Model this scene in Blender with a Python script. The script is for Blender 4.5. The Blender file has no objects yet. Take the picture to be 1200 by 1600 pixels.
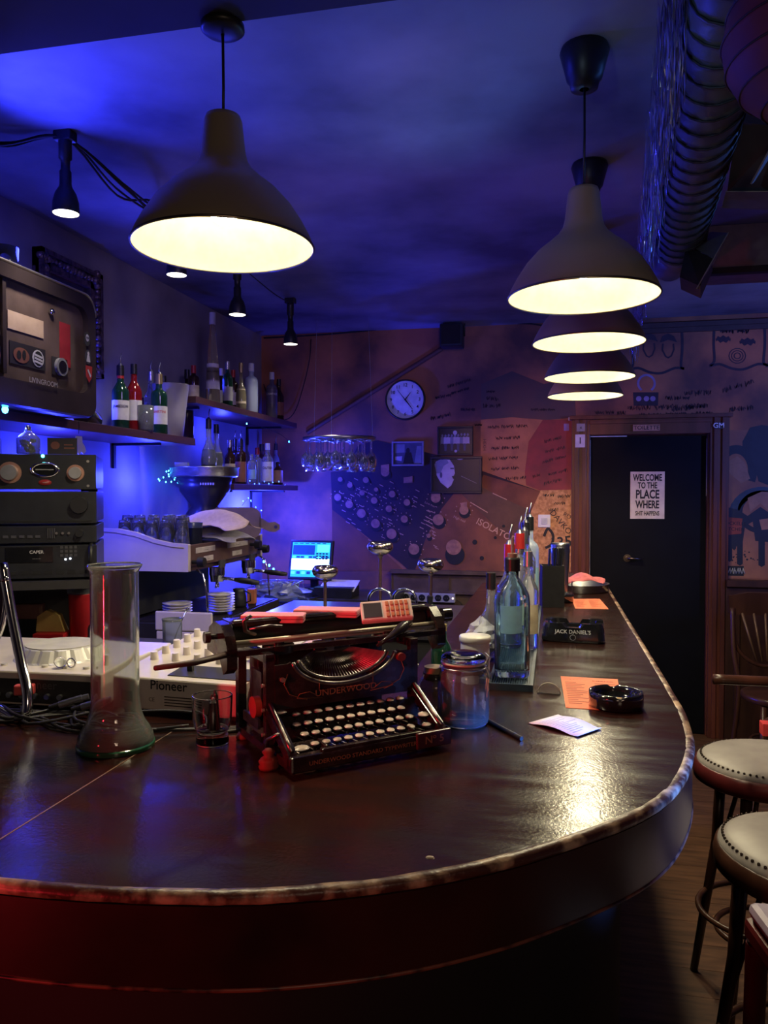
import bpy, math, random
from math import sin, cos, pi, radians as R, atan2, sqrt
from mathutils import Vector, Matrix, Euler
S = bpy.context.scene
COL = S.collection
random.seed(7)

# ------------------------------------------------------------------ camera
HC = 1.57; YAW = R(12.25); PIT = R(-1.4); FPX = 1220.0
cam_d = bpy.data.cameras.new('camera'); cam = bpy.data.objects.new('camera', cam_d); COL.objects.link(cam)
cam_d.sensor_fit = 'VERTICAL'; cam_d.sensor_height = 36.0; cam_d.lens = 36.0 * FPX / 1600.0
cam_d.clip_start = 0.02; cam_d.clip_end = 60
cam.location = (0, 0, HC); cam.rotation_euler = (R(90) + PIT, 0, YAW)
S.camera = cam
# ------------------------------------------------------------------ view, world
S.view_settings.view_transform = 'Standard'; S.view_settings.look = 'None'
S.view_settings.gamma = 1.0; S.view_settings.use_curve_mapping = False
S.view_settings.exposure = 0.0
S.cycles.sample_clamp_indirect = 4.0
S.cycles.max_bounces = 10; S.cycles.transparent_max_bounces = 12; S.cycles.transmission_bounces = 8
S.cycles.glossy_bounces = 3; S.cycles.diffuse_bounces = 3
S.cycles.caustics_reflective = False; S.cycles.caustics_refractive = False
W = bpy.data.worlds.new('world'); S.world = W; W.use_nodes = True
W.node_tree.nodes['Background'].inputs[0].default_value = (0.10, 0.08, 0.22, 1)
W.node_tree.nodes['Background'].inputs[1].default_value = 0.03

# ------------------------------------------------------------------ lights
def light(kind, loc, energy, col, size=0.1, aim=None, angle=None, blend=0.5, name=None):
    d = bpy.data.lights.new(name or (kind.lower() + '_light'), kind); d.energy = energy; d.color = col
    if kind == 'AREA': d.size = size
    else: d.shadow_soft_size = size
    if kind == 'SPOT': d.spot_size = R(angle or 90); d.spot_blend = blend
    o = bpy.data.objects.new(name or (kind.lower() + '_light'), d); COL.objects.link(o); o.location = loc
    if aim is not None: o.rotation_euler = (Vector(aim) - Vector(loc)).to_track_quat('-Z', 'Y').to_euler()
    return o
BLUE = (0.03, 0.04, 1.0); VIOL = (0.10, 0.08, 1.0); RED = (1.0, 0.02, 0.04); SKYB = (0.08, 0.25, 1.0); WARM = (1.0, 0.86, 0.55)
# blue LED floods over the back bar (left of the frame), and LED strips under its shelves
light('SPOT', (-1.66, 2.02, 2.40), 60, BLUE, .05, (-1.25, 1.98, 2.7), 96, 1, 'blue_flood')
light('POINT', (-1.75, 2.3, 2.38), 3, BLUE, .05, name='blue_flood')
light('SPOT', (-1.95, 2.9, 2.30), 13, BLUE, .05, (-.9, 2.6, 2.7), 130, 1, 'blue_flood')
light('SPOT', (-1.90, 4.2, 2.20), 3, BLUE, .05, (-.9, 4.3, 2.7), 130, 1, 'blue_flood')
light('POINT', (-1.93, 1.75, 1.74), 3, BLUE, .03, name='shelf_led')
light('POINT', (-1.60, 2.10, 1.76), 1.6, BLUE, .02, name='shelf_led')
light('POINT', (-1.93, 2.75, 1.66), 12, BLUE, .03, name='shelf_led')
light('POINT', (-1.93, 3.50, 1.64), 12, BLUE, .03, name='shelf_led')
light('POINT', (-1.93, 4.35, 1.92), 5, BLUE, .03, name='shelf_led')
light('POINT', (-1.86, 4.92, 1.42), 60, BLUE, .03, name='shelf_led')
light('POINT', (-1.93, 4.55, 1.25), 14, BLUE, .03, name='shelf_led')
light('POINT', (-1.96, 3.05, 1.96), 4, BLUE, .03, name='shelf_led')
light('POINT', (-1.60, 5.05, 1.75), 9, BLUE, .03, name='shelf_led')
# club lights of the room behind and beside the photographer, then added fill lights
light('SPOT', (-1.5, -0.5, 0.85), 40, RED, .05, (-0.75, .8, 1.09), 42, .8, 'red_stage_light')
light('SPOT', (-1.15, 0.30, 1.42), 46, RED, .03, (-0.38, 1.35, 1.17), 34, .7, 'red_stage_light')
light('SPOT', (1.7, 0.5, 1.60), 800, SKYB, .05, (0.245, 1.38, 1.07), 11.5, .6, 'blue_spot_light')
light('SPOT', (1.9, 2.7, 2.30), 40, SKYB, .05, (0.34, 2.35, 2.46), 30, .8, 'blue_spot_light')
light('SPOT', (2.4, 3.2, 1.9), 150, (.14,.22,1), .1, (1.3, 5.3, 2.3), 80, .9, 'blue_spot_light')
light('SPOT', (-.05, 2.9, 1.75), 14, (.14,.40,.9), .15, (-0.45, 2.1, 2.7), 62, 1, 'blue_spot_light')  # added spot for the teal patch on the ceiling, no fixture there
light('SPOT', (-.15, 1.62, 2.46), 38, (.55, .38, 1), .2, (-1.6, 4.4, 1.9), 74, 1, 'violet_fill_light')  # added violet fill for the back wall and shelves
light('SPOT', (-.9, 2.0, 2.45), 150, (1, .48, .32), .15, (.02, 5.3, 1.50), 30, 1, 'warm_fill_light')  # added warm fill to brighten the back wall
light('SPOT', (-.35, .35, 1.95), 12, (.55,.75,1), .03, (.285, 2.35, 2.52), 30, .7, 'cool_tinsel_fill')  # added to make the tinsel glitter
light('AREA', (.75, -1.1, 2.25), 7, (1, .72, .5), .45, (-.3, 1.6, 1.9), name='warm_rear_fill')  # added behind the camera for highlights on the pendant shades

# ------------------------------------------------------------------ pixel -> place
_f = Vector((-sin(YAW) * cos(PIT), cos(YAW) * cos(PIT), sin(PIT))); _r = Vector((cos(YAW), sin(YAW), 0)); _u = _r.cross(_f)
def _ray(x, y): return _f + _r * ((x - 600) / FPX) + _u * ((800 - y) / FPX)
def az(x, y, z):
    d = _ray(x, y); t = (z - HC) / d.z; return Vector((d.x * t, d.y * t, z))
def ay(x, y, Y):
    d = _ray(x, y); t = Y / d.y; return Vector((d.x * t, Y, HC + d.z * t))
def ax(x, y, X):
    d = _ray(x, y); t = X / d.x; return Vector((X, d.y * t, HC + d.z * t))
def face(x, y): return atan2(-x, y)          # turn a thing's front (-Y) to the room's near end

# ------------------------------------------------------------------ materials
MATS = {}
def M(name, col=None, rough=.5, metal=0., col2=None, scale=20., emit=None, estr=0., trans=0., ior=1.45, bump=0., coat=0., alpha=1., stretch=None, detail=4., rvar=0., lo=.35, hi=.65):
    if name in MATS: return MATS[name]
    m = bpy.data.materials.new(name); m.use_nodes = True; MATS[name] = m
    nt = m.node_tree; b = nt.nodes['Principled BSDF']; I = b.inputs
    c = (*col, 1); I['Base Color'].default_value = c; I['Roughness'].default_value = rough; I['Metallic'].default_value = metal
    I['IOR'].default_value = ior
    if trans: I['Transmission Weight'].default_value = trans
    if coat: I['Coat Weight'].default_value = coat; I['Coat Roughness'].default_value = .08
    if alpha < 1: I['Alpha'].default_value = alpha
    if emit: I['Emission Color'].default_value = (*emit, 1); I['Emission Strength'].default_value = estr
    if trans and not col2: return m
    tc = nt.nodes.new('ShaderNodeTexCoord'); mp = nt.nodes.new('ShaderNodeMapping'); nz = nt.nodes.new('ShaderNodeTexNoise')
    nt.links.new(tc.outputs['Object'], mp.inputs[0]); nt.links.new(mp.outputs[0], nz.inputs['Vector'])
    if stretch: mp.inputs['Scale'].default_value = stretch
    nz.inputs['Scale'].default_value = scale; nz.inputs['Detail'].default_value = detail
    mx = nt.nodes.new('ShaderNodeMix'); mx.data_type = 'RGBA'
    mr = nt.nodes.new('ShaderNodeMapRange'); mr.inputs[1].default_value = lo; mr.inputs[2].default_value = hi
    nt.links.new(nz.outputs['Fac'], mr.inputs[0]); nt.links.new(mr.outputs[0], mx.inputs['Factor'])
    c2 = col2 or tuple(min(1, x * .78) for x in col)
    mx.inputs['A'].default_value = c; mx.inputs['B'].default_value = (*c2, 1)
    nt.links.new(mx.outputs['Result'], I['Base Color'])
    if rvar:
        r2 = nt.nodes.new('ShaderNodeMapRange'); r2.inputs[1].default_value = .3; r2.inputs[2].default_value = .7
        r2.inputs[3].default_value = max(0.02, rough - rvar); r2.inputs[4].default_value = rough + rvar
        nt.links.new(nz.outputs['Fac'], r2.inputs[0]); nt.links.new(r2.outputs[0], I['Roughness'])
    if bump:
        bp = nt.nodes.new('ShaderNodeBump'); bp.inputs['Strength'].default_value = bump; bp.inputs['Distance'].default_value = .01
        nt.links.new(nz.outputs['Fac'], bp.inputs['Height']); nt.links.new(bp.outputs[0], I['Normal'])
    return m
def wood_top():
    m = M('dark_bar_top_wood', (.030, .009, .007), .20, 0, (.012, .004, .003), 6, coat=.0, stretch=(1, 5, 1), rvar=.06)
    nt = m.node_tree; b = nt.nodes['Principled BSDF']
    tc = nt.nodes.new('ShaderNodeTexCoord')
    n1 = nt.nodes.new('ShaderNodeTexNoise'); n1.inputs['Scale'].default_value = 160; n1.inputs['Detail'].default_value = 3
    n2 = nt.nodes.new('ShaderNodeTexNoise'); n2.inputs['Scale'].default_value = 28; n2.inputs['Detail'].default_value = 6
    ad = nt.nodes.new('ShaderNodeMath'); ad.operation = 'ADD'
    nt.links.new(tc.outputs['Object'], n1.inputs['Vector']); nt.links.new(tc.outputs['Object'], n2.inputs['Vector'])
    nt.links.new(n1.outputs['Fac'], ad.inputs[0]); nt.links.new(n2.outputs['Fac'], ad.inputs[1])
    bp = nt.nodes.new('ShaderNodeBump'); bp.inputs['Strength'].default_value = .09; bp.inputs['Distance'].default_value = .004
    nt.links.new(ad.outputs[0], bp.inputs['Height']); nt.links.new(bp.outputs[0], b.inputs['Normal'])
    return m
TOPM = wood_top()
WORN = M('worn_bar_edge', (.42, .27, .18), .4, 0, (.06, .018, .012), 24, bump=.5, lo=.36, hi=.54)
FASC = M('bar_fascia_varnish', (.030, .006, .005), .30, 0, (.012, .003, .003), 5, bump=.1)
PLAS = M('dark_plaster', (.34, .33, .38), .8, 0, (.20, .19, .24), 2.4, bump=.25, detail=10)
CEIL = M('ceiling_plaster', (.36, .36, .42), .75, 0, (.09, .09, .12), 1.3, bump=.3, detail=11)
TERR = M('terracotta_wall', (.46, .165, .07), .7, 0, (.13, .055, .045), 2.6, bump=.45, detail=14, lo=.38, hi=.62)
BLACKP = M('black_plastic', (.008, .008, .010), .42, 0, (.014, .014, .016), 30)
BLACKM = M('black_matt', (.01, .01, .012), .7)
CHROME = M('chrome', (.75, .75, .77), .12, 1, (.6, .6, .62), 40)
STEEL = M('brushed_steel', (.5, .5, .52), .3, 1, (.38, .38, .40), 60, stretch=(1, 1, 8))
BRASS = M('brushed_champagne_metal', (.46, .38, .25), .36, .55, (.42, .34, .23), 3)
BRASS.node_tree.nodes['Principled BSDF'].inputs['Anisotropic'].default_value = .85
WHITE = M('white_enamel', (.80, .78, .72), .35, 0, (.72, .70, .64), 10)
CREAM = M('cream_plastic', (.72, .62, .50), .4, 0, (.62, .54, .44), 8)
DARKW = M('dark_brown_wood', (.06, .022, .014), .42, 0, (.03, .012, .008), 14, stretch=(1, 1, .15), bump=.1)
GLASS = M('clear_glass', (.95, .98, .98), .02, trans=1, ior=1.45)
GLASSG = M('dusty_greenish_glass', (.80, .86, .82), .05, trans=.90, ior=1.4)
GLASSB = M('pale_blue_glass', (.55, .80, .95), .03, trans=1, ior=1.4)
SMOKE = M('smoked_glass', (.55,.50,.45), .04, trans=.96, ior=1.3)
BGREEN = M('dark_green_bottle', (.02, .10, .05), .1, 0, trans=.6)
BBROWN = M('dark_brown_bottle', (.05, .02, .01), .1, 0, trans=.4)
BRED = M('red_liqueur', (.5, .02, .02), .1, 0, trans=.6)
BCLEAR = M('clear_bottle', (.75, .82, .95), .08, 0, trans=.85)
BFROST = M('frosted_bottle', (.6, .7, .95), .35, 0, trans=.5)
BYEL = M('pale_yellow_liqueur', (.80,.72,.45), .08, 0, trans=.8)
PAPER = M('cream_paper', (.75, .70, .60), .8, 0, (.66, .61, .52), 30)
INK = M('black_ink', (.012, .010, .012), .6)
SOFTINK = M('faded_ink', (.06, .035, .03), .8)
GREY = M('grey_plastic', (.25, .25, .27), .5)
REDP = M('red_plastic', (.6, .02, .03), .4)
GOLD = M('gold_paint', (.45, .26, .06), .4, .6)

# ------------------------------------------------------------------ mesh builder
_tc = {}
def text_mesh(s, size, bold):
    k = (s, size, bold)
    if k not in _tc:
        cu = bpy.data.curves.new('t', 'FONT'); cu.body = s; cu.size = size; cu.align_x = 'CENTER'; cu.align_y = 'CENTER'
        cu.offset = bold * size; cu.resolution_u = 3
        ob = bpy.data.objects.new('t', cu); me = bpy.data.meshes.new_from_object(ob)
        _tc[k] = ([tuple(v.co) for v in me.vertices], [tuple(p.vertices) for p in me.polygons])
        bpy.data.objects.remove(ob); bpy.data.curves.remove(cu); bpy.data.meshes.remove(me)
    return _tc[k]
def T(x=0, y=0, z=0, rz=0, rx=0, ry=0): return Matrix.Translation((x, y, z)) @ Euler((rx, ry, rz)).to_matrix().to_4x4()
class MB:
    def __init__(s): s.v = []; s.f = []; s.m = []; s.s = []
    def add(s, vs, fs, mat=0, sm=False, X=None):
        o = len(s.v)
        for p in vs:
            s.v.append(tuple(X @ Vector(p)) if X is not None else tuple(p))
        for f in fs: s.f.append(tuple(i + o for i in f)); s.m.append(mat); s.s.append(sm)
        return s
    def box(s, x0, y0, z0, x1, y1, z1, mat=0, X=None):
        v = [(x0,y0,z0),(x1,y0,z0),(x1,y1,z0),(x0,y1,z0),(x0,y0,z1),(x1,y0,z1),(x1,y1,z1),(x0,y1,z1)]
        return s.add(v, [(0,3,2,1),(4,5,6,7),(0,1,5,4),(1,2,6,5),(2,3,7,6),(3,0,4,7)], mat, False, X)
    def cb(s, cx, cy, cz, w, d, h, mat=0, X=None): return s.box(cx-w/2, cy-d/2, cz-h/2, cx+w/2, cy+d/2, cz+h/2, mat, X)
    def lathe(s, prof, n=24, c=(0,0,0), mat=0, X=None, sm=True, a0=0, a1=2*pi, sx=1, sy=1):
        full = abs(a1 - a0 - 2*pi) < 1e-6; k = n if full else n + 1; vs = []; fs = []
        for r, z in prof:
            for i in range(k):
                a = a0 + (a1 - a0) * i / n; vs.append((c[0] + r*sx*cos(a), c[1] + r*sy*sin(a), c[2] + z))
        for j in range(len(prof) - 1):
            for i in range(n):
                a = j*k + i; b = j*k + (i+1) % k; fs.append((a, b, b + k, a + k))
        return s.add(vs, fs, mat, sm, X)
    def cyl(s, p0, p1, r0, r1=None, n=16, mat=0, X=None, cap=True):
        r1 = r0 if r1 is None else r1; p0 = Vector(p0); p1 = Vector(p1)
        q = (p1 - p0).to_track_quat('Z', 'Y'); vs = []; fs = []
        for p, r in ((p0, r0), (p1, r1)):
            for i in range(n): vs.append(p + q @ Vector((r*cos(2*pi*i/n), r*sin(2*pi*i/n), 0)))
        s.add(vs, [(i, (i+1) % n, n + (i+1) % n, n + i) for i in range(n)], mat, True, X)
        if cap: s.add(vs, [tuple(range(n-1, -1, -1)), tuple(range(n, 2*n))], mat, False, X)
        return s
    def tube(s, pts, r, n=8, mat=0, closed=False, X=None):
        pts = [Vector(p) for p in pts]; N = len(pts); rs = r if isinstance(r, (list, tuple)) else [r]*N
        vs = []; up = None
        for i, p in enumerate(pts):
            a = pts[(i-1) % N] if (closed or i > 0) else p; b = pts[(i+1) % N] if (closed or i < N-1) else p
            t = (b - a); t = t.normalized() if t.length > 1e-9 else Vector((0,0,1))
            if up is None: up = t.orthogonal().normalized()
            up = (up - t * up.dot(t)); up = up.normalized() if up.length > 1e-6 else t.orthogonal().normalized()
            w = t.cross(up)
            for k in range(n):
                an = 2*pi*k/n; vs.append(p + (up*cos(an) + w*sin(an)) * rs[i])
        fs = []
        for i in range(N if closed else N-1):
            for k in range(n):
                a = i*n + k; b = i*n + (k+1) % n; c2 = ((i+1) % N)*n; fs.append((a, b, c2 + (k+1) % n, c2 + k))
        if not closed: fs += [tuple(range(n-1, -1, -1)), tuple((N-1)*n + k for k in range(n))]
        return s.add(vs, fs, mat, True, X)
    def prism(s, poly, z0, z1, mat=0, X=None, sidemat=None, smooth=False):
        n = len(poly); vs = [(x, y, z0) for x, y in poly] + [(x, y, z1) for x, y in poly]
        s.add(vs, [tuple(range(n-1, -1, -1)), tuple(range(n, 2*n))], mat, False, X)
        return s.add(vs, [(i, (i+1) % n, n + (i+1) % n, n + i) for i in range(n)], mat if sidemat is None else sidemat, smooth, X)
    def ball(s, c, r, n=12, mat=0, sz=1., X=None):
        m = n // 2; return s.lathe([(max(1e-5, r*sin(pi*j/m)), -r*sz*cos(pi*j/m)) for j in range(m+1)], n, c, mat, X)
    def text(s, t, size, X, mat=0, bold=0., wrap=None, flip=False):
        vs, fs = text_mesh(t, size, bold)          # text lies in local XZ facing -Y
        out = []
        for x, y, z in vs:
            out.append((wrap*sin(x/wrap), -wrap*cos(x/wrap), y) if wrap else (x, 0, y))
        return s.add(out, fs, mat, False, X)
    def build(s, name, mats, parent=None, loc=(0,0,0), rz=0, bev=0, sub=0, seg=2):
        me = bpy.data.meshes.new(name); me.from_pydata([tuple(v) for v in s.v], [], s.f)
        for m in (mats if isinstance(mats, (list, tuple)) else [mats]): me.materials.append(m)
        me.polygons.foreach_set('material_index', s.m); me.polygons.foreach_set('use_smooth', s.s); me.validate(); me.update()
        o = bpy.data.objects.new(name, me); COL.objects.link(o); o.location = loc
        if isinstance(rz, (tuple, list)): o.rotation_euler = rz
        else: o.rotation_euler = (0, 0, rz)
        if parent: o.parent = parent
        if bev:
            b = o.modifiers.new('bevel', 'BEVEL'); b.width = bev; b.segments = seg; b.limit_method = 'ANGLE'; b.angle_limit = R(40)
        if sub:
            b = o.modifiers.new('sub', 'SUBSURF'); b.levels = sub; b.render_levels = sub
        return o
def tag(o, label, cat, group=None):
    o['label'] = label; o['category'] = cat
    if group: o['group'] = group
    return o
def thing(name, label, cat, loc=(0,0,0), rz=0, group=None):
    o = bpy.data.objects.new(name, None); COL.objects.link(o); o.location = loc; o.empty_display_size = .05
    o.rotation_euler = rz if isinstance(rz, (tuple, list)) else (0, 0, rz)
    return tag(o, label, cat, group)
def struct(o): o['kind'] = 'structure'; return o
def arc(cx, cy, r, a0, a1, n, ry=None):
    ry = ry or r; return [(cx + r*cos(a0 + (a1-a0)*i/n), cy + ry*sin(a0 + (a1-a0)*i/n)) for i in range(n+1)]
def sm_path(pts, n=6, closed=False):      # Catmull-Rom
    P = [Vector(p) for p in pts]; N = len(P); out = []
    for i in range(N if closed else N-1):
        g = (lambda k: P[k % N]) if closed else (lambda k: P[min(max(k, 0), N-1)])
        a, b, c, d = g(i-1), g(i), g(i+1), g(i+2)
        for k in range(n):
            t = k/n; out.append(.5*((2*b) + (c-a)*t + (2*a-5*b+4*c-d)*t*t + (3*b-a-3*c+d)*t**3))
    if not closed: out.append(P[-1])
    return out
# ================================================================== ROOM
XL = -2.06; YB = 5.33; ZC = 2.70; XR = 3.2
FLOORM = M('worn_floor_boards', (.16, .075, .04), .45, 0, (.075, .035, .02), 5, stretch=(1, 8, 1), bump=.1)
fl = MB()
random.seed(3)
y = -1.5; k = 0
while y < YB:                                   # boards run across the room
    fl.box(XL, y, -.03, XR, y + .148, 0); y += .15; k += 1
struct(fl.build('floor', FLOORM))
struct(MB().box(XL, -1.5, ZC, XR, YB, ZC + .1).build('ceiling', CEIL))
struct(MB().box(XL - .12, -1.5, -.03, XL, YB + .12, ZC + .1).build('wall_left', PLAS))
struct(MB().box(XR, -1.5, -.03, XR + .1, YB + .12, ZC + .1).build('wall_right', PLAS))
DX0, DX1, DZ = .228, .971, 1.95
wb = MB().box(XL, YB, -.03, DX0, YB + .12, ZC + .1).box(DX1, YB, -.03, XR, YB + .12, ZC + .1).box(DX0, YB, DZ, DX1, YB + .12, ZC + .1)
WALLB = struct(wb.build('wall_back', TERR))
DARKC = M('dark_paint_ceiling', (.055, .05, .07), .7, 0, (.035, .03, .05), 3)
struct(MB().box(XL, -1.5, 2.555, XR, 1.555, ZC - .002).build('trim_1', DARKC))                       # downstand over the bar's near end
struct(MB().box(.62, 3.55, 2.50, XR, 3.75, ZC - .002).build('trim_2', M('soffit_paint', (.20, .16, .17), .7)))
struct(MB().box(.62, 3.52, 2.49, XR, 3.56, 2.515).build('trim_3', BLACKM))
# cornice on the right half of the back wall, dado ledges
struct(MB().box(.35, YB - .035, 2.63, XR, YB, 2.66).box(.35, YB - .02, 2.60, XR, YB, 2.63).build('trim_4', M('dark_cornice', (.07, .04, .035), .6)))
LEDGE = M('brown_painted_ledge', (.12, .075, .05), .5, 0, (.07, .04, .03), 12)
lg = MB().box(-1.1, YB - .06, 1.015, .13, YB, 1.04).box(-1.1, YB - .03, .90, .13, YB, 1.015)
for i in range(3): lg.box(-1.1 + i*.4, YB - .036, .905, -1.095 + i*.4, YB - .03, 1.01)
lg.box(-1.1, YB - .05, .88, .13, YB, .90)
lg.box(-1.1, YB - .025, 0, .13, YB, .88)
struct(lg.build('trim_5', LEDGE))
dd = MB().box(1.07, YB - .05, 0, XR, YB, .98).box(1.07, YB - .08, .98, XR, YB, 1.02)
for i in range(6):
    x0 = 1.12 + i*.34; dd.box(x0, YB - .065, .12, x0 + .03, YB - .05, .92); dd.box(x0 + .26, YB - .065, .12, x0 + .29, YB - .05, .92); dd.box(x0, YB - .065, .90, x0 + .29, YB - .05, .93)
struct(dd.build('trim_6', DARKW))

# ------------------------------------------------------------------ door
DOORM = M('black_door_paint', (.004, .0045, .007), .6, 0, (.003, .003, .005), 6)
DOORM.node_tree.nodes['Principled BSDF'].inputs['Specular IOR Level'].default_value = .15
door = struct(MB().box(DX0 + .012, YB + .03, .01, DX1 - .012, YB + .07, DZ - .012).build('door_1', DOORM))
h = MB(); hc = ay(980, 872, YB + .03)
h.cyl((hc.x, YB + .03, hc.z), (hc.x, YB - .01, hc.z), .012, n=12); h.tube([(hc.x, YB - .01, hc.z), (hc.x + .02, YB - .016, hc.z + .002), (hc.x + .09, YB - .016, hc.z - .002)], .008, 8); h.cyl((hc.x, YB + .028, hc.z), (hc.x, YB + .034, hc.z), .025, mat=0)
h.build('door_handle', M('dark_bronze', (.25, .2, .16), .3, 1), door)
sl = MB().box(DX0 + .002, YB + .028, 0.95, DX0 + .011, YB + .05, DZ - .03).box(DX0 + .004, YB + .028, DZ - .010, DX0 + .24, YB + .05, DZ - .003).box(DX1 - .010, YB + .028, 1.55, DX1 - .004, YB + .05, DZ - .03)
sl.build('door_light_strip', M('white_light_strip', (.95, .92, .85), .5), door)  # pale strips stand in for light leaking round the door
FRM = M('red_brown_door_frame', (.16, .045, .032), .35, 0, (.08, .025, .018), 16, stretch=(1, 1, .1))
fr = MB()
for x0, x1 in ((.115, .228), (.971, 1.085)):
    fr.box(x0, YB - .035, 0, x1, YB, DZ + .10); fr.box(x0 + .02, YB - .05, 0, x0 + .045, YB - .035, DZ + .10); fr.box(x1 - .045, YB - .05, 0, x1 - .02, YB - .035, DZ + .10)
fr.box(.10, YB - .055, DZ + .10, 1.10, YB, DZ + .125); fr.box(.228, YB - .035, DZ, .971, YB, DZ + .10); fr.box(.228, YB - .045, DZ + .07, .971, YB - .035, DZ + .09)
fr.box(.228, YB, 0, .236, YB + .07, DZ).box(.963, YB, 0, .971, YB + .07, DZ).box(.228, YB, DZ - .004, .971, YB + .07, DZ)
frm = struct(fr.build('trim_7', FRM, bev=.003))

def wallplate(name, label, cat, p0, p1, Y, th, mats, bev=.002):
    a = ay(*p0, Y); b = ay(*p1, Y)
    x0, x1 = sorted((a.x, b.x)); z0, z1 = sorted((a.z, b.z))
    t = thing(name, label, cat, ((x0 + x1)/2, Y, (z0 + z1)/2))
    return t, x1 - x0, z1 - z0
# welcome sign
t, w, hh = wallplate('door_sign', 'cream metal sign with black lettering of welcome fixed on the black door', 'sign', (985, 737), (1038, 811), YB + .03, .004, None)
spl = MB().cb(0, -.003, 0, w, .004, hh).build('sign_plate', M('aged_cream_tin', (.72, .62, .48), .5, 0, (.6, .5, .38), 14), t, bev=.001)
tx = MB()
for s, sz, z, b, wd in (('WELCOME', .060, .112, .030, .62), ('TO THE', .055, .062, .030, .62), ('PLACE', .078, .004, .034, .66), ('WHERE', .070, -.062, .032, .62), ('SHIT HAPPENS', .040, -.118, .026, .58)):
    tx.text(s, sz, T(0, -.0062, z * hh / .306) @ Matrix.Diagonal((wd, 1, 1, 1)), 0, b)
tx.build('lettering', INK, spl)
t, w, hh = wallplate('door_name_plate', 'small tan plate lettered for the toilet above the door', 'sign', (989, 664), (1031, 673), YB - .045, .004, None)
MB().cb(0, -.003, 0, w, .006, hh).build('plate', M('tan_plate', (.75, .34, .17), .5), t)
MB().text('TOILETTE', .036, T(0, -.0065, 0), 0, .008).build('lettering', INK, t)
def sticker(label, p0, p1, Y, col, txt=None, tc=(.02,.02,.02), rz=0, sz=.03):
    t, w, hh = wallplate('sticker', label, 'sticker', p0, p1, Y, .001, None)
    MB().cb(0, -.0015, 0, w, .001, hh).build('paper_face', M('sticker_%.2f_%.2f' % col[:2], col, .6), t)
    if txt: MB().text(txt, sz, T(0, -.0025, 0), 0, .01).build('print', M('print_%.2f_%.2f' % tc[:2], tc, .6), t)
    return t
sticker('white notice sticker high on the left door post', (899, 679), (914, 699), YB - .05, (.7, .68, .75), '1', sz=.06)
sticker('small grey square sticker at top corner of the left door post', (901, 662), (914, 674), YB - .05, (.35, .33, .33), 'x', sz=.03)
sticker('pale strip sticker on wall just above left end of the door frame', (888, 652), (912, 657), YB, (.55, .5, .5))
sticker('small dark sticker with light GM initials on top right of the door frame', (1117, 660), (1129, 670), YB - .05, (.03, .02, .03), 'GM', (.8, .8, .85), sz=.045)
sticker('small purple crest sticker on red wall left of the door frame', (881, 662), (889, 673), YB, (.3, .2, .4))
t = sticker('white graffiti tag sticker on black at foot of the right mural', (1133, 884), (1162, 900), YB, (.015, .015, .015))
g = MB(); random.seed(5)
for i in range(7):
    x = -.055 + i*.017; g.tube([(x, -.003, -.02 + .01*random.random()), (x + .012*random.random(), -.003, .02), (x + .014, -.003, -.018)], .0028, 4)
g.build('tag_lines', WHITE, t)

# ------------------------------------------------------------------ wall paintings and collage (thin prints pasted on the wall)
def wp(pts, y=0.): return [(lambda v: (v.x, v.z))(ay(px, py, YB)) for px, py in pts]
XW = Matrix.Translation((0, 0, 0)) @ Matrix(((1,0,0,0),(0,0,-1,0),(0,1,0,0),(0,0,0,1)))      # (x, z, depth) -> world, depth towards the room
def layer(mb, pts, d0, d1, mat=0):
    mb.prism(wp(pts), -YB + d0, -YB + d1, mat, XW)
def disc(mb, px, py, rpx, d0, d1, mat=0, ry=1.):
    c = ay(px, py, YB); r = rpx * 5.33 / 1265.
    mb.prism([(c.x + r*cos(a*pi/10), c.z + r*ry*sin(a*pi/10)) for a in range(20)], -YB + d0, -YB + d1, mat, XW)
def ribbon(mb, pts, w, d, mat=0):             # a painted stroke on the wall
    P = [ay(px, py, YB) for px, py in pts]; vs = []; n = len(P)
    for i, p in enumerate(P):
        a = P[max(i-1, 0)]; b = P[min(i+1, n-1)]; t_ = Vector((b.x - a.x, b.z - a.z)); t_ = t_.normalized() if t_.length else Vector((1, 0)); nx, nz = -t_.y*w/2, t_.x*w/2
        vs += [(p.x + nx, YB - d, p.z + nz), (p.x - nx, YB - d, p.z - nz)]
    mb.add(vs, [(2*i, 2*i+1, 2*i+3, 2*i+2) for i in range(n-1)], mat)
DKPR = M('dark_mixer_print', (.045, .025, .03), .8, 0, (.03, .018, .024), 6)
BRPR = M('brown_mixer_print', (.22, .075, .035), .8, 0, (.13, .045, .025), 7, detail=8)
STPR = M('dim_brown_strip_print', (.10, .038, .025), .5)
KNPR = M('knob_top_print', (.42, .19, .12), .5, 0, (.25, .11, .08), 30)
LTPR = M('light_lettering_print', (.55, .30, .2), .6)
PARCH = M('parchment_wallpaper', (.50, .19, .075), .65, 0, (.34, .13, .06), 8, detail=8)
MAROON = M('maroon_wall_paint', (.30, .035, .035), .6, 0, (.19, .03, .03), 9)
OSB = M('osb_board', (.62, .30, .11), .65, 0, (.36, .15, .05), 45, bump=.2, detail=3)
SMUDGE = M('smoky_wall_paint', (.085, .06, .055), .7, 0, (.14, .07, .05), 5, detail=8)
mur = thing('wall_mural', 'large brown printed mural of an audio mixer with round knobs on the back wall', 'mural', (0, 0, 0))
m1 = MB()
layer(m1, [(519,795),(519,892),(632,892),(600,862)], 0, .002, 1)
layer(m1, [(517,738),(519,796),(629,882),(640,893),(785,893),(845,768),(751,735),(700,716),(660,705),(590,688),(560,695),(540,735)], 0, .003, 0)
layer(m1, [(648,893),(665,842),(690,795),(715,764),(760,785),(815,832),(785,893)], .003, .004, 1)
layer(m1, [(688,740),(705,728),(836,795),(815,850),(790,838)], .004, .005, 2)
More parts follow.
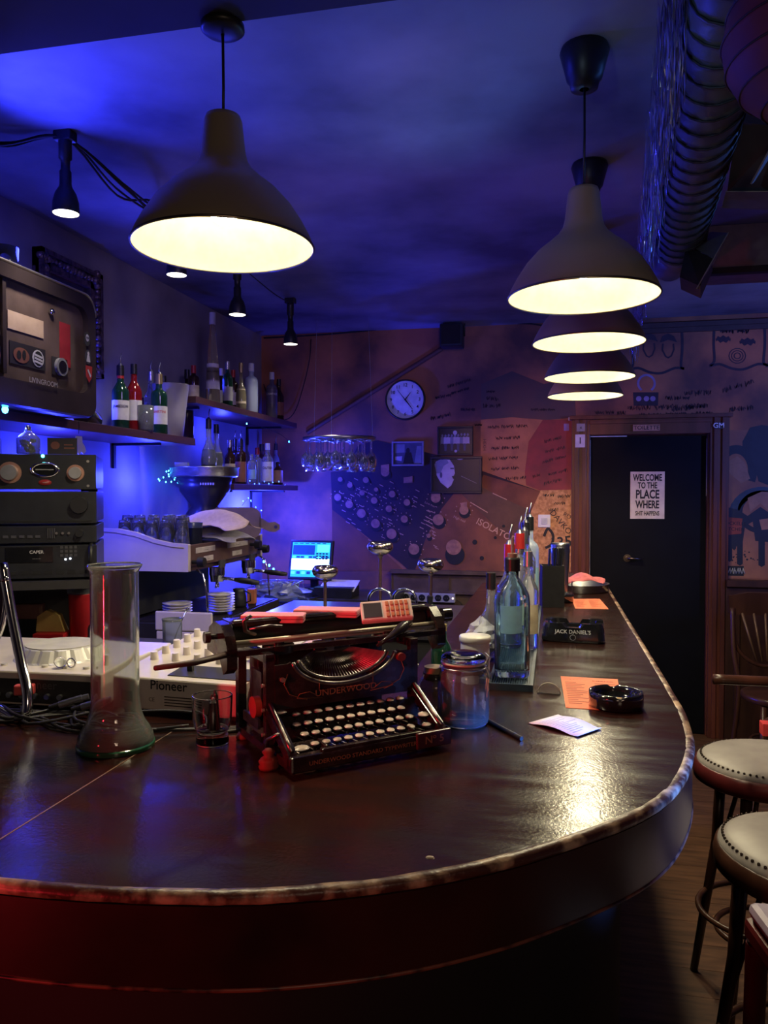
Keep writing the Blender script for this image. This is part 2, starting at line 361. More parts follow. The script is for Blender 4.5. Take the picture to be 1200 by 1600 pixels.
layer(m1, [(756,742),(845,768),(834,800),(790,780),(745,757)], .005, .006, 1)
m1.build('printed_sheet', [DKPR, BRPR, STPR], mur)
kb = MB(); random.seed(11)
KN = [(602,738,7),(572,750,5),(547,758,4.5),(566,770,4.5),(528,777,6),(546,788,6.5),(565,802,7.5),(587,818,7.5),(612,834,8.5),(647,858,9),(685,812,9),(725,797,7.5),(681,778,8),(636,785,5.5),(632,811,6),(608,795,5.5),(585,782,5.5),(613,772,5.5),(670,837,3.5),(532,749,4),(588,765,3.5)]
for px, py, r in KN:
    disc(kb, px + 1.5, py + 4, r*1.25, .006, .007, 1); disc(kb, px, py, r, .007, .008, 0)
for px, py, r in ((638,757,7),(602,738,6.5),(681,778,7),(725,797,5)):
    layer(kb, [(px-r,py-2),(px-r,py-11),(px+r,py-13),(px+r,py-3)], .0072, .0082, 0)
disc(kb, 711, 867, 16, .006, .007, 1); disc(kb, 709, 855, 12.5, .007, .008, 0)
kb.build('printed_knobs', [KNPR, BLACKM], mur)
tk = MB()
for px, py, r in KN[3:19]:
    for a in range(7):
        an = R(-40 + a*38); disc(tk, px + (r + 5)*cos(an)*1.05, py - (r + 5)*sin(an)*.9, .9, .006, .0072)
for i in range(60):
    px = 530 + random.random()*150; py = 745 + random.random()*110
    if (px - 517)*.86 + 796 < py: continue
    layer(tk, [(px, py), (px + 6, py + 3), (px + 6, py + 4.2), (px, py + 1.4)], .005, .0065)
for i in range(3): layer(tk, [(665, 806 + i*6), (678, 813 + i*6), (678, 814.5 + i*6), (665, 807.5 + i*6)], .005, .0065)
layer(tk, [(735, 784), (762, 800), (762, 801.5), (735, 785.5)], .006, .0072); layer(tk, [(770, 770), (792, 780), (792, 781.5), (770, 771.5)], .0062, .0074)
def wtext(mb, s, size, px, py, rot, d, mat=0, b=.0):
    c = ay(px, py, YB); mb.text(s, size, T(c.x, YB - d, c.z) @ Euler((0, R(-rot) * -1 if False else R(rot), 0)).to_matrix().to_4x4(), mat, b)
wtext(tk, 'ISOLATOR', .062, 775, 829, 27, .0065, 0, .01)
wtext(tk, 'High mid', .024, 718, 811, 24, .0065); wtext(tk, 'Low mid', .022, 672, 788, 24, .0065); pass
tk.build('printed_marks', LTPR, mur)
dk = MB()
for px, py, r in ((742,847,4),(753,872,3.5),(787,822,2.5),(774,840,2.5)): disc(dk, px, py, r, .005, .0075)
dk.build('printed_sockets', BLACKM, mur)

t = thing('parchment_panel', 'orange parchment wallpaper panel with handwriting beside the framed pictures', 'wallpaper', (0,0,0))
pp = MB(); layer(pp, [(751,656),(800,652),(848,656),(826,690),(820,738),(751,734)], 0, .0018); layer(pp, [(751,734),(820,738),(822,758)], 0, .0018); pp.build('paper_sheet', PARCH, t)
def scribble(mb, px, py, w, hpx, seed, sw=.003, d=.003, slope=0., words=3):
    rd = random.Random(seed); x = px; ww = w / words
    for k in range(words):
        pts = []; L = ww * .85; n = int(L / hpx * 5) + 4
        for i in range(n):
            u = i / n; pts.append((x + u*L + rd.uniform(-.5, .5)*hpx*.4, py + slope*(x - px + u*L) + (hpx*.5 if i % 2 else -hpx*.5)*rd.uniform(.4, 1.3)))
        P = sm_path([(a, b, 0) for a, b in pts], 3)
        ribbon(mb, [(p.x, p.y) for p in P], sw, d); x += ww
hw = MB()
for i, (px, py, w) in enumerate(((762,668,66),(775,685,40),(768,701,46),(764,717,48),(768,733,46),(790,748,34))): scribble(hw, px, py, w, 5, i, .0028, .0025, -.05)
wtext(hw, 'HEKH', .03, 757, 695, 90, .0025)
hw.build('handwriting', SOFTINK, t)
t = thing('red_wall_panel', 'maroon painted wall patch with scribbles left of the toilet door', 'wallpaper', (0,0,0))
pp = MB(); layer(pp, [(826,690),(848,656),(898,656),(898,765),(843,766),(822,758),(820,738)], 0, .0016); pp.build('painted_patch', MAROON, t)
hw = MB()
for i, (px, py, w) in enumerate(((850,690,30),(852,706,34),(848,722,40),(856,742,34),(850,756,30),(832,745,14))): scribble(hw, px, py, w, 5, 20+i, .0026, .0022, -.25, 2)
hw.build('handwriting', SOFTINK, t)
t = thing('osb_panel', 'orange chipboard panel with black graffiti beside the door post, below the red patch', 'board', (0,0,0))
pp = MB(); layer(pp, [(845,766),(897,765),(897,893),(787,893)], .001, .010); pp.build('chipboard', OSB, t)
hw = MB()
for i, (px, py, w) in enumerate(((850,774,18),(872,776,22),(866,787,20),(858,797,16))): scribble(hw, px, py, w, 5, 40+i, .0028, .0108, -.05, 2)
wtext(hw, 'DAVKO', .055, 876, 816, 50, .0108, 0, .0); wtext(hw, 'RO', .04, 886, 806, 30, .0108)
wtext(hw, '135', .10, 876, 848, -8, .0108, 0, .014)
for pts in ([(850,838),(856,826),(864,836),(862,850),(852,856)], [(872,858),(882,868),(880,880),(868,892)], [(866,852),(878,862),(886,872),(876,888)]): ribbon(hw, [(p.x, p.y) for p in sm_path([(a,b,0) for a,b in pts], 5)], .018, .0112)
hw.build('graffiti', INK, t)
# smoky patch and handwriting straight on the wall
g = MB(); layer(g, [(752,655),(752,600),(800,580),(850,600),(897,590),(900,652),(848,657),(800,653)], 0, .0012); 
g.build('smoky_patch', SMUDGE, WALLB)
g = MB()
for i, (px, py, w, s, sl) in enumerate(((700,604,38,5,-.3),(680,622,26,5,-.2),(672,655,34,6,-.25),(720,640,24,5,0),(755,634,30,6,0),(760,622,20,6,.1),(830,640,40,4,0),(742,664,12,3,0),(760,612,14,4,0),(705,615,30,4,-.3),
        (980,637,130,8,-.02),(1000,649,120,6,-.03),(930,645,50,6,0),(1070,615,45,8,-.05),(1040,622,40,6,0),(1130,610,50,8,-.3),(1050,640,60,7,-.1),(1140,640,40,7,-.1),(955,655,40,4,0))):
    scribble(g, px, py, w, s, 60+i, .0035, .0018, sl, 3)
g.build('handwriting', M('dark_marker', (.035, .022, .03), .7), WALLB)
# drawings right of / above the door
g = MB(); HM = M('painted_line', (.04, .028, .04), .7)
def scroll(x0, y0, x1, y1):
    a = [(x0+4,y0+6),(x0+8,y0),((x0+x1)/2-18,y0+3),((x0+x1)/2,y0-3),((x0+x1)/2+18,y0+3),(x1-8,y0-2),(x1-2,y0+5),(x1-1,(y0+y1)/2),(x1-3,y1-6),(x1+2,y1-2),(x1-12,y1-3),((x0+x1)/2+8,y1+5),((x0+x1)/2-10,y1+4),(x0+12,y1-3),(x0-3,y1),(x0+4,y1-8),(x0+3,(y0+y1)/2),(x0+4,y0+6)]
    ribbon(g, [(p.x, p.y) for p in sm_path([(p[0],p[1],0) for p in a], 4)], .016, .0015)
scroll(985, 512, 1067, 578); scroll(1112, 504, 1196, 572); scroll(1200, 504, 1284, 572)
for px, py in ((1014, 540), (1044, 541)):
    ribbon(g, [(px-8,py-4),(px-9,py+6),(px-4,py+16),(px,py+18),(px+5,py+15),(px+9,py+5),(px+8,py-4)], .010, .0015)
    layer(g, [(px-13,py-6),(px-9,py-16),(px,py-20),(px+9,py-16),(px+14,py-6),(px+8,py-8),(px,py-10),(px-8,py-7)], 0, .0016)
for px, py, s in ((1130,530,12),(1168,534,13)): layer(g, [(px+s*cos(a*pi/8), py+s*.4*sin(a*pi/8)+ (1.5 if a%2 else -1.5)) for a in range(16)], 0, .0016)
for r in (5, 9, 13): ribbon(g, [(1152+r*cos(a*pi/7), 556+r*.9*sin(a*pi/7)) for a in range(15)], .006, .0015)
scribble(g, 1126, 517, 50, 7, 99, .006, .0016, 0, 2)
layer(g, [(989,613),(1029,613),(1028,634),(990,634)], 0, .0014)
g.build('drawing', HM, WALLB)
g = MB(); ribbon(g, [(1010+13*cos(a*pi/10), 599+13*sin(a*pi/10)) for a in range(-13, 4)], .014, .0016); 
for x in (998, 1010, 1020): disc(g, x, 623, 4, 0, .0018)
g.build('wreath_drawing', M('lilac_paint', (.33, .25, .42), .7), WALLB)
# big cartoonish mural at the right edge (generic painted shapes with drips)
mr = thing('graffiti_mural', 'dark graffiti with round shapes and paint drips on orange wall, right of the door', 'mural', (0,0,0))
bg = MB(); layer(bg, [(1134,672),(1260,672),(1260,903),(1134,903)], 0, .0012); bg.build('painted_ground', M('orange_mural_ground', (.40, .16, .08), .7, 0, (.27, .11, .07), 6, detail=7), mr)
g = MB()
def ring(px, py, rx, ry, w, a0=0, a1=360, mat=0, d=.0018): ribbon(g, [(px + rx*cos(R(a)), py - ry*sin(R(a))) for a in range(a0, a1+1, 12)], w, d, mat)
ring(1150, 735, 26, 33, .055, -30, 150)
layer(g, [(1160,690),(1172,668),(1190,664),(1215,668),(1250,690),(1250,745),(1205,760),(1185,752),(1176,715),(1166,712),(1160,700)], .0012, .002)
ring(1190, 806, 44, 38, .06, 0, 180, 1); ring(1190, 800, 34, 30, .03, 0, 360)
layer(g, [(1134,792),(1152,796),(1168,806),(1188,792),(1200,800),(1230,790),(1230,850),(1180,845),(1176,815),(1164,822),(1160,850),(1134,858)], .0012, .002)
for px, y1, w in ((1140,878,4),(1147,860,3),(1156,884,4.5),(1190,886,5),(1204,870,4)): layer(g, [(px-w,835),(px+w,835),(px+w,y1-3),(px,y1),(px-w,y1-3)], .0012, .0021)
for i in range(26):
    rd = random.Random(i); disc(g, 1136 + rd.random()*60, 850 + rd.random()*30, .6 + rd.random(), 0, .0022)
g.build('dark_shapes', [M('mural_black', (.018, .02, .03), .6), M('mural_teal', (.04, .06, .08), .6)], mr)
g = MB(); layer(g, [(1136,722),(1152,713),(1163,722),(1172,748),(1158,755),(1140,740)], .002, .0024); layer(g, [(1168,778),(1190,768),(1240,772),(1240,790),(1200,798),(1188,786),(1172,800)], .0021, .0026)
layer(g, [(1186,812),(1230,806),(1230,824),(1190,828)], .0022, .0028)
g.build('flesh_shapes', M('mural_ochre', (.42, .20, .12), .7), mr)
g = MB(); layer(g, [(1134,808),(1160,810),(1158,834),(1134,836)], .0022, .0028, 0); wtext(g, 'ROCKELLE', .03, 1147, 818, 2, .003, 1, .01); wtext(g, 'KITCHEN', .03, 1147, 827, 2, .003, 1, .01)
g.build('band', [M('mural_brick_band', (.30, .06, .04), .7), INK], mr)

# ------------------------------------------------------------------ clock
c = ay(634, 625, YB)
t = thing('wall_clock', 'round white wall clock with black numerals and thin dark rim', 'clock', (c.x, YB, c.z))
XF = Matrix.Rotation(R(90), 4, 'X')
MB().lathe([(.0, 0), (.138, 0), (.141, .012), (.138, .036), (.130, .036), (.129, .020)], 48, X=XF).build('clock_rim', BLACKP, t)
MB().cyl((0, -.001, 0), (0, -.021, 0), .1295, n=48).build('clock_face', M('clock_white', (.82, .82, .86), .5), t); cf = t.children[-1]
g = MB()
for k in range(1, 13):
    a = R(90 - 30*k); g.text(str(k), .032, T(.100*cos(a), -.0225, .100*sin(a)), 0, .01)
g.build('numerals', INK, t)
g = MB()
for a, L, w in ((R(90-38), .062, .004), (R(90-322), .088, .003), (R(90-142), .085, .005)):
    g.add([(-sin(a)*w, -.025, cos(a)*w), (sin(a)*w, -.025, -cos(a)*w), (L*cos(a)+sin(a)*w*.3, -.025, L*sin(a)-cos(a)*w*.3), (L*cos(a)-sin(a)*w*.3, -.025, L*sin(a)+cos(a)*w*.3)], [(0,1,2,3)])
g.cyl((0,-.021,0), (0,-.028,0), .006, n=12); g.build('hands', INK, t)

def frame(label, p0, p1, fw, fm, build_pic, tilt=0):
    t, w, hh = wallplate('picture_frame', label, 'picture', p0, p1, YB, .02, None)
    t.rotation_euler = (0, R(tilt), 0)
    g = MB(); g.cb(0, -.012, hh/2 - fw/2, w, .024, fw); g.cb(0, -.012, -hh/2 + fw/2, w, .024, fw); g.cb(-w/2 + fw/2, -.012, 0, fw, .024, hh - 2*fw); g.cb(w/2 - fw/2, -.012, 0, fw, .024, hh - 2*fw)
    g.build('frame', fm, t, bev=.002)
    p = MB(); p.cb(0, -.008, 0, w - 2*fw + .002, .008, hh - 2*fw + .002, 0); build_pic(p, w, hh); p.build('picture_print', [M('photo_black', (.012,.012,.018), .4), M('photo_grey', (.25,.25,.30), .5), M('photo_pale', (.60,.52,.55), .5), M('photo_mid', (.09,.09,.13), .5)], t)
    return t
def flat(p, pts, m, d=.0125):
    n = len(pts); p.add([(x, -d, z) for x, z in pts], [tuple(range(n))], m)
def ell(cx, cz, rx, rz_, n=14): return [(cx + rx*cos(2*pi*i/n), cz + rz_*sin(2*pi*i/n)) for i in range(n)]
def pic_a(p, w, h):
    flat(p, [(-w*.44,-h*.42),(w*.44,-h*.42),(w*.44,h*.42),(-w*.44,h*.42)], 3); flat(p, [(-w*.40,h*.02),(-w*.1,h*.05),(-w*.1,h*.38),(-w*.4,h*.38)], 1, .0128); flat(p, [(w*.2,-h*.4),(w*.42,-h*.4),(w*.42,h*.3),(w*.28,h*.3)], 1, .0128)
    flat(p, ell(.0, h*.12, w*.06, h*.12), 0, .0131); flat(p, [(-w*.15,-h*.4),(w*.18,-h*.4),(w*.1,h*.05),(-w*.08,h*.05)], 0, .013); flat(p, [(-w*.4,-h*.25),(-w*.2,-h*.3),(-w*.18,-h*.1),(-w*.4,-h*.12)], 2, .0129)
def pic_b(p, w, h):
    rd = random.Random(4)
    for i in range(9):
        x = -w*.36 + i*w*.09; flat(p, [(x-w*.05,-h*.12),(x+w*.05,-h*.12),(x+w*.045,h*.12),(x-w*.045,h*.14)], 2 if i % 3 else 1, .0126 + i*.0001); flat(p, ell(x, h*.17 + rd.random()*h*.05, w*.03, h*.05), 1, .0137)
        flat(p, [(x-w*.03,-h*.35),(x+w*.03,-h*.35),(x+w*.04,-h*.1),(x-w*.04,-h*.1)], 3 if i % 2 else 0, .0138)
    flat(p, ell(0, h*.28, w*.06, h*.08), 2, .0139); flat(p, ell(w*.02, -h*.36, w*.04, h*.05), 2, .0139)
def pic_c(p, w, h):
    flat(p, [(-w*.40,h*.36),(-w*.30,h*.43),(-w*.12,h*.42),(-w*.04,h*.25),(-w*.02,h*.05),(-w*.05,-h*.05),(-w*.04,-h*.12),(-w*.09,-h*.28),(-w*.16,-h*.36),(-w*.30,-h*.2),(-w*.38,0)], 2, .0126)
    flat(p, [(-w*.42,h*.30),(-w*.33,h*.42),(-w*.18,h*.44),(-w*.14,h*.33),(-w*.24,h*.25),(-w*.30,h*.05),(-w*.38,h*.05)], 1, .0129)
    flat(p, [(-w*.11,h*.20),(-w*.04,h*.20),(-w*.04,h*.16),(-w*.11,h*.16)], 3, .0129); flat(p, [(-w*.08,-h*.03),(-w*.03,-h*.02),(-w*.05,-h*.12)], 0, .013); flat(p, ell(-w*.29, 0, w*.025, h*.08), 3, .0131)
    flat(p, [(w*.1,-h*.02),(w*.40,-h*.22),(w*.40,-h*.23),(w*.1,-h*.035)], 1, .0127); flat(p, ell(w*.08, h*.44, w*.06, h*.03), 2, .0127)
frame('small pale framed photograph, leftmost of the three pictures under the clock', (613, 690), (663, 728), .012, M('pale_wood_frame', (.35, .30, .32), .5), pic_a)
frame('black framed dark team photograph with white shirts, right of the clock', (684, 667), (739, 711), .012, BLACKP, pic_b)
frame('largest black frame with portrait of a laughing white haired man in profile', (673, 714), (753, 771), .016, BLACKP, pic_c)
# light switch
t, w, hh = wallplate('light_switch', 'white square light switch on the chipboard panel', 'switch', (841, 804), (860, 824), YB - .010, .01, None)
MB().cb(0, -.005, 0, w, .010, hh).build('switch_plate', WHITE, t, bev=.003); MB().cb(0, -.012, 0, w*.5, .006, hh*.5).build('rocker', M('switch_rocker', (.6,.6,.58), .4), t, bev=.001)
# small loudspeaker on a bracket
c = ay(707, 524, YB - .1)
t = thing('wall_speaker', 'small dark wall loudspeaker on a hoop bracket under the ceiling', 'speaker', (c.x, YB - .12, c.z - .07))
MB().cb(0, 0, .06, .15, .14, .15).build('speaker_box', M('dark_teal_plastic', (.02,.03,.045), .5), t, bev=.01)
MB().cb(0, -.073, .06, .125, .006, .125).build('grille', BLACKM, t, bev=.002)
MB().tube([(-.08,.02,.06),(-.08,.02,.16),(-.06,.02,.19),(.06,.02,.19),(.08,.02,.16),(.08,.02,.06)], .006).cyl((0,.02,.19),(0,.12,.19),.01).build('bracket', BLACKP, t)
# diagonal pipe from the speaker and loose cables
a = ay(690, 545, YB - .02); b = ay(480, 676, YB - .02)
tag(MB().cyl((a.x, YB - .018, a.z), (b.x, YB - .018, b.z), .016, n=10).build('diagonal_pipe', M('wall_coloured_pipe', (.16, .07, .05), .6)), 'painted diagonal pipe running down the back wall from the loudspeaker', 'pipe')
P = [ay(x, y, YB - .012) for x, y in ((412,528),(500,523),(580,516),(640,508),(690,503),(740,505),(830,506),(900,520))]
tag(MB().tube(sm_path(P, 4), .005, 6).build('ceiling_cable', BLACKM), 'black cable slung along the top of the back wall', 'cable')
P = [ay(x, y, YB - .03) for x, y in ((486,530),(484,560),(475,600),(462,640),(448,655),(430,650),(412,600))]
tag(MB().tube(sm_path(P, 4), .003, 6).build('wall_cable', BLACKM), 'thin cable hanging down the back wall beside the upper shelf', 'cable')
# ================================================================== THE BAR
OUT = [(.268,4.10),(.272,3.2),(.276,2.4),(.277,1.943),(.274,1.72),(.252,1.511),(.199,1.322),(.127,1.19),(.015,1.068),(-.08,.985),(-.196,.912),(-.336,.855),(-.485,.825),(-.647,.812),(-.85,.818),(-1.1,.85),(-1.4,.93),(-1.75,1.06),(-2.055,1.22)]
outp = [(p.x, p.y) for p in sm_path([(a, b, 0) for a, b in OUT], 6)]
def offs(pts, d):
    o = []; n = len(pts)
    for i, (x, y) in enumerate(pts):
        a = pts[max(i-1, 0)]; b = pts[min(i+1, n-1)]; t_ = Vector((b[0]-a[0], b[1]-a[1])).normalized(); o.append((x + t_.y*d, y - t_.x*d))
    return o
INN = [(-2.055,2.0),(-.36,2.0),(-.36,4.10)]
BT = 1.10
bar = thing('bar_counter', 'long curved bar counter with glossy dark wooden top and deep varnished apron', 'bar', (0, 0, 0))
MB().prism(offs(outp, .006) + INN, BT - .035, BT).build('bar_top', TOPM, bar)
e = MB(); n = len(outp)
random.seed(21)
prof = [(-.012,.0002),(-.005,.0018),(.002,-.001),(.004,-.006),(.003,-.012),(-.002,-.015)]
vs = []; fs = []
lines = [offs(outp, -d) for d, z in prof]
for k, (d, z) in enumerate(prof):
    for i in range(n): vs.append((lines[k][i][0], lines[k][i][1], BT + z + random.uniform(-.0007, .0007)))
for k in range(len(prof)-1):
    for i in range(n-1): fs.append((k*n+i, k*n+i+1, (k+1)*n+i+1, (k+1)*n+i))
e.add(vs, fs, 0, True); e.build('worn_edge', WORN, bar)
def skin(name, pts, z0, z1, m, par, rows=1):
    g = MB(); n = len(pts); vs = []
    for j in range(rows+1):
        vs += [(x, y, z0 + (z1-z0)*j/rows) for x, y in pts]
    g.add(vs, [(j*n+i, j*n+i+1, (j+1)*n+i+1, (j+1)*n+i) for j in range(rows) for i in range(n-1)], 0, True); return g.build(name, m, par)
g = MB()
o2 = offs(outp, .05)
for (A, z0, z1) in ((outp, BT-.116, BT-.016), (o2, BT-.116, BT-.016)):
    n = len(A); g.add([(x, y, z0) for x, y in A] + [(x, y, z1) for x, y in A], [(i, i+1, n+i+1, n+i) for i in range(n-1)], 0, True)
n = len(outp); g.add([(x, y, BT-.116) for x, y in outp] + [(x, y, BT-.116) for x, y in o2], [(i, i+1, n+i+1, n+i) for i in range(n-1)], 0, False)
g.build('apron', FASC, bar)
g = MB(); g.tube([(x, y, BT - .116) for x, y in offs(outp, .001)], .0032, 6); g.build('lower_lip', M('worn_lower_lip', (.16, .05, .03), .4, 0, (.02,.006,.005), 26, lo=.45, hi=.6), bar)
MB().prism(offs(outp, .13)[:] + [(-2.055,1.9),(-.30,1.9),(-.30,4.0),(.138,4.0)], 0.0, BT - .036, 0, smooth=True).build('bar_body', M('bar_body_black', (.004,.003,.004), .7), bar)
g = MB(); s0 = az(0,1312,BT); s1 = az(186,1196,BT); g.box(-.7325, .83, BT, -.7305, 1.42, BT + .0006); g.build('top_seam', M('seam_filler', (.25,.16,.10), .5), bar)
# ------------------------------------------------------------------ pendant lamps
LIN = M('lamp_inner_glow', (.95, .90, .62), .5, emit=(1, .90, .50), estr=.55)  # lining emits, standing in for bulb light inside the shade
BULB = M('lamp_bulb_glow', (1, 1, 1), .5, emit=(1.0, .93, .70), estr=22)
def pendant(label, loc, ztop, group, power, flat=False):
    t = thing('pendant_lamp', label, 'lamp', loc, 0, group)       # origin: centre of the rim
    pr = [(.190,0),(.190,.004),(.183,.022),(.168,.050),(.145,.085),(.115,.118),(.085,.142),(.064,.160),(.052,.178),(.0465,.20),(.040,.262),(.036,.274),(.012,.276)]
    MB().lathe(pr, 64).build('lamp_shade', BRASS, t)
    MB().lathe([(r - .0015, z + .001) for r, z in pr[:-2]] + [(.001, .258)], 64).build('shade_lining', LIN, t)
    MB().lathe([(.1885, -.001), (.191, -.002), (.1925, .001), (.191, .004)], 64).build('rim', M('lamp_rim', (.25,.2,.15), .35, 1), t)
    MB().ball((0,0,.085), .034, 16, sz=1.1).cyl((0,0,.115),(0,0,.2),.016).build('bulb', BULB, t)
    H = ztop - loc[2]
    MB().tube([(0,0,.27),(.001,0,.27+(H-.33)*.5),(0,0,H-(.012 if flat else .06))], .0032, 6).cyl((0,0,.270),(0,0,.288),.009,.006).build('cord', BLACKP, t)
    if flat: MB().lathe([(.0045,-.02),(.02,-.019),(.040,-.015),(.046,-.010),(.045,0),(.001,0)], 28, (0,0,H)).build('ceiling_cup', BLACKP, t)
    else: MB().lathe([(.012,-.105),(.034,-.103),(.038,-.085),(.044,-.080),(.062,-.012),(.058,0),(.001,0)], 28, (0,0,H)).build('ceiling_cup', BLACKP, t)
    light('SPOT', (loc[0], loc[1], loc[2] + .03), power, WARM, .034, (loc[0], loc[1], 0), 150, .35, 'pendant_light').parent = None
    return t
PG = 'pendant lamps over the bar'
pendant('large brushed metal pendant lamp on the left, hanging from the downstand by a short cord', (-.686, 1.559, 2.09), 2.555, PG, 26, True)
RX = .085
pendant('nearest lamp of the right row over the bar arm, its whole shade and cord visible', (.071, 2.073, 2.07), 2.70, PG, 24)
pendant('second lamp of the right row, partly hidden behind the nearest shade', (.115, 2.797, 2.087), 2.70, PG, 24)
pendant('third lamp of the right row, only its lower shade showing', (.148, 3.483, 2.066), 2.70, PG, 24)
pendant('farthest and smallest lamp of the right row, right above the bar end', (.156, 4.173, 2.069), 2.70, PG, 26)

# ================================================================== TYPEWRITER
TBK = M('typewriter_black_enamel', (.012,.009,.010), .22, .0, (.03,.02,.02), 30, rvar=.1)
TSTEEL = M('dull_nickel', (.34,.30,.29), .35, 1, (.16,.13,.12), 40)
yaw_t = R(42.5); mid = Vector((-.308, 1.321, 0))
ty = thing('typewriter', 'antique black typewriter with round keys standing on the bar', 'typewriter', (mid.x, mid.y, BT), yaw_t)
ty.scale = (1, .84, .87)
# local frame: X right, Y away from the keyboard, front edge at y=0; z up
for s in (-1, 1):
    g = MB()
    sd = [(0.0,.012),(.0,.040),(.012,.048),(.135,.120),(.150,.175),(.155,.205),(.300,.205),(.300,.02),(.28,.012)]
    # side frame with an opening: built as a ring of bars
    x0, x1 = (s*.150 - .008, s*.150 + .008)
    YZ = Matrix(((0,0,1,0),(1,0,0,0),(0,1,0,0),(0,0,0,1)))
    g.prism([(0,.012),(0,.040),(.012,.050),(.125,.112),(.135,.095),(.03,.036),(.03,.03),(.13,.03),(.13,.012)], x0, x1, 0, YZ)
    g.prism([(.118,.012),(.118,.210),(.134,.214),(.134,.012)], x0, x1, 0, YZ); g.prism([(.285,.012),(.285,.214),(.305,.214),(.305,.012)], x0, x1, 0, YZ)
    g.prism([(.118,.196),(.118,.214),(.305,.214),(.305,.196)], x0, x1, 0, YZ); g.prism([(.13,.012),(.13,.028),(.29,.028),(.29,.012)], x0, x1, 0, YZ)
    g.build('side_frame', TBK, ty, bev=.003)
g = MB(); g.box(-.158,-.012,.008,.158,.012,.040); g.build('front_rail', TBK, ty, bev=.004)
g = MB(); g.box(.085,-.0165,.010,.160,-.004,.044); g.build('number_plate', M('dark_red_enamel', (.05,.012,.012), .3), ty, bev=.003)
g = MB(); g.text('N\u00ba 5', .022, T(.122,-.0172,.027), 0, .012); g.text("UNDERWOOD STANDARD TYPEWRITER", .0115, T(-.02,-.0130,.024), 0, .01)
# gold lettering and pin-stripes of the front plate
g.text('UNDERWOOD', .019, T(0,.1148,.1215) , 0, .008)
g.build('gold_lettering', M('worn_gold_leaf', (.45,.20,.10), .4, .5), ty)
# front plate with a round-bottomed opening for the type basket
pl = [(-.142,.098),(.142,.098),(.142,.190),(.118,.190)] + [(.112*cos(a), .200 - .066*sin(a)) for a in [R(6 + 168*i/16) for i in range(17)]] + [(-.118,.190),(-.142,.190)]
XZ = Matrix(((1,0,0,0),(0,0,-1,0),(0,1,0,0),(0,0,0,1)))
g = MB(); g.prism(pl, -.122, -.116, 0, XZ); g.build('front_plate', TBK, ty)
g = MB()
for s in (-1, 1):
    g.tube([(s*.05,.1145,.112),(s*.09,.1145,.116),(s*.115,.1145,.128),(s*.125,.1145,.150),(s*.118,.1145,.170)], .0008, 4)
    g.tube([(s*.06,.1145,.118),(s*.075,.1145,.128),(s*.095,.1145,.126),(s*.10,.1145,.118),(s*.08,.1145,.112)], .0008, 4)
    g.tube([(s*.056,.1145,.152),(s*.056,.1145,.127),(s*-.0,.1145,.127)], .0007, 4)
g.build('pinstripes', M('worn_gold_leaf'), ty)
# type basket: segment arc, type bars
g = MB()
arcp = [(.108*cos(R(188 + 164*i/24)), .118, .200 + .064*sin(R(188 + 164*i/24))) for i in range(25)]
g.tube(arcp, .0045, 8); g.tube([(x*.86, y + .012, .200 + (z-.2)*.86) for x, y, z in arcp], .0035, 6)
g.build('segment_arc', TSTEEL, ty)
TB = MB().box(-.0007, 0, -.0025, .0007, .085, .0025).cb(0, .088, 0, .003, .008, .010).build('type_bar', TSTEEL, ty)
for i in range(42):
    o = TB if i == 0 else TB.copy()
    if i: COL.objects.link(o); o.parent = ty
    an = R(194 + 152*i/41); base = Vector((.100*cos(an), .128, .200 + .056*sin(an))); tip = Vector((.030*cos(an), .195, .200 + .012*sin(an)))
    o.location = base; o.rotation_euler = (tip - base).to_track_quat('Y', 'Z').to_euler()
MB().box(-.10,.22,.10,.10,.235,.205).box(-.135,.236,.03,.135,.29,.19).build('rear_housing', TBK, ty, bev=.003)
MB().cb(0,.205,.196,.016,.02,.030).box(-.035,.196,.206,-.012,.204,.216).box(.012,.196,.206,.035,.204,.216).build('type_guide', M('aged_nickel', (.55,.48,.36), .4, .7), ty)
for s in (-1, 1):                                # ribbon spools with arched covers
    q = MB().cyl((s*.115,.175,.205),(s*.115,.175,.222),.030, n=24).cyl((s*.115,.175,.222),(s*.115,.175,.227),.012).build('ribbon_spool', TBK, ty)
MB().tube([(.070,.125,.205),(.095,.128,.218),(.118,.14,.224),(.140,.15,.236),(.165,.17,.243)], [.004,.006,.010,.012,.010], 8).build('ribbon_arm', TBK, ty)
# keys: four rows, each key a part
kr = MB(); kr.lathe([(.0001,.0012),(.0068,.0012),(.0070,.0005),(.0070,-.001)], 14, mat=0); kr.lathe([(.0070,-.002),(.0082,-.0015),(.0084,.0008),(.0074,.0018),(.0070,.0012)], 14, mat=1); kr.lathe([(.0001,-.002),(.0080,-.002)], 14, mat=1)
kr.box(-.0009,-.002,-.016,.0009,.002,-.002, 1); kr.tube([(0,0,-.014),(0,.03,-.024),(0,.07,-.040)], .0012, 4, 1)
KT = M('ivory_key_top', (.62,.50,.42), .3, 0, (.5,.38,.32), 40)
kb = kr.build('key', [KT, TSTEEL], ty)
first = True
rows = [(.026, .048, 10, -.100, .0215), (.050, .062, 11, -.110, .0213), (.074, .076, 11, -.116, .0213), (.098, .090, 11, -.108, .0215)]
for r_, (y, z, n, x0, dx) in enumerate(rows):
    for k in range(n):
        o = kb if first else kb.copy()
        if not first: COL.objects.link(o); o.parent = ty
        first = False; o.location = (x0 + k*dx, y, z); o.rotation_euler = (R(14), 0, 0)
def bigkey(x, y, z, s=1.5):
    o = kb.copy(); COL.objects.link(o); o.parent = ty; o.name = 'shift_key'; o.location = (x, y, z); o.rotation_euler = (R(14), 0, 0); o.scale = (s, s*.8, 1)
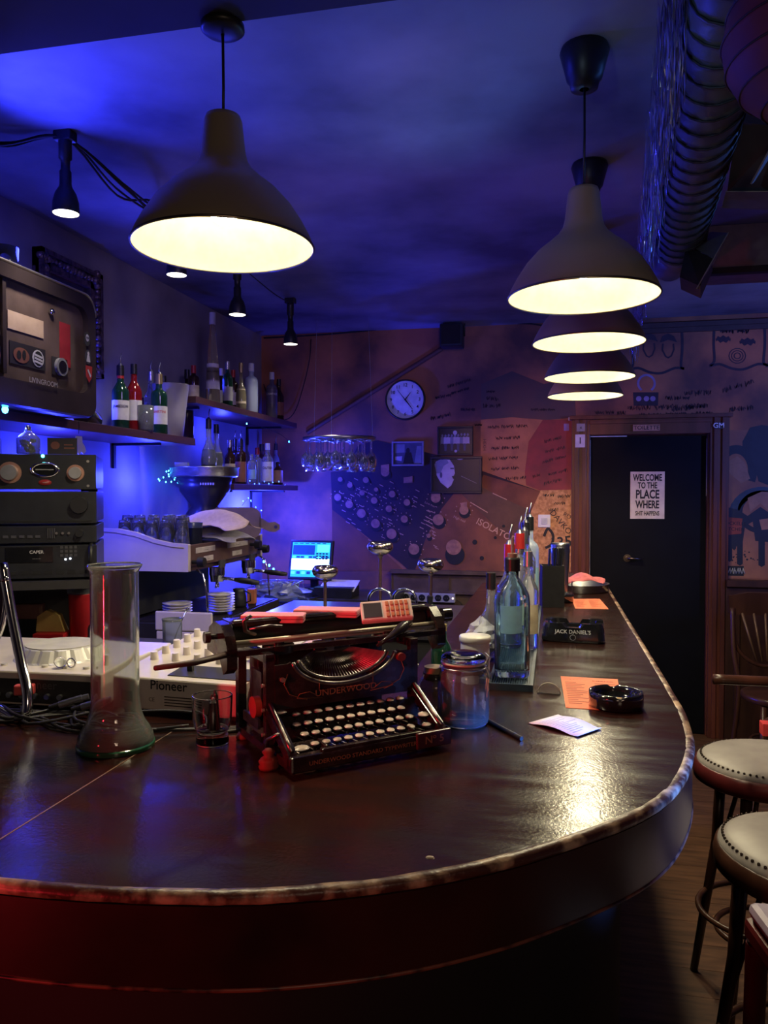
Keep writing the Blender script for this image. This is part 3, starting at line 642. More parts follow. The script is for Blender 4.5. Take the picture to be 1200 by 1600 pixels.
bigkey(-.128,.018,.046, 1.7); bigkey(.134,.048,.062, 1.6); bigkey(.124,.020,.048, 1.2); bigkey(-.136,.100,.098, 1.3)
MB().cb(0, -.002, .042, .20, .014, .008).box(-.09,.0,.03,-.085,.06,.05).box(.085,0,.03,.09,.06,.05).build('space_bar', TBK, ty, bev=.003)
MB().box(-.145,.106,.03,.145,.115,.085).build('inner_plate', TBK, ty)
for s in (-1, 1):                                # nickel side trims sloping down beside the keys
    MB().tube([(s*.150,.004,.047),(s*.150,.03,.060),(s*.150,.128,.118),(s*.150,.140,.135)], .0042, 8).build('side_trim', TSTEEL, ty)
for sx, sy in ((-1,.09),(1,.09),(-1,.28),(1,.28)):
    MB().lathe([(.0001,0),(.013,0),(.015,.004),(.013,.010),(.009,.016),(.0001,.017)], 16, (sx*.150, sy, 0)).build('rubber_foot', M('red_brown_rubber', (.20,.03,.02), .6), ty)
MB().lathe([(.0001,0),(.016,0),(.018,.006),(.016,.010),(.018,.016),(.014,.022),(.008,.026),(.012,.034),(.006,.040),(.0001,.041)], 20, (-.170,.068,0)).build('foot_knob', M('red_brown_rubber'), ty)
NPRE = set(o.name for o in ty.children)
# carriage
g = MB(); g.cyl((-.175,.215,.243),(.175,.215,.243),.0215, n=28); g.build('platen', M('platen_rubber', (.02,.018,.018), .45), ty)
g = MB()
g.box(-.192,.150,.208,.192,.160,.221); g.box(-.192,.26,.205,.192,.285,.220)
g.build('carriage_rail', TBK, ty, bev=.002)
MB().tube([(-.19,.172,.233),(.19,.172,.233)], .0052, 8).box(-.185,.168,.224,.185,.174,.229).build('paper_bail', M('aged_nickel'), ty)
YZ = Matrix(((0,0,1,0),(1,0,0,0),(0,1,0,0),(0,0,0,1)))
for s in (-1, 1):
    x0, x1 = sorted((s*.180, s*.196)); MB().prism([(.15,.185),(.15,.225),(.165,.250),(.19,.270),(.235,.272),(.27,.255),(.285,.215),(.285,.205),(.2,.200),(.175,.170)], x0, x1, 0, YZ).build('carriage_end', TBK, ty, bev=.004)
MB().cyl((-.210,.215,.243),(-.196,.215,.243),.006).cyl((-.216,.215,.243),(-.208,.215,.243),.012, n=20).build('platen_knob', TBK, ty, bev=.002)
MB().cyl((.196,.215,.243),(.218,.215,.243),.006).cyl((.218,.215,.243),(.236,.215,.243),.017, n=20).build('platen_knob', TBK, ty, bev=.002)
MB().box(-.178,.19,.266,.178,.262,.272).box(-.165,.236,.25,.165,.242,.264).tube([(-.175,.20,.268),(.175,.20,.268)], .009, 10).build('paper_table', TBK, ty, bev=.002)
MB().tube([(-.15,.16,.25),(-.17,.14,.262),(-.175,.13,.285),(-.165,.125,.295)], .0035, 6).tube([(-.16,.155,.262),(-.13,.145,.268),(-.11,.145,.264)], .003, 6).build('line_space_lever', TSTEEL, ty)
MB().tube([(-.192,.16,.215),(-.25,.12,.214),(-.31,.10,.216)], [.007,.006,.005], 8).build('return_lever', M('dark_handle', (.06,.03,.025), .5), ty)
for o in ty.children:                              # the carriage is wider than the body
    if o.name not in NPRE:
        for v in o.data.vertices: v.co.x = v.co.x*1.18 + .012
MB().cyl((-.158,.16,.10),(-.170,.16,.10),.022, n=20).build('side_disc', M('red_lit_disc', (.35,.05,.03), .4), ty)
MB().tube([(-.158,.05,.07),(-.165,.09,.05),(-.16,.11,.03)], .004, 6).build('side_link', TSTEEL, ty)
MB().box(-.163,.15,.055,-.158,.24,.075).build('side_bar', TSTEEL, ty)
for x in (-.14, .10): MB().box(x,.20,.10,x+.04,.26,.16).build('spring_drum', TSTEEL, ty)
for i in range(6):
    MB().cyl((-.1635 + .327*(i % 2),.126,.05 + .05*(i//2)),(-.1585 + .317*(i % 2),.126,.05 + .05*(i//2)),.004, n=8).build('screw', M('aged_nickel'), ty)
MB().cyl((.116,.116,.178),(.116,.106,.178),.009, n=16).build('ribbon_knob', M('red_brown_rubber'), ty)
MB().cyl((-.128,.116,.160),(-.128,.110,.160),.005, n=10).build('screw', M('aged_nickel'), ty)
TYM = Matrix.Translation((mid.x, mid.y, BT)) @ Matrix.Rotation(yaw_t, 4, 'Z')
def onty(x, y, z): return TYM @ Vector((x, y, z))
# pink boxes and card terminal lying on the typewriter
PINK = M('pink_plastic', (.85,.32,.36), .35, 0, (.75,.26,.30), 10)
p = az(428,971,1.328)
t = thing('pink_case', 'flat pink case lying on the left end of the typewriter carriage', 'case', p, R(10))
MB().cb(0,0,.0075,.118,.045,.015).build('lid', PINK, t, bev=.003); MB().cb(0,0,.0075,.1185,.0455,.0015).build('lid_seam', M('dark_pink', (.4,.08,.1), .5), t)
p = az(512,962,1.329)
t = thing('pink_case', 'longer pink case lying farther back on the carriage, its end under the card terminal', 'case', p, R(3))
MB().cb(0,0,.0075,.128,.05,.015).build('lid', PINK, t, bev=.004); MB().cb(0,0,.006,.1285,.0505,.0015).build('lid_seam', M('dark_pink'), t); MB().cb(-.01,-.0258,.004,.014,.002,.003).build('clasp', M('bright_clasp', (.9,.85,.8), .3), t)
p = az(604,955,1.345)
t = thing('card_terminal', 'pinkish white handheld terminal with grey screen and brown keys on typewriter carriage', 'terminal', p, (R(48), R(-4), R(18)))
MB().cb(0,0,0,.098,.044,.013).build('terminal_body', M('pale_pink_plastic', (.82,.62,.58), .4), t, bev=.003)
MB().cb(-.027,0,.0068,.034,.032,.002).build('screen', M('lcd_grey', (.06,.07,.09), .2), t)
MB().cb(-.027,0,.0064,.040,.038,.001).build('screen_frame', M('pale_frame', (.7,.7,.72), .4), t)
kk = MB().cb(0,0,0,.0062,.0095,.003).build('button', M('brown_button', (.50,.17,.08), .5), t, bev=.001)
for i in range(15):
    o = kk if i == 0 else kk.copy()
    if i: COL.objects.link(o); o.parent = t
    o.location = (.0015 + (i % 5)*.0092, .0125 - (i//5)*.0125, .0075)

# ================================================================== THINGS ON THE BAR
def glass_wall(prof_out, th, floor):          # closed profile: outside up, inside down
    o = [(.0001, 0)] + prof_out; i = [(max(r - th, .0001), z) for r, z in prof_out[::-1] if z > floor + .001]; return o + i + [(i[-1][0]*.96, floor), (.0001, floor)]
p = az(181, 1166, BT)
t = thing('glass_cylinder_vase', 'tall clear glass cylinder vase flaring into a wide greenish foot at left of typewriter', 'vase', (p.x, p.y, BT))
SC = .0001
pr = [(.062,0),(.068,.004),(.069,.012),(.067,.022),(.060,.036),(.051,.050),(.046,.066),(.043,.088),(.043,.322),(.0445,.328),(.048,.332),(.050,.336),(.048,.339)]
MB().lathe(glass_wall(pr, .003, .022), 48).build('glass_wall', GLASSG, t)
MB().lathe([(.0695,.001),(.0705,.006),(.0695,.011),(.066,.002),(.0695,.001)], 48).build('green_foot_rim', M('green_glass_rim', (.03,.16,.08), .1, trans=.5), t)
p = az(332, 1160, BT)
t = thing('pen_tumbler', 'thick clear glass tumbler holding pens, left of the typewriter', 'glass', (p.x, p.y, BT))
MB().lathe(glass_wall([(.030,0),(.031,.003),(.030,.016),(.028,.022),(.033,.030),(.0365,.045),(.038,.088),(.0375,.090)], .0028, .026), 36).build('glass_body', GLASS, t)
for i, (dx, dy, lean, r_, m_, zz) in enumerate(((-.012,.004,8,.004,BLACKP,.093),(.010,.012,-6,.005,BLACKP,.098),(.002,-.006,3,.006,M('marker_grey',(.3,.25,.25),.4),.088),(.016,-.004,-10,.004,M('pen_dark_red',(.2,.02,.03),.4),.086),(-.004,.015,5,.004,M('pen_dark_red'),.09))):
    tag(MB().cyl((0,0,0),(0,0,zz-.028-.01),r_, n=10).cyl((0,0,zz-.038),(0,0,zz-.028),r_*.9,r_*.3, n=10).build('pen', m_, None, (p.x + dx*.7, p.y + dy*.7, BT + .0275), (R(lean*.6), R(lean), 0)), ('dark pen leaning in the glass tumbler, left side', 'black pen at back of the glass tumbler', 'thick grey marker in the middle of the glass tumbler', 'dark red pen leaning right in glass tumbler', 'dark red pen at the back left of glass tumbler')[i], 'pen')
# ribbed swing-top jar
p = az(724, 1130, BT)
t = thing('swing_top_jar', 'ribbed clear glass storage jar with swing top lid, right of the typewriter', 'jar', (p.x, p.y, BT))
n = 96; vs = []; fs = []
po = [(.046,.0),(.050,.006),(.051,.014),(.051,.095),(.050,.102),(.046,.112),(.043,.116),(.043,.124)]
pi_ = [(.040,.124),(.040,.114),(.0455,.101),(.0465,.094),(.0465,.014),(.044,.008),(.0001,.008)]
for k, (r, z) in enumerate([(.0001,0)] + po + pi_):
    for i in range(n):
        rr = r + (.0011 if (3 <= k <= 4 and i % 2) else 0); a = 2*pi*i/n; vs.append((rr*cos(a), rr*sin(a), z))
K = len(po) + len(pi_) + 1
for j in range(K-1):
    for i in range(n): fs.append((j*n+i, j*n+(i+1) % n, (j+1)*n+(i+1) % n, (j+1)*n+i))
MB().add(vs, fs, 0, True).build('glass_body', M('ribbed_jar_glass', (.86,.88,.95), .05, trans=.90, ior=1.42), t)
MB().lathe([(.0001,.128),(.040,.128),(.045,.129),(.046,.133),(.044,.139),(.036,.144),(.030,.146),(.0001,.146)], 40).build('glass_lid', GLASS, t)
MB().lathe([(.041,.124),(.046,.124),(.0465,.126),(.046,.128),(.041,.128),(.041,.124)], 40).build('rubber_seal', M('pale_rubber', (.5,.45,.4), .6), t)
g = MB(); g.tube([(.047*cos(a*pi/16), .047*sin(a*pi/16), .117) for a in range(32)], .0013, 6, closed=True)
g.tube([(.047,.012,.117),(.053,.012,.105),(.056,0,.094),(.053,-.012,.105),(.047,-.012,.117)], .0013, 6); g.tube([(.047,.010,.118),(.054,.008,.136),(.044,0,.145),(.054,-.008,.136),(.047,-.010,.118)], .0013, 6)
g.build('wire_clasp', STEEL, t); t.rotation_euler = (0,0,R(10))
# smoked candle glass between typewriter and jar
p = az(668, 1128, BT)
t = thing('smoked_glass_bottle', 'squat smoked glass jar tucked between typewriter and ribbed jar', 'jar', (p.x + .012, p.y + .015, BT))
MB().lathe(glass_wall([(.030,0),(.034,.004),(.035,.010),(.035,.068),(.033,.078),(.026,.088),(.024,.096),(.0245,.100)], .002, .006), 32).build('glass_body', SMOKE, t)
MB().cyl((0,0,.086),(0,0,.112),.0215, n=20).build('cork', M('cork_brown', (.35,.24,.15), .7), t)
p = az(690, 1060, BT)
t = thing('green_bottle', 'small green glass bottle peeking from behind the ribbed jar', 'bottle', (p.x, p.y, BT))
MB().lathe([(.0001,0),(.026,0),(.027,.006),(.027,.07),(.022,.085),(.013,.10),(.012,.125),(.0001,.125)], 24).build('bottle_body', BGREEN, t); MB().cyl((0,0,.122),(0,0,.138),.013, n=16).build('cap', M('gold_cap', (.6,.45,.15), .4, .6), t)
# white tub, crumpled bag
p = az(742, 1072, BT)
t = thing('white_tub', 'white lidded plastic tub standing behind the ribbed jar', 'tub', (p.x, p.y, BT))
MB().cyl((0,0,0),(0,0,.115),.035, n=36).build('tub_body', M('lilac_white_plastic', (.75,.72,.75), .45), t); MB().lathe([(.0001,.124),(.037,.124),(.0385,.121),(.0385,.110),(.036,.109)], 36).build('lid', WHITE, t)
g = MB(); g.lathe([(.0356,.03),(.0356,.085)], 20, a0=R(-60), a1=R(50)); 
g.build('label', M('printed_label', (.45,.30,.32), .6, 0, (.72,.68,.68), 60), t)
t = thing('crumpled_bag', 'crumpled clear plastic bag behind the white tub', 'bag', tuple(az(752, 1030, BT)))
rd = random.Random(9); vs = []; n = 18
g = MB(); m_ = 10
for j in range(m_+1):
    for i in range(n):
        rr = .048*sin(pi*min(j, m_-.05)/m_ * .95 + .12)*(1 + rd.uniform(-.25,.25)); vs.append((rr*cos(2*pi*i/n), rr*sin(2*pi*i/n), .002 + .12*j/m_ + rd.uniform(-.003,.003)*(j > 0)))
g.add(vs, [(j*n+i, j*n+(i+1) % n, (j+1)*n+(i+1) % n, (j+1)*n+i) for j in range(m_) for i in range(n)], 0, False)
g.build('plastic_film', M('crinkled_film', (.75,.78,.85), .2, 0, (.6,.65,.8), 30, trans=.4), t)
# drip mats
BM = M('rubber_bar_mat', (.03,.05,.075), .45, 0, (.02,.03,.05), 30)
def mat_(y0, y1, label):
    x0, x1 = -.152, -.045; t = thing('bar_mat', label, 'mat', ((x0+x1)/2, (y0+y1)/2, BT)); w, d = x1-x0, y1-y0
    MB().cb(0,0,.004,w,d,.008).build('mat_base', BM, t)
    g = MB(); k = int(d/.0095)
    for s in (-1, 1): g.cb(s*(w/2-.004),0,.012,.008,d,.008); g.cb(0,s*(d/2-.004),.012,w-.016,.008,.008)
    n = 16
    for i in range(n): g.cb(-w/2 + .012 + i*(w-.024)/(n-1), 0, .0105, .0026, d-.016, .005)
    g.build('mat_ribs', BM, t)
mat_(1.865, 2.50, 'dark blue ribbed rubber bar mat, the near one, under the front bottle'); mat_(2.52, 3.20, 'ribbed rubber bar mat farther along under the other bottles')
# bottles
def lathe_bottle(h, r, kind='round'):
    if kind == 'round': return [(.0001,0),(r*.93,0),(r,.006),(r,h*.58),(r*.96,h*.62),(r*.6,h*.70),(r*.40,h*.75),(r*.37,h*.92),(r*.42,h*.925),(r*.42,h*.95),(.0001,h*.95)]
    if kind == 'slim': return [(.0001,0),(r*.95,0),(r,.005),(r*.9,h*.35),(r*.62,h*.6),(r*.42,h*.8),(r*.36,h*.93),(.0001,h*.93)]
    if kind == 'shoulder': return [(.0001,0),(r*.95,0),(r,.006),(r,h*.62),(r*.97,h*.67),(r*.80,h*.71),(r*.42,h*.745),(r*.38,h*.78),(r*.38,h*.94),(.0001,h*.94)]
    if kind == 'bulb': return [(.0001,0),(r*.8,0),(r*.98,h*.1),(r,h*.3),(r*.85,h*.45),(r*.5,h*.56),(r*.36,h*.65),(r*.33,h*.93),(.0001,h*.93)]
    if kind == 'decanter': return [(.0001,0),(r*.9,0),(r,.01),(r*1.02,h*.5),(r*.95,h*.55),(r*.3,h*.60),(r*.28,h*.8),(r*.4,h*.82),(.0001,h*.82)]
def rat(prof, z):
    for (r0, z0), (r1, z1) in zip(prof, prof[1:]):
        if z0 <= z <= z1 and z1 > z0: return r0 + (r1-r0)*(z-z0)/(z1-z0)
    return prof[-2][0]
def bottle(label, loc, h, r, kind, gm, cap=None, lab=None, txt=None, tcol=None, pour=False, group=None, lz=(.16,.46), sq=False, ts=.02, liquid=None, neck=None, span=75, rz=None):
    t = thing('bottle', label, 'bottle', loc, face(loc[0], loc[1]) if rz is None else rz, group)
    pf = lathe_bottle(h, r, kind)
    MB().lathe(pf, 4 if sq else 24, sm=not sq, X=Matrix.Rotation(R(45), 4, 'Z') if sq else None).build('bottle_glass', gm, t, bev=.006 if sq else 0, seg=3)
    if liquid:
        MB().lathe([(.0001,.004)] + [(max(a-.0015, .0001), max(z, .005)) for a, z in pf if 0 < z <= h*liquid[1]] + [(rat(pf, h*liquid[1])-.0015, h*liquid[1]), (.0001, h*liquid[1])], 20).build('liquid', liquid[0], t)
    top = pf[-1][1]; rn = rat(pf, h*.9)
    if cap: cpo = MB().cyl((0,0,top-.030),(0,0,h),rn*1.18,rn*1.12, n=18).build('cap', cap, t, bev=.001)
    if neck: MB().lathe([(rn*1.08, top-.030),(rn*1.12, h*.80)], 18).build('neck_foil', neck, t)
    if pour:
        z = h if cap else top; MB().cyl((0,0,z),(0,0,z+.010),rn*.9,rn*.5).tube([(0,0,z),(.001,0,z+.03),(.006,0,z+.055)], [.0035,.003,.0022], 6).build('pourer', STEEL, cpo if cap else t)
    if lab:
        z0, z1 = h*lz[0], h*lz[1]; ra = rat(pf, z0) + .0008; rb = rat(pf, z1) + .0008
        if sq:
            w = r*.62; dd_ = r*.7071 + .001; lo_ = MB().box(-w, -dd_-.0005, z0, w, -dd_, z1).build('label_paper', lab, t)
        else: lo_ = MB().lathe([(ra, z0),(rb, z1)], 20, a0=R(-90-span), a1=R(-90+span)).build('label_paper', lab, t)
        if txt:
            rr = (ra+rb)/2 + .0012; g = MB()
            if sq: g.text(txt, ts, T(0, -dd_-.0012, (z0+z1)/2 + .01), 0, .012)
            else: g.text(txt, ts, T(0,0,(z0+z1)/2 + (z1-z0)*.18), 0, .012, wrap=rr); 
            g.build('lettering', tcol or INK, lo_)
    return t
LABW = M('label_white', (.75,.75,.72), .6, 0, (.66,.66,.64), 40); LABC = M('label_cream', (.72,.64,.45), .6, 0, (.6,.52,.36), 40); LABB = M('label_pale_blue', (.35,.6,.85), .5)
CAPB = M('cap_black', (.015,.015,.018), .35); CAPR = M('cap_red', (.5,.03,.03), .35); CAPG = M('cap_gold', (.55,.42,.18), .35, .7); CAPW = M('cap_white', (.7,.72,.78), .4); CAPS = M('cap_silver', (.6,.6,.65), .25, .9)
# bottles along the mat
g0 = (-.100, 1.975, BT + .013)
t = thing('bottle', 'big square pale blue gin bottle with black cap, frontmost on the bar mat', 'bottle', g0, face(*g0[:2]), 'bottles on the bar mats')
def rsq(w, d, z, n=6, c=.012):
    o = []
    for (sx, sy, a0) in ((1,1,0),(-1,1,90),(-1,-1,180),(1,-1,270)):
        for i in range(n): a = R(a0 + 90*i/(n-1)); o.append((sx*(w/2-c) + c*cos(a), sy*(d/2-c) + c*sin(a), z))
    return o
def loft(mb, rings, mat=0, sm=True):
    n = len(rings[0]); vs = [p for r_ in rings for p in r_]
    mb.add(vs, [(j*n+i, j*n+(i+1) % n, (j+1)*n+(i+1) % n, (j+1)*n+i) for j in range(len(rings)-1) for i in range(n)], mat, sm); mb.add(rings[0], [tuple(range(n-1,-1,-1))], mat); return mb.add(rings[-1], [tuple(range(n))], mat)
n4 = 24
def rring(r, z): return [(r*cos(2*pi*(i + .5 - (i//6)*0)/n4), r*sin(2*pi*(i+.5)/n4), z) for i in range(n4)]
rings = [rsq(.076,.066,0),rsq(.084,.072,.005),rsq(.086,.074,.02),rsq(.088,.076,.185),rsq(.084,.072,.203,c=.02),rsq(.068,.060,.220,c=.025),rring(.022,.238),rring(.016,.246),rring(.0155,.272)]
inner = [rring(.0115,.272),rring(.012,.246),rring(.018,.236),rsq(.060,.052,.219,c=.022),rsq(.077,.065,.201,c=.018),rsq(.081,.069,.185),rsq(.079,.067,.024),rsq(.07,.06,.018)]
g = MB(); R_ = rings + inner; n = n4; vs = [q for r_ in R_ for q in r_]
g.add(vs, [(j*n+i, j*n+(i+1) % n, (j+1)*n+(i+1) % n, (j+1)*n+i) for j in range(len(R_)-1) for i in range(n)], 0, True); g.add(rings[0], [tuple(range(n-1,-1,-1))]); g.add(inner[-1], [tuple(range(n))])
g.build('bottle_glass', M('sapphire_tinted_glass', (.62,.85,1.0), .02, trans=.97, ior=1.4), t)
MB().cyl((0,0,.262),(0,0,.292),.0195, n=24).cyl((0,0,.292),(0,0,.296),.0195,.017, n=24).build('cap', CAPB, t)
MB().cyl((0,0,.296),(0,0,.306),.012, n=16).cyl((0,0,.306),(0,0,.345),.0035, n=10).build('pourer', M('brown_pourer', (.25,.15,.12), .4), t)
MG = 'bottles on the bar mats'
bottle('tall clear bottle with red and white cap, second in the row on the mats', (-.118,2.19,BT+.013), .315, .036, 'round', BCLEAR, CAPR, LABW, None, pour=True, group=MG, neck=LABW)
bottle('green tinted bottle with striped label, on right side of the mat behind the gin bottle', (-.072,2.33,BT+.013), .285, .030, 'round', BCLEAR, CAPS, LABC, None, group=MG)
bottle('clear bottle with white foil neck, fourth along the bar mats', (-.105,2.52,BT+.017), .325, .036, 'shoulder', BCLEAR, CAPR, LABW, None, pour=True, group=MG, neck=CAPS)
bottle('clear spirit bottle with silver cap and long pourer, fifth on the mats', (-.098,2.72,BT+.017), .325, .036, 'round', BCLEAR, CAPS, None, pour=True, group=MG)
bottle('tall smooth bottle with striped neck, sixth in the row on the mats', (-.10,2.90,BT+.017), .345, .037, 'round', BCLEAR, CAPB, LABW, pour=True, group=MG)
bottle('blue tinted bottle with slim pourer, last in the row on the mats', (-.09,3.08,BT+.017), .36, .036, 'shoulder', BFROST, CAPB, LABB, pour=True, group=MG)
bottle('round shouldered bottle left of the gin bottle, half hidden behind it', (-.175,2.26,BT), .24, .036, 'bulb', BCLEAR, CAPB, None, group=MG)
# straw caddy and shaker
p = (-.005, 3.32, BT)
t = thing('straw_caddy', 'black square caddy stuffed with black straws beside the bottle row', 'caddy', p, R(8))
MB().box(-.045,-.045,0,.045,.045,.005).box(-.045,-.045,.005,-.041,.045,.17).box(.041,-.045,.005,.045,.045,.17).box(-.041,-.045,.005,.041,-.041,.17).box(-.041,.041,.005,.041,.045,.17).build('caddy_box', BLACKP, t)
rd = random.Random(2)
for i in range(16):
    x, y = rd.uniform(-.032,.032), rd.uniform(-.032,.032)
    tag(MB().cyl((0,0,0),(rd.uniform(-.015,.04),rd.uniform(-.02,.01),.235),.0035, n=6).build('straw', BLACKP, None, (p[0]+x*.7, p[1]+y*.7, BT+.006)), 'black drinking straw standing in the square caddy', 'straw', 'straws in the caddy')
t = thing('cocktail_shaker', 'ribbed steel tumbler standing behind the straw caddy', 'shaker', (.03, 3.52, BT))
MB().lathe([(.0001,0),(.030,0),(.034,.02),(.040,.20),(.042,.21),(.042,.225),(.040,.23),(.042,.24),(.040,.25),(.0001,.25)], 28).build('shaker_body', STEEL, t)
t = thing('napkin_holder', 'small chrome holder beside the metal tray at far end of the bar', 'holder', (.055, 3.62, BT))
MB().box(-.03,-.03,0,.03,.03,.012).box(-.03,-.03,.012,-.026,.03,.07).box(.026,-.03,.012,.03,.03,.07).build('holder_frame', CHROME, t, bev=.002)
# metal tray with red cloth
t = thing('serving_tray', 'round steel serving tray at the far end of the bar', 'tray', (.125, 3.86, BT))
MB().lathe([(.0001,0),(.128,0),(.133,.004),(.134,.034),(.138,.036),(.138,.038),(.131,.038),(.130,.006),(.0001,.005)], 48).build('tray_pan', STEEL, t)
rd = random.Random(6)
def cloth(name, label, cat, loc, w, d, h, m, seed, rz=0, fold=2.):
    rd = random.Random(seed); n = 14; ph = [rd.uniform(0, 6) for _ in range(6)]; vs = []
    for j in range(n+1):
        for i in range(n+1):
            u, v = i/n*2-1, j/n*2-1; e_ = max(0, 1 - (u*u*.6 + v*v*.6)); z = h*e_*(.75 + .25*sin(fold*3*u + ph[0] + 2*v)) + .006*abs(sin(5*v*fold + ph[1] + 3*u)); vs.append((u*w/2*(1 + .12*sin(3*v + ph[2])), v*d/2*(1 + .12*sin(4*u + ph[3])), max(z, .001)))
    g = MB().add(vs, [(j*(n+1)+i, j*(n+1)+i+1, (j+1)*(n+1)+i+1, (j+1)*(n+1)+i) for j in range(n) for i in range(n)], 0, True)
    o = g.build(name, m, None, loc, rz, sub=1); s_ = o.modifiers.new('thick', 'SOLIDIFY'); s_.thickness = .002; s_.offset = 1
    return tag(o, label, cat)
cloth('bar_cloth', 'crumpled pinkish red cloth lying in the round steel tray', 'cloth', (.135,3.86,BT+.0385), .19, .13, .045, M('pink_red_cloth', (.62,.16,.17), .9, 0, (.5,.12,.13), 40), 3, R(10))
tag(MB().prism([(-.03,-.02),(.03,-.03),(.02,.03),(-.02,.02)], 0, .012).build('paper_napkin', WHITE, None, (.03,3.82,BT+.040), (0, R(0), 0), bev=.002), 'white folded paper napkin at left edge of the steel tray', 'napkin')
# ashtrays
GB = M('black_glass', (.008,.008,.010), .08, 0, (.012,.012,.014), 20, coat=1)
def round_ash(label, loc, r, h, notches=4):
    t = thing('ashtray', label, 'ashtray', loc); n = 48; prof = [(.0001,0,0),(r*.93,0,0),(r,.004,0),(r*1.01,h*.75,0),(r,h,1),(r*.88,h,1),(r*.82,h*.7,0),(r*.78,.010,0),(.0001,.009,0)]; vs = []
    for q, z, nt_ in prof:
        for i in range(n):
            a = 2*pi*i/n; zz = z - (.0045 if (nt_ and (i % (n//notches)) in (0, 1)) else 0); vs.append((q*cos(a), q*sin(a), zz))
    MB().add(vs, [(j*n+i, j*n+(i+1) % n, (j+1)*n+(i+1) % n, (j+1)*n+i) for j in range(len(prof)-1) for i in range(n)], 0, True).build('tray_bowl', GB, t); return t
p = az(963, 1106, BT); round_ash('round black glass ashtray with a cigarette butt, on the orange leaflet', (p.x, p.y + .01, BT + .001), .058, .034)
tag(MB().cyl((0,0,0),(.030,0,.004),.0036, n=10).cyl((.030,0,.004),(.042,0,.0056),.0037, n=10, mat=1).build('cigarette_butt', [M('cigarette_paper', (.75,.70,.60), .7), M('filter_tan', (.55,.33,.15), .7)], None, (p.x - .022, p.y + .018, BT + .0155), R(-35)), 'stubbed cigarette butt lying in the round black ashtray', 'cigarette')
p = az(877, 940, BT); round_ash('small round black ashtray beside the far leaflet', (p.x, p.y, BT), .052, .038)
p = az(897, 1003, BT)
t = thing('ashtray', 'large rectangular black glass ashtray with a white whiskey emblem', 'ashtray', (p.x + .0, p.y + .045, BT), R(-4))
w, d, h = .195, .13, .060
g = MB(); NB = 8
def rr(w, d, z, c=.02): return rsq(w, d, z, 5, c)
rings = [rr(w*.96,d*.94,0), rr(w,d,.006), rr(w*.96,d*.95,h*.85), rr(w*.92,d*.92,h), rr(w*.72,d*.66,h), rr(w*.66,d*.60,h*.8), rr(w*.60,d*.52,.014)]
for j in (3, 4):
    rings[j] = [(x, y, z - (.014 if abs(x) < w*.12 or abs(y) < d*.10 else 0)) for x, y, z in rings[j]]
# notch needs points on the sides: rebuild with subdivided straight edges
def rr2(w, d, z, c=.02, nt_=False):
    o = rsq(w, d, z, 5, c); out = []
    for i, a_ in enumerate(o):
        b_ = o[(i+1) % len(o)]; out.append(a_)
        if (Vector(a_) - Vector(b_)).length > .02:
            for k in range(1, 12): q = Vector(a_).lerp(Vector(b_), k/12); out.append((q.x, q.y, z - (.013 if nt_ and 4 <= k <= 8 else 0)))
    return out
rings = [rr2(w*.96,d*.94,0), rr2(w,d,.006), rr2(w*.96,d*.95,h*.78), rr2(w*.92,d*.92,h,nt_=True), rr2(w*.72,d*.66,h,nt_=True), rr2(w*.66,d*.60,h*.72), rr2(w*.60,d*.52,.014)]
loft(g, rings, 0, False).build('tray_bowl', GB, t)
g = MB(); LX = T(0,-d*.4905,.034) @ Matrix.Rotation(R(-3), 4, 'X')
g.text("JACK DANIEL'S", .0165, LX, 0, .01); LX2 = T(0,-d*.492,.017) @ Matrix.Rotation(R(-3), 4, 'X')
g.tube([(LX2 @ Vector((.0085*cos(a*pi/10), 0, .0085*sin(a*pi/10)))) for a in range(20)], .0006, 4, closed=True); g.text('7', .012, LX2, 0, .02)
g.build('emblem', M('emblem_white', (.75,.75,.78), .5), t)
# leaflets, receipt, pen, acrylic holder
ORL = M('orange_leaflet_paper', (.85,.20,.09), .7, 0, (.78,.17,.08), 30); RINK = M('dark_red_ink', (.25,.03,.02), .7)
def leaflet(label, pts, seed, heads=()):
    P = [az(x, y, BT) for x, y in pts]; c = sum(P, Vector())/4
    t = thing('leaflet', label, 'leaflet', (c.x, c.y, BT), 0)
    q = [(v.x-c.x, v.y-c.y) for v in P]; MB().prism(q, .0002, .0010).build('paper_sheet', ORL, t)
    ux = Vector(q[1]) - Vector(q[0]); uy = Vector(q[3]) - Vector(q[0]); o = Vector(q[0]); g = MB(); rd = random.Random(seed)
    def at_(u, v): w_ = o + ux*u + uy*v; return (w_.x, w_.y, .0013)
    for v in [.2 + .055*i for i in range(13)]:
        for u0, u1 in ((.06,.45),(.56,.94)):
            e_ = u0 + (u1-u0)*rd.uniform(.4,1); g.add([at_(u0,v),at_(e_,v),at_(e_,v+.018),at_(u0,v+.018)], [(0,3,2,1)])
    for s, u, v, sz in heads:
        vs, fs = text_mesh(s, sz, .015); base = Vector(at_(u, v)); ex = ux.normalized(); ey = Vector((-ex.y, ex.x)) 
        g.add([(base.x + ex.x*a_ + ey.x*b_, base.y + ex.y*a_ + ey.y*b_, .0014) for a_, b_, _ in vs], fs)
    g.build('print', RINK, t); return t
leaflet('near orange menu leaflet lying under the round black ashtray', ((876,1057),(965,1062),(974,1112),(884,1106)), 1, (('- - - -', .25, .10, .014), ('KIERNIK', .72, .12, .014)))
leaflet('far orange leaflet on the bar beside the small round ashtray', ((893,936),(937,936),(951,952),(899,951)), 2)
P = [az(x, y, BT) for x, y in ((826,1131),(872,1118),(940,1140),(903,1153))]; c = sum(P, Vector())/4
t = thing('receipt', 'curled lilac white till receipt lying on the bar', 'receipt', (c.x, c.y, BT))
vs = []; n = 12
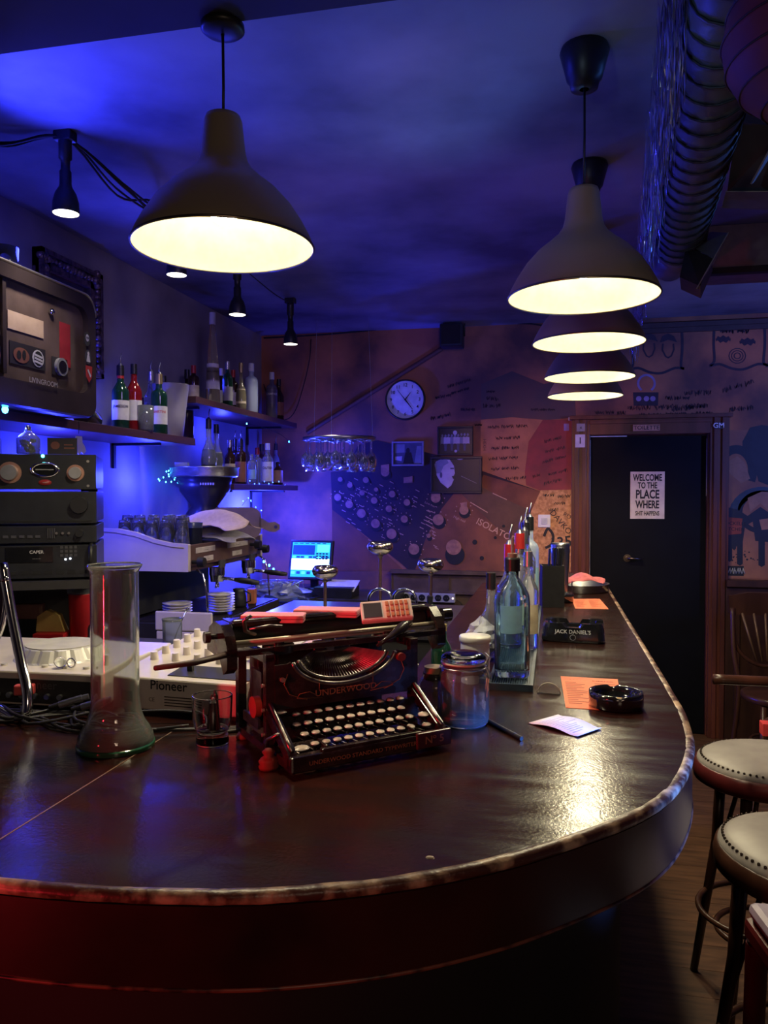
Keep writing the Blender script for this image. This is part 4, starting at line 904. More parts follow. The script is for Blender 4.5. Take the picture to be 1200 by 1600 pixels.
for j in range(n+1):
    v = j/n; A = P[0].lerp(P[3], v*1.0); B = P[1].lerp(P[2], v)
    for (q, s_) in ((P[0].lerp(P[3], v), 0), (P[1].lerp(P[2], v), 1)): vs.append((q.x-c.x, q.y-c.y, .0008 + .006*abs(sin(v*pi*1.2 - .2))))
o = MB().add(vs, [(2*j, 2*j+1, 2*j+3, 2*j+2) for j in range(n)], 0, True).build('paper_strip', M('receipt_paper', (.80,.72,.84), .7, 0, (.76,.68,.80), 30), t)
s_ = o.modifiers.new('thick', 'SOLIDIFY'); s_.thickness = .0004
g = MB(); rd = random.Random(8)
for j in range(14):
    v = .12 + j*.058; a_ = P[0].lerp(P[3], v) - c; b_ = P[1].lerp(P[2], v) - c; z = .0014 + .006*abs(sin(v*pi*1.2 - .2)); u1 = rd.uniform(.45,.9)
    e0 = Vector(a_).lerp(Vector(b_), .15); e1 = Vector(a_).lerp(Vector(b_), u1); dv = (P[3]-P[0])*.014
    g.add([(e0.x,e0.y,z),(e1.x,e1.y,z),(e1.x+dv.x,e1.y+dv.y,z),(e0.x+dv.x,e0.y+dv.y,z)], [(0,1,2,3)])
g.build('print', M('receipt_ink', (.35,.28,.42), .7), t)
a = az(758,1127,BT); b = az(815,1158,BT)
tag(MB().cyl((a.x,a.y,BT+.0045),(b.x,b.y,BT+.0045),.0042, n=12).cyl((a.x + (b.x-a.x)*.8, a.y + (b.y-a.y)*.8, BT+.0047),(a.x + (b.x-a.x)*.83, a.y + (b.y-a.y)*.83, BT+.0047),.0047, n=12).build('straw', BLACKP), 'single black straw lying on the bar in front of the ribbed jar', 'straw')
p = az(858, 1083, BT)
t = thing('acrylic_card_holder', 'small clear half round acrylic holder beside the near orange leaflet', 'holder', (p.x, p.y, BT), R(-10))
g = MB(); g.prism(arc(0,0,.026,0,pi,14,.024), -.0015, .0015, 0, XZ); g.build('upright_panel', M('clear_acrylic', (.8,.75,.72), .08, trans=.85), t)
g = MB().tube([(.026*cos(a*pi/14),0,.024*sin(a*pi/14)) for a in range(15)], .0012, 6); g.build('edge', M('acrylic_edge', (.6,.5,.4), .2), t); MB().box(-.026,-.012,0,.026,.0,.003).build('foot', M('clear_acrylic'), t)
# small chip stuck on the top
p = az(672,1340,BT); tag(MB().lathe([(.0001,.0015),(.0045,.0015),(.006,0)], 12, sy=.6).build('dried_drop', M('pale_drop', (.35,.25,.2), .4), None, (p.x,p.y,BT)), 'tiny pale dried drop near the front of the bar top', 'stain')
# ================================================================== BACK BAR (left wall)
SHW = M('shelf_board_wood', (.10,.04,.045), .45, 0, (.06,.025,.03), 10, stretch=(1,.2,1))
WORK = M('back_counter_top', (.05,.045,.05), .35, 0, (.03,.028,.03), 12)
def shelf(label, x0, y0, y1, z, th=.035):
    t = thing('wall_shelf', label, 'shelf', (XL, (y0+y1)/2, z - th))
    MB().box(0, -(y1-y0)/2, 0, x0-XL, (y1-y0)/2, th).build('shelf_board', SHW, t, bev=.002)
    for s in (-1, 1): MB().box(0, s*(y1-y0)/2*.8-.01, -.012, (x0-XL)*.8, s*(y1-y0)/2*.8+.01, 0).box(0, s*(y1-y0)/2*.8-.01, -.12, .012, s*(y1-y0)/2*.8+.01, 0).build('bracket', BLACKM, t)
Z1, Z2, Z3 = 1.842, 2.055, 1.622
shelf('long wooden wall shelf carrying the old television shell and bottles', -1.75, 1.2, 3.62, Z1)
shelf('highest wooden wall shelf with the tall bottle, near the back corner', -1.75, 3.63, 5.20, Z2)
shelf('lowest short wall shelf beneath the highest one, with small bottles', -1.75, 4.10, 5.22, Z3)
def onshelf(px, py, z, X=-1.85): q = ax(px, py, X); return (X, q.y, z + .001)
SG1, SG2, SG3 = 'bottles on the long shelf', 'bottles on the highest shelf', 'bottles on the lowest shelf'
def sy_(px, X): return ax(px, 690, X).y
def sb(label, px, X, z, h, r, kind, gm, group, **k): return bottle(label, (X, ax(px, 690, X).y, z + .001), h, r, kind, gm, group=group, rz=face(X, ax(px, 690, X).y), **k)
sb('green whiskey bottle with cream label and pourer, leftmost upright on the long shelf', 189, -1.86, Z1, .285, .037, 'round', BGREEN, SG1, cap=CAPB, lab=LABW, txt='JAMESON', ts=.017, pour=True, neck=CAPR)
sb('red liqueur bottle with black cap next to the green whiskey bottle', 210, -1.83, Z1, .30, .034, 'round', BRED, SG1, cap=CAPB, lab=LABW, txt=None)
sb('slim clear bottle with long pourer behind the vermouth bottle', 236, -1.90, Z1, .31, .032, 'round', BCLEAR, SG1, cap=CAPS, pour=True)
sb('green vermouth bottle with white and red printed label on the long shelf', 249, -1.80, Z1, .28, .038, 'shoulder', BGREEN, SG1, cap=CAPG, lab=LABW, txt='MARTINI', tcol=M('label_red_ink', (.6,.03,.03), .5), ts=.017, pour=True)
sb('dark bottle hidden behind the left edge of the ice bucket', 256, -1.97, Z1, .33, .035, 'round', BBROWN, SG1, cap=CAPB)
q = ax(226, 690, -1.775)
t = thing('liqueur_glass', 'straight sided glass of dark red liqueur in front of vermouth bottle', 'glass', (-1.775, ax(228,690,-1.775).y, Z1+.001)); MB().lathe(glass_wall([(.030,0),(.034,.01),(.036,.115)], .002, .006), 24).build('glass_body', BCLEAR, t); MB().cyl((0,0,.008),(0,0,.085),.031, n=20).build('liquid', M('dark_red_liquid', (.18,.01,.02), .1), t)
X = -1.82; q = ax(277, 690, X)
t = thing('ice_bucket', 'frosted tapered plastic ice bucket at the far end of the long shelf', 'bucket', (X, 3.50, Z1+.001))
MB().lathe([(.0001,0),(.055,0),(.058,.003),(.070,.10),(.071,.12),(.088,.25),(.090,.252),(.088,.25),(.068,.11),(.055,.006)], 32).build('bucket_wall', M('frosted_plastic', (.42,.40,.45), .5, 0, (.36,.35,.40), 10), t)
# bottles standing in and behind the bucket
sb('dark bottle with a tall neck rising behind the ice bucket', 293, -1.96, Z1, .40, .034, 'round', BBROWN, SG1, cap=CAPB, lab=LABW, lz=(.66,.72))
sb('dark bottle with pale label between ice bucket and highest shelf', 303, -1.90, Z2, .20, .030, 'shoulder', BBROWN, SG2, cap=CAPR, lab=LABC)
# sideways bottle and boots-like decor
t = thing('bottle', 'dark bottle lying on its side on the long shelf beside the television shell', 'bottle', (-1.83, 2.78, Z1 + .046), (R(-95), 0, R(20)), SG1)
MB().lathe(lathe_bottle(.27, .042, 'shoulder'), 24).build('bottle_glass', M('dark_glossy_bottle', (.03,.03,.04), .12), t); MB().cyl((0,0,.22),(0,0,.27),.02, n=16).build('cap', CAPB, t)
t = thing('wooden_medallion', 'pale carved round medallion leaning at the shelf edge under the television shell', 'ornament', (-1.76, 2.44, Z1 + .055), (0, 0, R(30)))
MB().cyl((0,-.01,0),(0,.01,0),.052, n=28).build('disc', M('pale_carved_stone', (.45,.42,.38), .7, 0, (.10,.09,.10), 18, lo=.48, hi=.54), t); MB().lathe([(.048,-.012),(.055,-.012),(.055,.012),(.048,.012)], 28, X=Matrix.Rotation(R(90),4,'X')).build('rim', GREY, t)
p = ax(121, 640, -1.742)
t = thing('keyring_tag', 'white cut out rubber tag dangling from the edge of the long shelf', 'keyring', (-1.738, p.y, Z1 - .03), R(60))
MB().tube([(0,0,.03),(.002,0,.01),(0,0,-.02)], .0015, 5).build('cord', BLACKM, t)
g = MB(); XZl = XZ
g.prism([(-.012,-.03),(.012,-.03),(.014,-.055),(.022,-.065),(.028,-.085),(.018,-.097),(.008,-.088),(0,-.10),(-.010,-.088),(-.022,-.098),(-.028,-.08),(-.020,-.065),(-.014,-.055)], -.003, .003, 0, XZl); g.build('tag_shape', WHITE, t, bev=.001)
# highest shelf
sb('very tall tapering pale liqueur bottle with white label on the highest shelf', 333, -1.83, Z2, .50, .040, 'slim', BYEL, SG2, cap=CAPW, lab=LABW, txt='GALLIANO', ts=.016, lz=(.16,.44))
sb('small dark bottle just right of the very tall bottle on the highest shelf', 346, -1.90, Z2, .24, .027, 'round', BBROWN, SG2, cap=CAPW, lab=LABW)
sb('green bottle with grey portrait label, second right of the very tall bottle', 356, -1.84, Z2, .27, .029, 'shoulder', BGREEN, SG2, cap=CAPS, lab=M('label_grey', (.4,.4,.42), .6))
sb('dark wine bottle with white label behind the green one on the highest shelf', 365, -1.88, Z2, .25, .028, 'shoulder', BBROWN, SG2, cap=CAPR, lab=LABW)
sb('bottle with gold neck foil and cream label on the highest shelf', 377, -1.83, Z2, .29, .032, 'bulb', BYEL, SG2, cap=CAPG, lab=LABC, neck=CAPG)
sb('frosted pale blue vodka bottle with wide shoulders on the highest shelf', 393, -1.80, Z2, .30, .040, 'shoulder', BFROST, SG2, cap=CAPW)
sb('tall clear bottle with white lettering, near far end of the highest shelf', 425, -1.80, Z2, .30, .036, 'shoulder', M('dim_clear_bottle', (.22,.2,.3), .15, trans=.5), SG2, cap=CAPW, lab=M('clear_label_band', (.12,.10,.18), .4), txt='CAMPARI', tcol=LABW, ts=.020, lz=(.30,.62))
sb('dark bottle last on the highest shelf, behind the lettered one', 436, -1.86, Z2, .30, .034, 'round', BBROWN, SG2, cap=CAPB, lab=M('label_rust', (.35,.14,.10), .6))
# lowest shelf
HZ_ = .325
for (px, X, h, r, kd, gm, k, lb) in (
    (326, -1.80, .30, .040, 'bulb', BCLEAR, dict(cap=CAPB, pour=True, lab=M('label_black', (.02,.02,.03), .5)), 'pear shaped clear bottle with black label and long pourer, standing on the round steel tray'),
    (338, -1.84, .29, .038, 'bulb', BCLEAR, dict(cap=CAPB, lab=LABW), 'pear shaped clear bottle with white label, beside the other on the round steel tray'),
    (359, -1.88, .26, .032, 'round', BBROWN, dict(cap=CAPS, lab=LABC), 'brown bottle with silver cap above metal hopper on the lowest shelf'),
    (367, -1.93, .28, .030, 'shoulder', BBROWN, dict(cap=CAPB, pour=True), 'dark slim bottle with pourer at back of the lowest shelf'),
    (376, -1.85, .27, .034, 'shoulder', BBROWN, dict(cap=CAPB, pour=True, lab=M('label_rust'), lz=(.05,.5)), 'dark wine coloured bottle with rusty label on the lowest shelf'),
    (393, -1.84, .20, .028, 'shoulder', BCLEAR, dict(lab=LABB), 'small clear bottle with blue label on the lowest shelf'),
    (402, -1.88, .24, .033, 'shoulder', BCLEAR, dict(cap=CAPR), 'clear flask bottle with red cap in the middle of the lowest shelf'),
    (409, -1.95, .28, .040, 'shoulder', M('rust_box_bottle', (.16,.06,.05), .5), dict(cap=CAPB), 'rust coloured bottle behind the clear flask on the lowest shelf'),
    (418, -1.82, .27, .037, 'round', BCLEAR, dict(cap=CAPW, lab=LABW, txt='OUTER', ts=.022, lz=(.08,.55)), 'white labelled clear bottle on the right of the lowest shelf'),
    (431, -1.90, .29, .028, 'round', BCLEAR, dict(cap=CAPB, pour=True), 'slim clear bottle with pourer, last at the back of the lowest shelf'),
    (434, -1.79, .16, .034, 'round', BBROWN, dict(lab=M('label_brown_round', (.35,.18,.10), .5), lz=(.1,.6)), 'short brown bottle with round tan label at right end of the lowest shelf')):
    sb(lb, px, X, Z3 if px > 345 else 1.335 + HZ_ + .001, h, r, kd, gm, SG3, **k)

# ------------------------------------------------------------------ fairy lights
FL = M('fairy_light_glow', (.2,.6,1), .3, emit=(.05,.45,1.0), estr=14); FL2 = M('fairy_light_blue', (.1,.2,1), .3, emit=(.04,.10,1.0), estr=18)
def fairy(label, pts, seed, n, m, r=.004, spread=.02):
    t = thing('fairy_lights', label, 'string lights', tuple(pts[0])); o = Vector(pts[0]); P = sm_path([Vector(p)-o for p in pts], 8); MB().tube(P, .0012, 4).build('wire', BLACKM, t); rd = random.Random(seed); g = None
    for i in range(n):
        q = P[int(i*(len(P)-1)/max(1, n-1))] + Vector([rd.uniform(-spread, spread) for _ in range(3)])
        if g is None: g = MB().ball((0,0,0), r, 8, sz=1.3).build('light_bulb', m, t); b_ = g
        else: b_ = g.copy(); COL.objects.link(b_); b_.parent = t
        b_.location = q
P = [ax(x, y, -1.98) for x, y in ((250,752),(262,742),(272,730),(283,738),(278,752),(268,748),(262,735))]
fairy('tangle of cyan fairy lights bunched between the shelves, behind the glasses', P, 1, 22, FL, .0036, .022)
P = [ax(x, y, -1.9) for x, y in ((378,790),(390,778),(394,795),(384,806),(398,812),(404,800))]
fairy('small tangle of blue fairy lights under the lowest shelf', P, 2, 14, FL2, .0036, .018)
P = [ax(x, y, -1.76) for x, y in ((391,751),(402,757),(412,752),(422,757),(432,752),(446,758))]
fairy('row of tiny blue lights along front edge of the lowest shelf', P, 3, 8, FL2, .003, .004)
P = [ax(x, y, -1.78) for x, y in ((386,662),(412,668),(424,672),(440,680),(452,690))]
fairy('two tiny lights on a wire below the highest shelf', P, 4, 2, FL, .0045, .002)
P = [ay(x, y, 4.9) for x, y in ((412,878),(420,884),(428,890),(436,896))]
fairy('short row of white blue lights left of the till screen', P, 5, 4, FL, .007, .003)
P = [ax(x, y, -1.70) for x, y in ((8,640),(14,641),(60,650),(110,640))]
fairy('single bright cyan light under the television shell', P, 6, 1, FL, .010, .0)

# ------------------------------------------------------------------ television shell on the long shelf
TVX = -1.66; A = ax(-70, 380, TVX); B = ax(142, 600, TVX)
y0 = 1.95; y1 = B.y + .02; W_ = y1 - y0; zb = Z1 + .012; H_ = .44
t = thing('television_shell', 'hollow retro television shell filled with stickers and cards, on the long shelf', 'television', (TVX - .14, (y0+y1)/2, Z1), R(90))
# local: X along the wall, -Y towards the room
def rrect(w, h, c, n=7, c2=None):
    o = []
    for (sx, sz, a0, cc) in ((1,1,0,c),(-1,1,90,c),(-1,-1,180,c2 or c),(1,-1,270,c2 or c)):
        for i in range(n): a = R(a0 + 90*i/(n-1)); o.append((sx*(w/2-cc) + cc*cos(a), h/2 + sz*(h/2-cc) + cc*sin(a)))
    return o
g = MB(); oo = rrect(W_, H_, .07, c2=.05); ii = rrect(W_-.07, H_-.13, .05)
ii = [(x-.008, z+.085-.0) for x, z in ii]
def ringface(mb, a, b, ya, yb, mat=0, sm=False):
    n = len(a); mb.add([(x, ya, z) for x, z in a] + [(x, yb, z) for x, z in b], [(i, (i+1) % n, n+(i+1) % n, n+i) for i in range(n)], mat, sm)
back = [(x*.86, .03 + z*.88) for x, z in oo]
ringface(g, oo, [(x*.985, .005+z*.98) for x, z in oo], -.14, -.152); ringface(g, [(x*.985, .005+z*.98) for x, z in oo], ii, -.152, -.146); ringface(g, ii, ii, -.146, -.125); ringface(g, oo, oo, -.14, .02, 0, True); ringface(g, oo, back, .02, .14, 0, True)
g.add([(x, .14, z) for x, z in back], [tuple(range(len(back)))]); g.add([(x, -.125, z) for x, z in ii], [tuple(range(len(ii)))], 1)
g.build('shell', [M('tv_shell_plastic', (.05,.035,.035), .28, 0, (.035,.025,.026), 8), M('tv_inner_board', (.14,.09,.08), .7, 0, (.06,.035,.03), 7)], t)
top = [(x, z) for x, z in rrect(W_+.004, H_+.004, .07)][0:14]
g = MB(); g.tube([(x, -.146, z) for x, z in top[:]], .0055, 8); g.build('silver_trim', M('old_nickel_trim', (.55,.5,.42), .3, .9), t)
def tvp(px, py, d=.1): q = ax(px, py, TVX); return (q.y - (y0+y1)/2, q.z - Z1)
MB().cb(tvp(9,500)[0], -.130, .25, .016, .012, .30).build('divider', M('tv_shell_plastic'), t)
g = MB(); g.text('LIVINGROOM', .024, T(tvp(63,598)[0], -.1535, tvp(63,598)[1]), 0, .01); g.build('nameplate', M('chrome_lettering', (.75,.7,.65), .3, .5), t)
def tvp(px, py, d=.1): q = ax(px, py, TVX + (-.0)); return (q.y - (y0+y1)/2, q.z - Z1)
def card(label, p0, p1, m, cat='card', name='card', yy=-.1275):
    a = tvp(*p0); b = tvp(*p1); x0, x1 = sorted((a[0], b[0])); z0, z1 = sorted((a[1], b[1])); tt = thing(name, label, cat, (TVX - .14 - yy - .0, (y0+y1)/2 + (x0+x1)/2, Z1 + (z0+z1)/2), R(90)); MB().cb(0, 0, 0, x1-x0, .002, z1-z0).build('card_face', m, tt); return tt, x1-x0, z1-z0
PC = M('parchment_card', (.62,.45,.33), .7, 0, (.5,.34,.24), 14)
card('blank tan card pinned inside the television shell, right of its divider', (17,483), (73,529), PC)
card('blank tan card at left edge inside the television shell', (-20,478), (5,524), PC)
t2, w, h = card('dark sticker with round logo and two musicians inside the television shell', (20,531), (76,580), M('dark_sticker', (.03,.025,.03), .5))
g = MB(); flat(g, ell(-w*.2,-h*.05,w*.22,h*.35), 1, .003); flat(g, ell(-w*.27,-h*.05,w*.06,h*.2), 0, .004); flat(g, ell(-w*.13,h*.0,w*.05,h*.22), 0, .004); flat(g, ell(w*.27,0,w*.17,h*.40), 2, .003); flat(g, ell(w*.27,0,w*.13,h*.34), 0, .004)
for s in range(3): flat(g, [(w*.15,-h*.2+s*h*.15),(w*.38,-h*.28+s*h*.15),(w*.38,-h*.18+s*h*.15),(w*.15,-h*.1+s*h*.15)], 2, .005)
g.build('sticker_print', [BLACKM, M('rust_print', (.22,.08,.05), .6), M('pale_print', (.6,.58,.62), .6)], t2)
t2, w, h = card('small round dark sticker at left edge inside the television shell', (-14,535), (10,570), M('dark_sticker')); g = MB(); flat(g, ell(0,0,w*.3,h*.35), 0, .003); g.build('sticker_print', M('rust_print'), t2)
t2, w, h = card('tall red lighter shaped sticker at right inside the television shell', (98,502), (115,575), M('red_sticker', (.40,.03,.04), .4))
t2, w, h = card('black camera lens shaped sticker low at right inside the television shell', (86,556), (110,590), M('dark_sticker')); MB().cyl((0,-.001,0),(0,-.012,0),w*.36, n=24).build('lens_ring', GREY, t2); MB().cyl((0,-.012,0),(0,-.014,0),w*.25, n=24).build('lens_glass', GB, t2)
a = tvp(84, 487); MB().ball((a[0], -.132, a[1]), .011, 14).build('bulb_knob', CHROME, t)
for i, (py, c_, lb) in enumerate(((530, (.03,.03,.03), 'black alien head sticker on right edge of the television shell'), (558, (.05,.05,.06), 'black sticker of a seated figure on right edge of the television shell'), (585, (.45,.03,.03), 'red shield sticker low on right edge of the television shell'))):
    a = tvp(131 + i*1.5, py); tt = thing('sticker', lb, 'sticker', (TVX + .0125, (y0+y1)/2 + a[0], Z1 + a[1]), R(90)); g = MB()
    g.prism(ell(0,0,.018,.026) if i < 2 else [(-.02,.03),(.02,.03),(.018,-.01),(0,-.03),(-.018,-.01)], 0, .001, 0, XZ); g.build('sticker_shape', M('sticker_edge_%d' % i, c_, .5), tt)
    g = MB()
    if i == 0: flat(g, ell(0,.004,.010,.013), 0, .002); flat(g, ell(-.004,.004,.003,.005), 1, .003); flat(g, ell(.004,.004,.003,.005), 1, .003)
    elif i == 1: flat(g, ell(0,.012,.006,.007), 0, .002); flat(g, [(-.012,-.018),(.012,-.018),(.006,.006),(-.006,.006)], 0, .002)
    else: flat(g, [(-.012,.014),(-.006,.018),(.012,-.004),(.006,-.012)], 0, .002)
    g.build('sticker_print', [M('pale_print'), BLACKM], tt)
# glass on top of the television
t = thing('whiskey_tumbler', 'dark tumbler standing on top of the television shell', 'glass', tuple(Vector((TVX-.10, ax(8,420,TVX-.1).y, Z1 + H_ + .004))))
MB().lathe(glass_wall([(.034,0),(.038,.01),(.042,.088)], .003, .012), 28).build('glass_body', M('dark_tumbler_glass', (.25,.25,.32), .05, trans=.8), t)
# ornate mirror frame on the wall
a = ax(66, 385, XL+.03); b = ax(155, 425, XL+.03); c_ = ax(155, 592, XL+.03)
y0f, y1f, zt, zbt = a.y - .03, b.y, 2.56, c_.z
t = thing('ornate_mirror', 'mirror in a carved dark ornate frame hanging on the left wall behind the television shell', 'mirror', (XL + .005, (y0f+y1f)/2, (zt+zbt)/2), R(90)); w, h = y1f-y0f, zt-zbt
CARV = M('carved_dark_gilt', (.20,.14,.16), .28, .5, (.05,.04,.05), 40, bump=.6)
g = MB(); fw = .075
for (cx, cz, ww, hh) in ((0,h/2-fw/2,w,fw),(0,-h/2+fw/2,w,fw),(-w/2+fw/2,0,fw,h),(w/2-fw/2,0,fw,h)): g.cb(cx,-.015,cz,ww,.03,hh); 
for (cx, cz, ww, hh) in ((0,h/2-.01,w,.02),(0,-h/2+.01,w,.02),(-w/2+.01,0,.02,h),(w/2-.01,0,.02,h)): g.cb(cx,-.03,cz,ww,.03,hh)
rd = random.Random(12)
for s in range(70):
    u = s/70*(2*w+2*h); 
    if u < w: x, z = -w/2+u, h/2-.035
    elif u < w+h: x, z = w/2-.035, h/2-(u-w)
    elif u < 2*w+h: x, z = w/2-(u-w-h), -h/2+.035
    else: x, z = -w/2+.035, -h/2+(u-2*w-h)
    g.ball((x, -.035, z), rd.uniform(.010,.022), 8)
g.build('carved_frame', CARV, t); MB().cb(0,-.006,0,w-2*fw+.01,.006,h-2*fw+.01).build('mirror_glass', M('old_mirror', (.25,.25,.32), .12, 1), t)

# ------------------------------------------------------------------ counters behind the bar
BODY = M('cabinet_black', (.03,.028,.032), .55)
t = thing('back_counter', 'dark back counter along the left wall carrying the espresso machine', 'counter', (0,0,0))
MB().box(XL + .004, 2.66, .88, -1.47, YB-.002, .92).build('worktop', WORK, t, bev=.003); MB().box(XL + .004, 2.66, 0, -1.52, YB-.002, .88).build('cabinet', BODY, t)
t = thing('back_counter', 'raised dark cabinet behind the record player decks, under the amplifiers', 'counter', (0,0,0))
MB().box(XL + .004, 2.06, 1.00, -1.05, 2.64, 1.03).build('worktop', WORK, t); MB().box(XL + .004, 2.08, 0, -1.08, 2.62, 1.0).build('cabinet', BODY, t)
t = thing('rear_counter', 'low dark counter along the back wall carrying the till screen', 'counter', (0,0,0))
MB().box(-1.468, 4.72, .86, -1.0, YB-.062, .90).build('worktop', WORK, t); MB().box(-1.468, 4.76, 0, -1.02, YB-.062, .86).build('cabinet', BODY, t)
t = thing('bar_fridge', 'black undercounter unit in the middle of the bar aisle under the brass posts', 'cabinet', (0,0,0))
MB().box(-1.30, 3.05, 0, -.42, 3.85, .99).build('cabinet', BODY, t); MB().box(-1.32, 3.03, .99, -.40, 3.87, 1.01).build('worktop', STEEL, t)

# ------------------------------------------------------------------ amplifiers on their rack
AR = R(28); AP = ay(150, 905, 2.12)
rk = thing('amplifier_rack', 'black wooden stand board under the stack of amplifiers', 'rack', (AP.x, AP.y, 1.03), AR)
ZR = AP.z - 1.03
MB().box(-.47, -.02, ZR-.025, .015, .36, ZR).build('rack_board', BODY, rk); MB().box(-.47, .22, 0, -.45, .36, ZR-.025).box(-.46, .33, 0, .0, .35, ZR-.025).build('rack_leg', BODY, rk)
AMPM = M('amp_black_metal', (.028,.030,.040), .38, .3, (.022,.024,.03), 40)
AFR = M('amp_front_plate', (.035,.037,.048), .32, .4)
def amp(label, z, h, face_):
    t = thing('amplifier', label, 'amplifier', (AP.x, AP.y, 1.03 + z), AR); MB().box(-.43, .012, .008, 0, .33, h).build('amp_case', AMPM, t, bev=.002); MB().box(-.433, 0, .006, .003, .012, h).build('front_plate', AFR, t, bev=.002)
    MB().cyl((-.03,.05,0),(-.03,.05,.01),.015).cyl((-.40,.05,0),(-.40,.05,.01),.015).cyl((-.03,.29,0),(-.03,.29,.01),.015).cyl((-.40,.29,0),(-.40,.29,.01),.015).build('amp_foot', BLACKM, t)
    face_(t, h); return t
def knob(t, x, z, r, m, L=.02, ring=None):
    if ring: MB().cyl((x,.0,z),(x,-.004,z),r*1.35, n=24).build('knob_ring', ring, t)
    MB().cyl((x,-.003,z),(x,-L,z),r,r*.93, n=28).build('knob', m, t, bev=.001)
def f1(t, h):
    g = MB()
    for i in range(12): g.box(-.40 + i*.032, -.0015, .018, -.378 + i*.032, 0, .028)
    g.box(-.30,-.0015,.10,-.05,0,.103); g.build('vent_slots', BLACKM, t); g = MB(); g.tube([(-.40,-.004,.06),(-.40,-.030,.06),(-.40,-.030,.11),(-.40,-.004,.11)], .006, 8); g.build('rack_handle', BLACKP, t)
    MB().tube([(-.012,-.004,.03),(-.012,-.030,.035),(-.012,-.030,.10),(-.012,-.004,.105)], .007, 8).build('rack_handle', BLACKP, t)
    MB().box(-.25,-.003,.055,-.12,0,.10).build('display', GB, t); MB().text('CAPER', .013, T(-.165,-.0036,.085), 0, .01).text('- --- -- ----', .006, T(-.165,-.0036,.066), 0).build('lettering', M('pale_print'), t)
    g = MB(); g.ball((-.085,-.002,.062), .0028, 8).ball((-.072,-.002,.064), .0028, 8); g.build('led', M('white_led', (1,1,1), .3, emit=(.8,.9,1), estr=10), t)
    g = MB()
    for j in range(3):
        for i in range(4): g.box(-.10+i*.013,-.002,.070+j*.012,-.092+i*.013,0,.078+j*.012)
    g.build('button_rows', M('dark_grey_keys', (.07,.07,.085), .4), t)
def f2(t, h):
    knob(t, -.045, .035, .012, M('knob_black', (.02,.02,.025), .3)); knob(t, -.075, .035, .004, STEEL, .008); knob(t, -.092, .035, .004, STEEL, .008); knob(t, -.109, .035, .004, STEEL, .008)
    g = MB(); 
    for i in range(7): g.box(-.30 + i*.022, -.003, .022, -.286 + i*.022, 0, .030)
    for i in range(4): g.box(-.135 + i*.006, -.003, .02, -.132 + i*.006, 0, .050)
    g.build('push_button', M('dark_grey_keys'), t)
def f3(t, h):
    knob(t, -.045, h*.6, .026, M('knob_black'), .022); MB().text('---------  --', .008, T(-.36,-.001,h-.018), 0).text('-- --', .005, T(-.30,-.001,h-.018), 0).build('lettering', M('pale_print'), t); MB().box(-.42,-.002,.012,-.01,0,.016).build('groove', BLACKM, t)
def f4(t, h):
    KM = M('knob_satin_steel', (.5,.52,.58), .3, .8); CR = M('copper_ring', (.5,.28,.22), .35, .7)
    knob(t, -.055, h*.50, .0185, KM, .024, CR); knob(t, -.235, h*.50, .0235, KM, .026, CR); knob(t, -.40, h*.50, .02, KM, .024, CR)
    g = MB(); XE = T(-.14, 0, h*.58); g.lathe([(.041,0),(.041,.004),(.031,.005),(.0305,0)], 36, X=XE @ Matrix.Rotation(R(90),4,'X'), sy=.55); g.build('oval_trim', CHROME, t)
    MB().lathe([(.0001,.003),(.031,.003)], 36, X=XE @ Matrix.Rotation(R(90),4,'X'), sy=.55).build('oval_window', GB, t)
    MB().box(-.165,-.0055,h*.57,-.115,-.0035,h*.60).build('meter_line', GREY, t)
    MB().lathe([(.0001,.004),(.017,.003),(.018,0)], 24, X=T(-.14,0,h*.24) @ Matrix.Rotation(R(90),4,'X'), sy=.5).build('red_badge', M('badge_red', (.35,.03,.03), .3), t); MB().text('-----', .008, T(-.14,-.005,h*.24), 0, .01).build('lettering', M('pale_print'), t)
    MB().ball((-.145,-.002,h*.95), .005, 10).build('led', M('cyan_led', (.2,1,1), .3, emit=(.1,1,.95), estr=8), t)
    g = MB()
    for x in (-.02,-.42): g.cyl((x,0,h*.82),(x,-.003,h*.82),.004).cyl((x,0,h*.15),(x,-.003,h*.15),.004)
    g.build('screw', STEEL, t)
HT = [(.095, f1), (.052, f2), (.092, f3), (.100, f4)]
tot = ay(148, 712, 2.13).z - AP.z; sc_ = tot / sum(h for h, _ in HT); z = ZR
LB = ['bottom amplifier of the stack with rack handles and two white lights', 'thin black audio unit with push buttons, second from the bottom of the stack', 'tall plain black amplifier, second from the top of the stack', 'topmost amplifier with oval meter, red badge and steel knobs']
for (h, f_), lb in zip(HT, LB): amp(lb, z + .0005, h*sc_, f_); z += h*sc_ + .0005
ZT = 1.03 + z
AM = Matrix.Translation((AP.x, AP.y, 0)) @ Matrix.Rotation(AR, 4, 'Z')
def onamp(x, y): q = AM @ Vector((x, y, 0)); return q
q = onamp(-.10,.08); t = thing('sticker_card', 'black card with small pictures lying on top of the amplifier stack', 'card', (q.x, q.y, ZT+.001), AR)
MB().cb(0,0,.028,.085,.008,.05).build('card_face', M('dark_sticker'), t); g = MB(); flat(g, ell(-.02,.03,.013,.012), 0, .005); flat(g, [(.005,.02),(.035,.02),(.035,.024),(.005,.024)], 0, .005); flat(g, [(.005,.03),(.03,.03),(.03,.034),(.005,.034)], 0, .005); g.build('print', M('rust_print'), t)
q = onamp(-.20,.10); t = thing('glass_jar', 'small lidded glass jar of sweets on top of the amplifier stack', 'jar', (q.x, q.y, ZT+.001))
MB().lathe(glass_wall([(.030,0),(.034,.008),(.034,.05),(.026,.06),(.012,.07),(.010,.078)], .002, .004), 24).build('glass_body', BCLEAR, t); MB().ball((0,0,.083), .009, 12).build('stopper', CHROME, t)
rd = random.Random(3); g = MB()
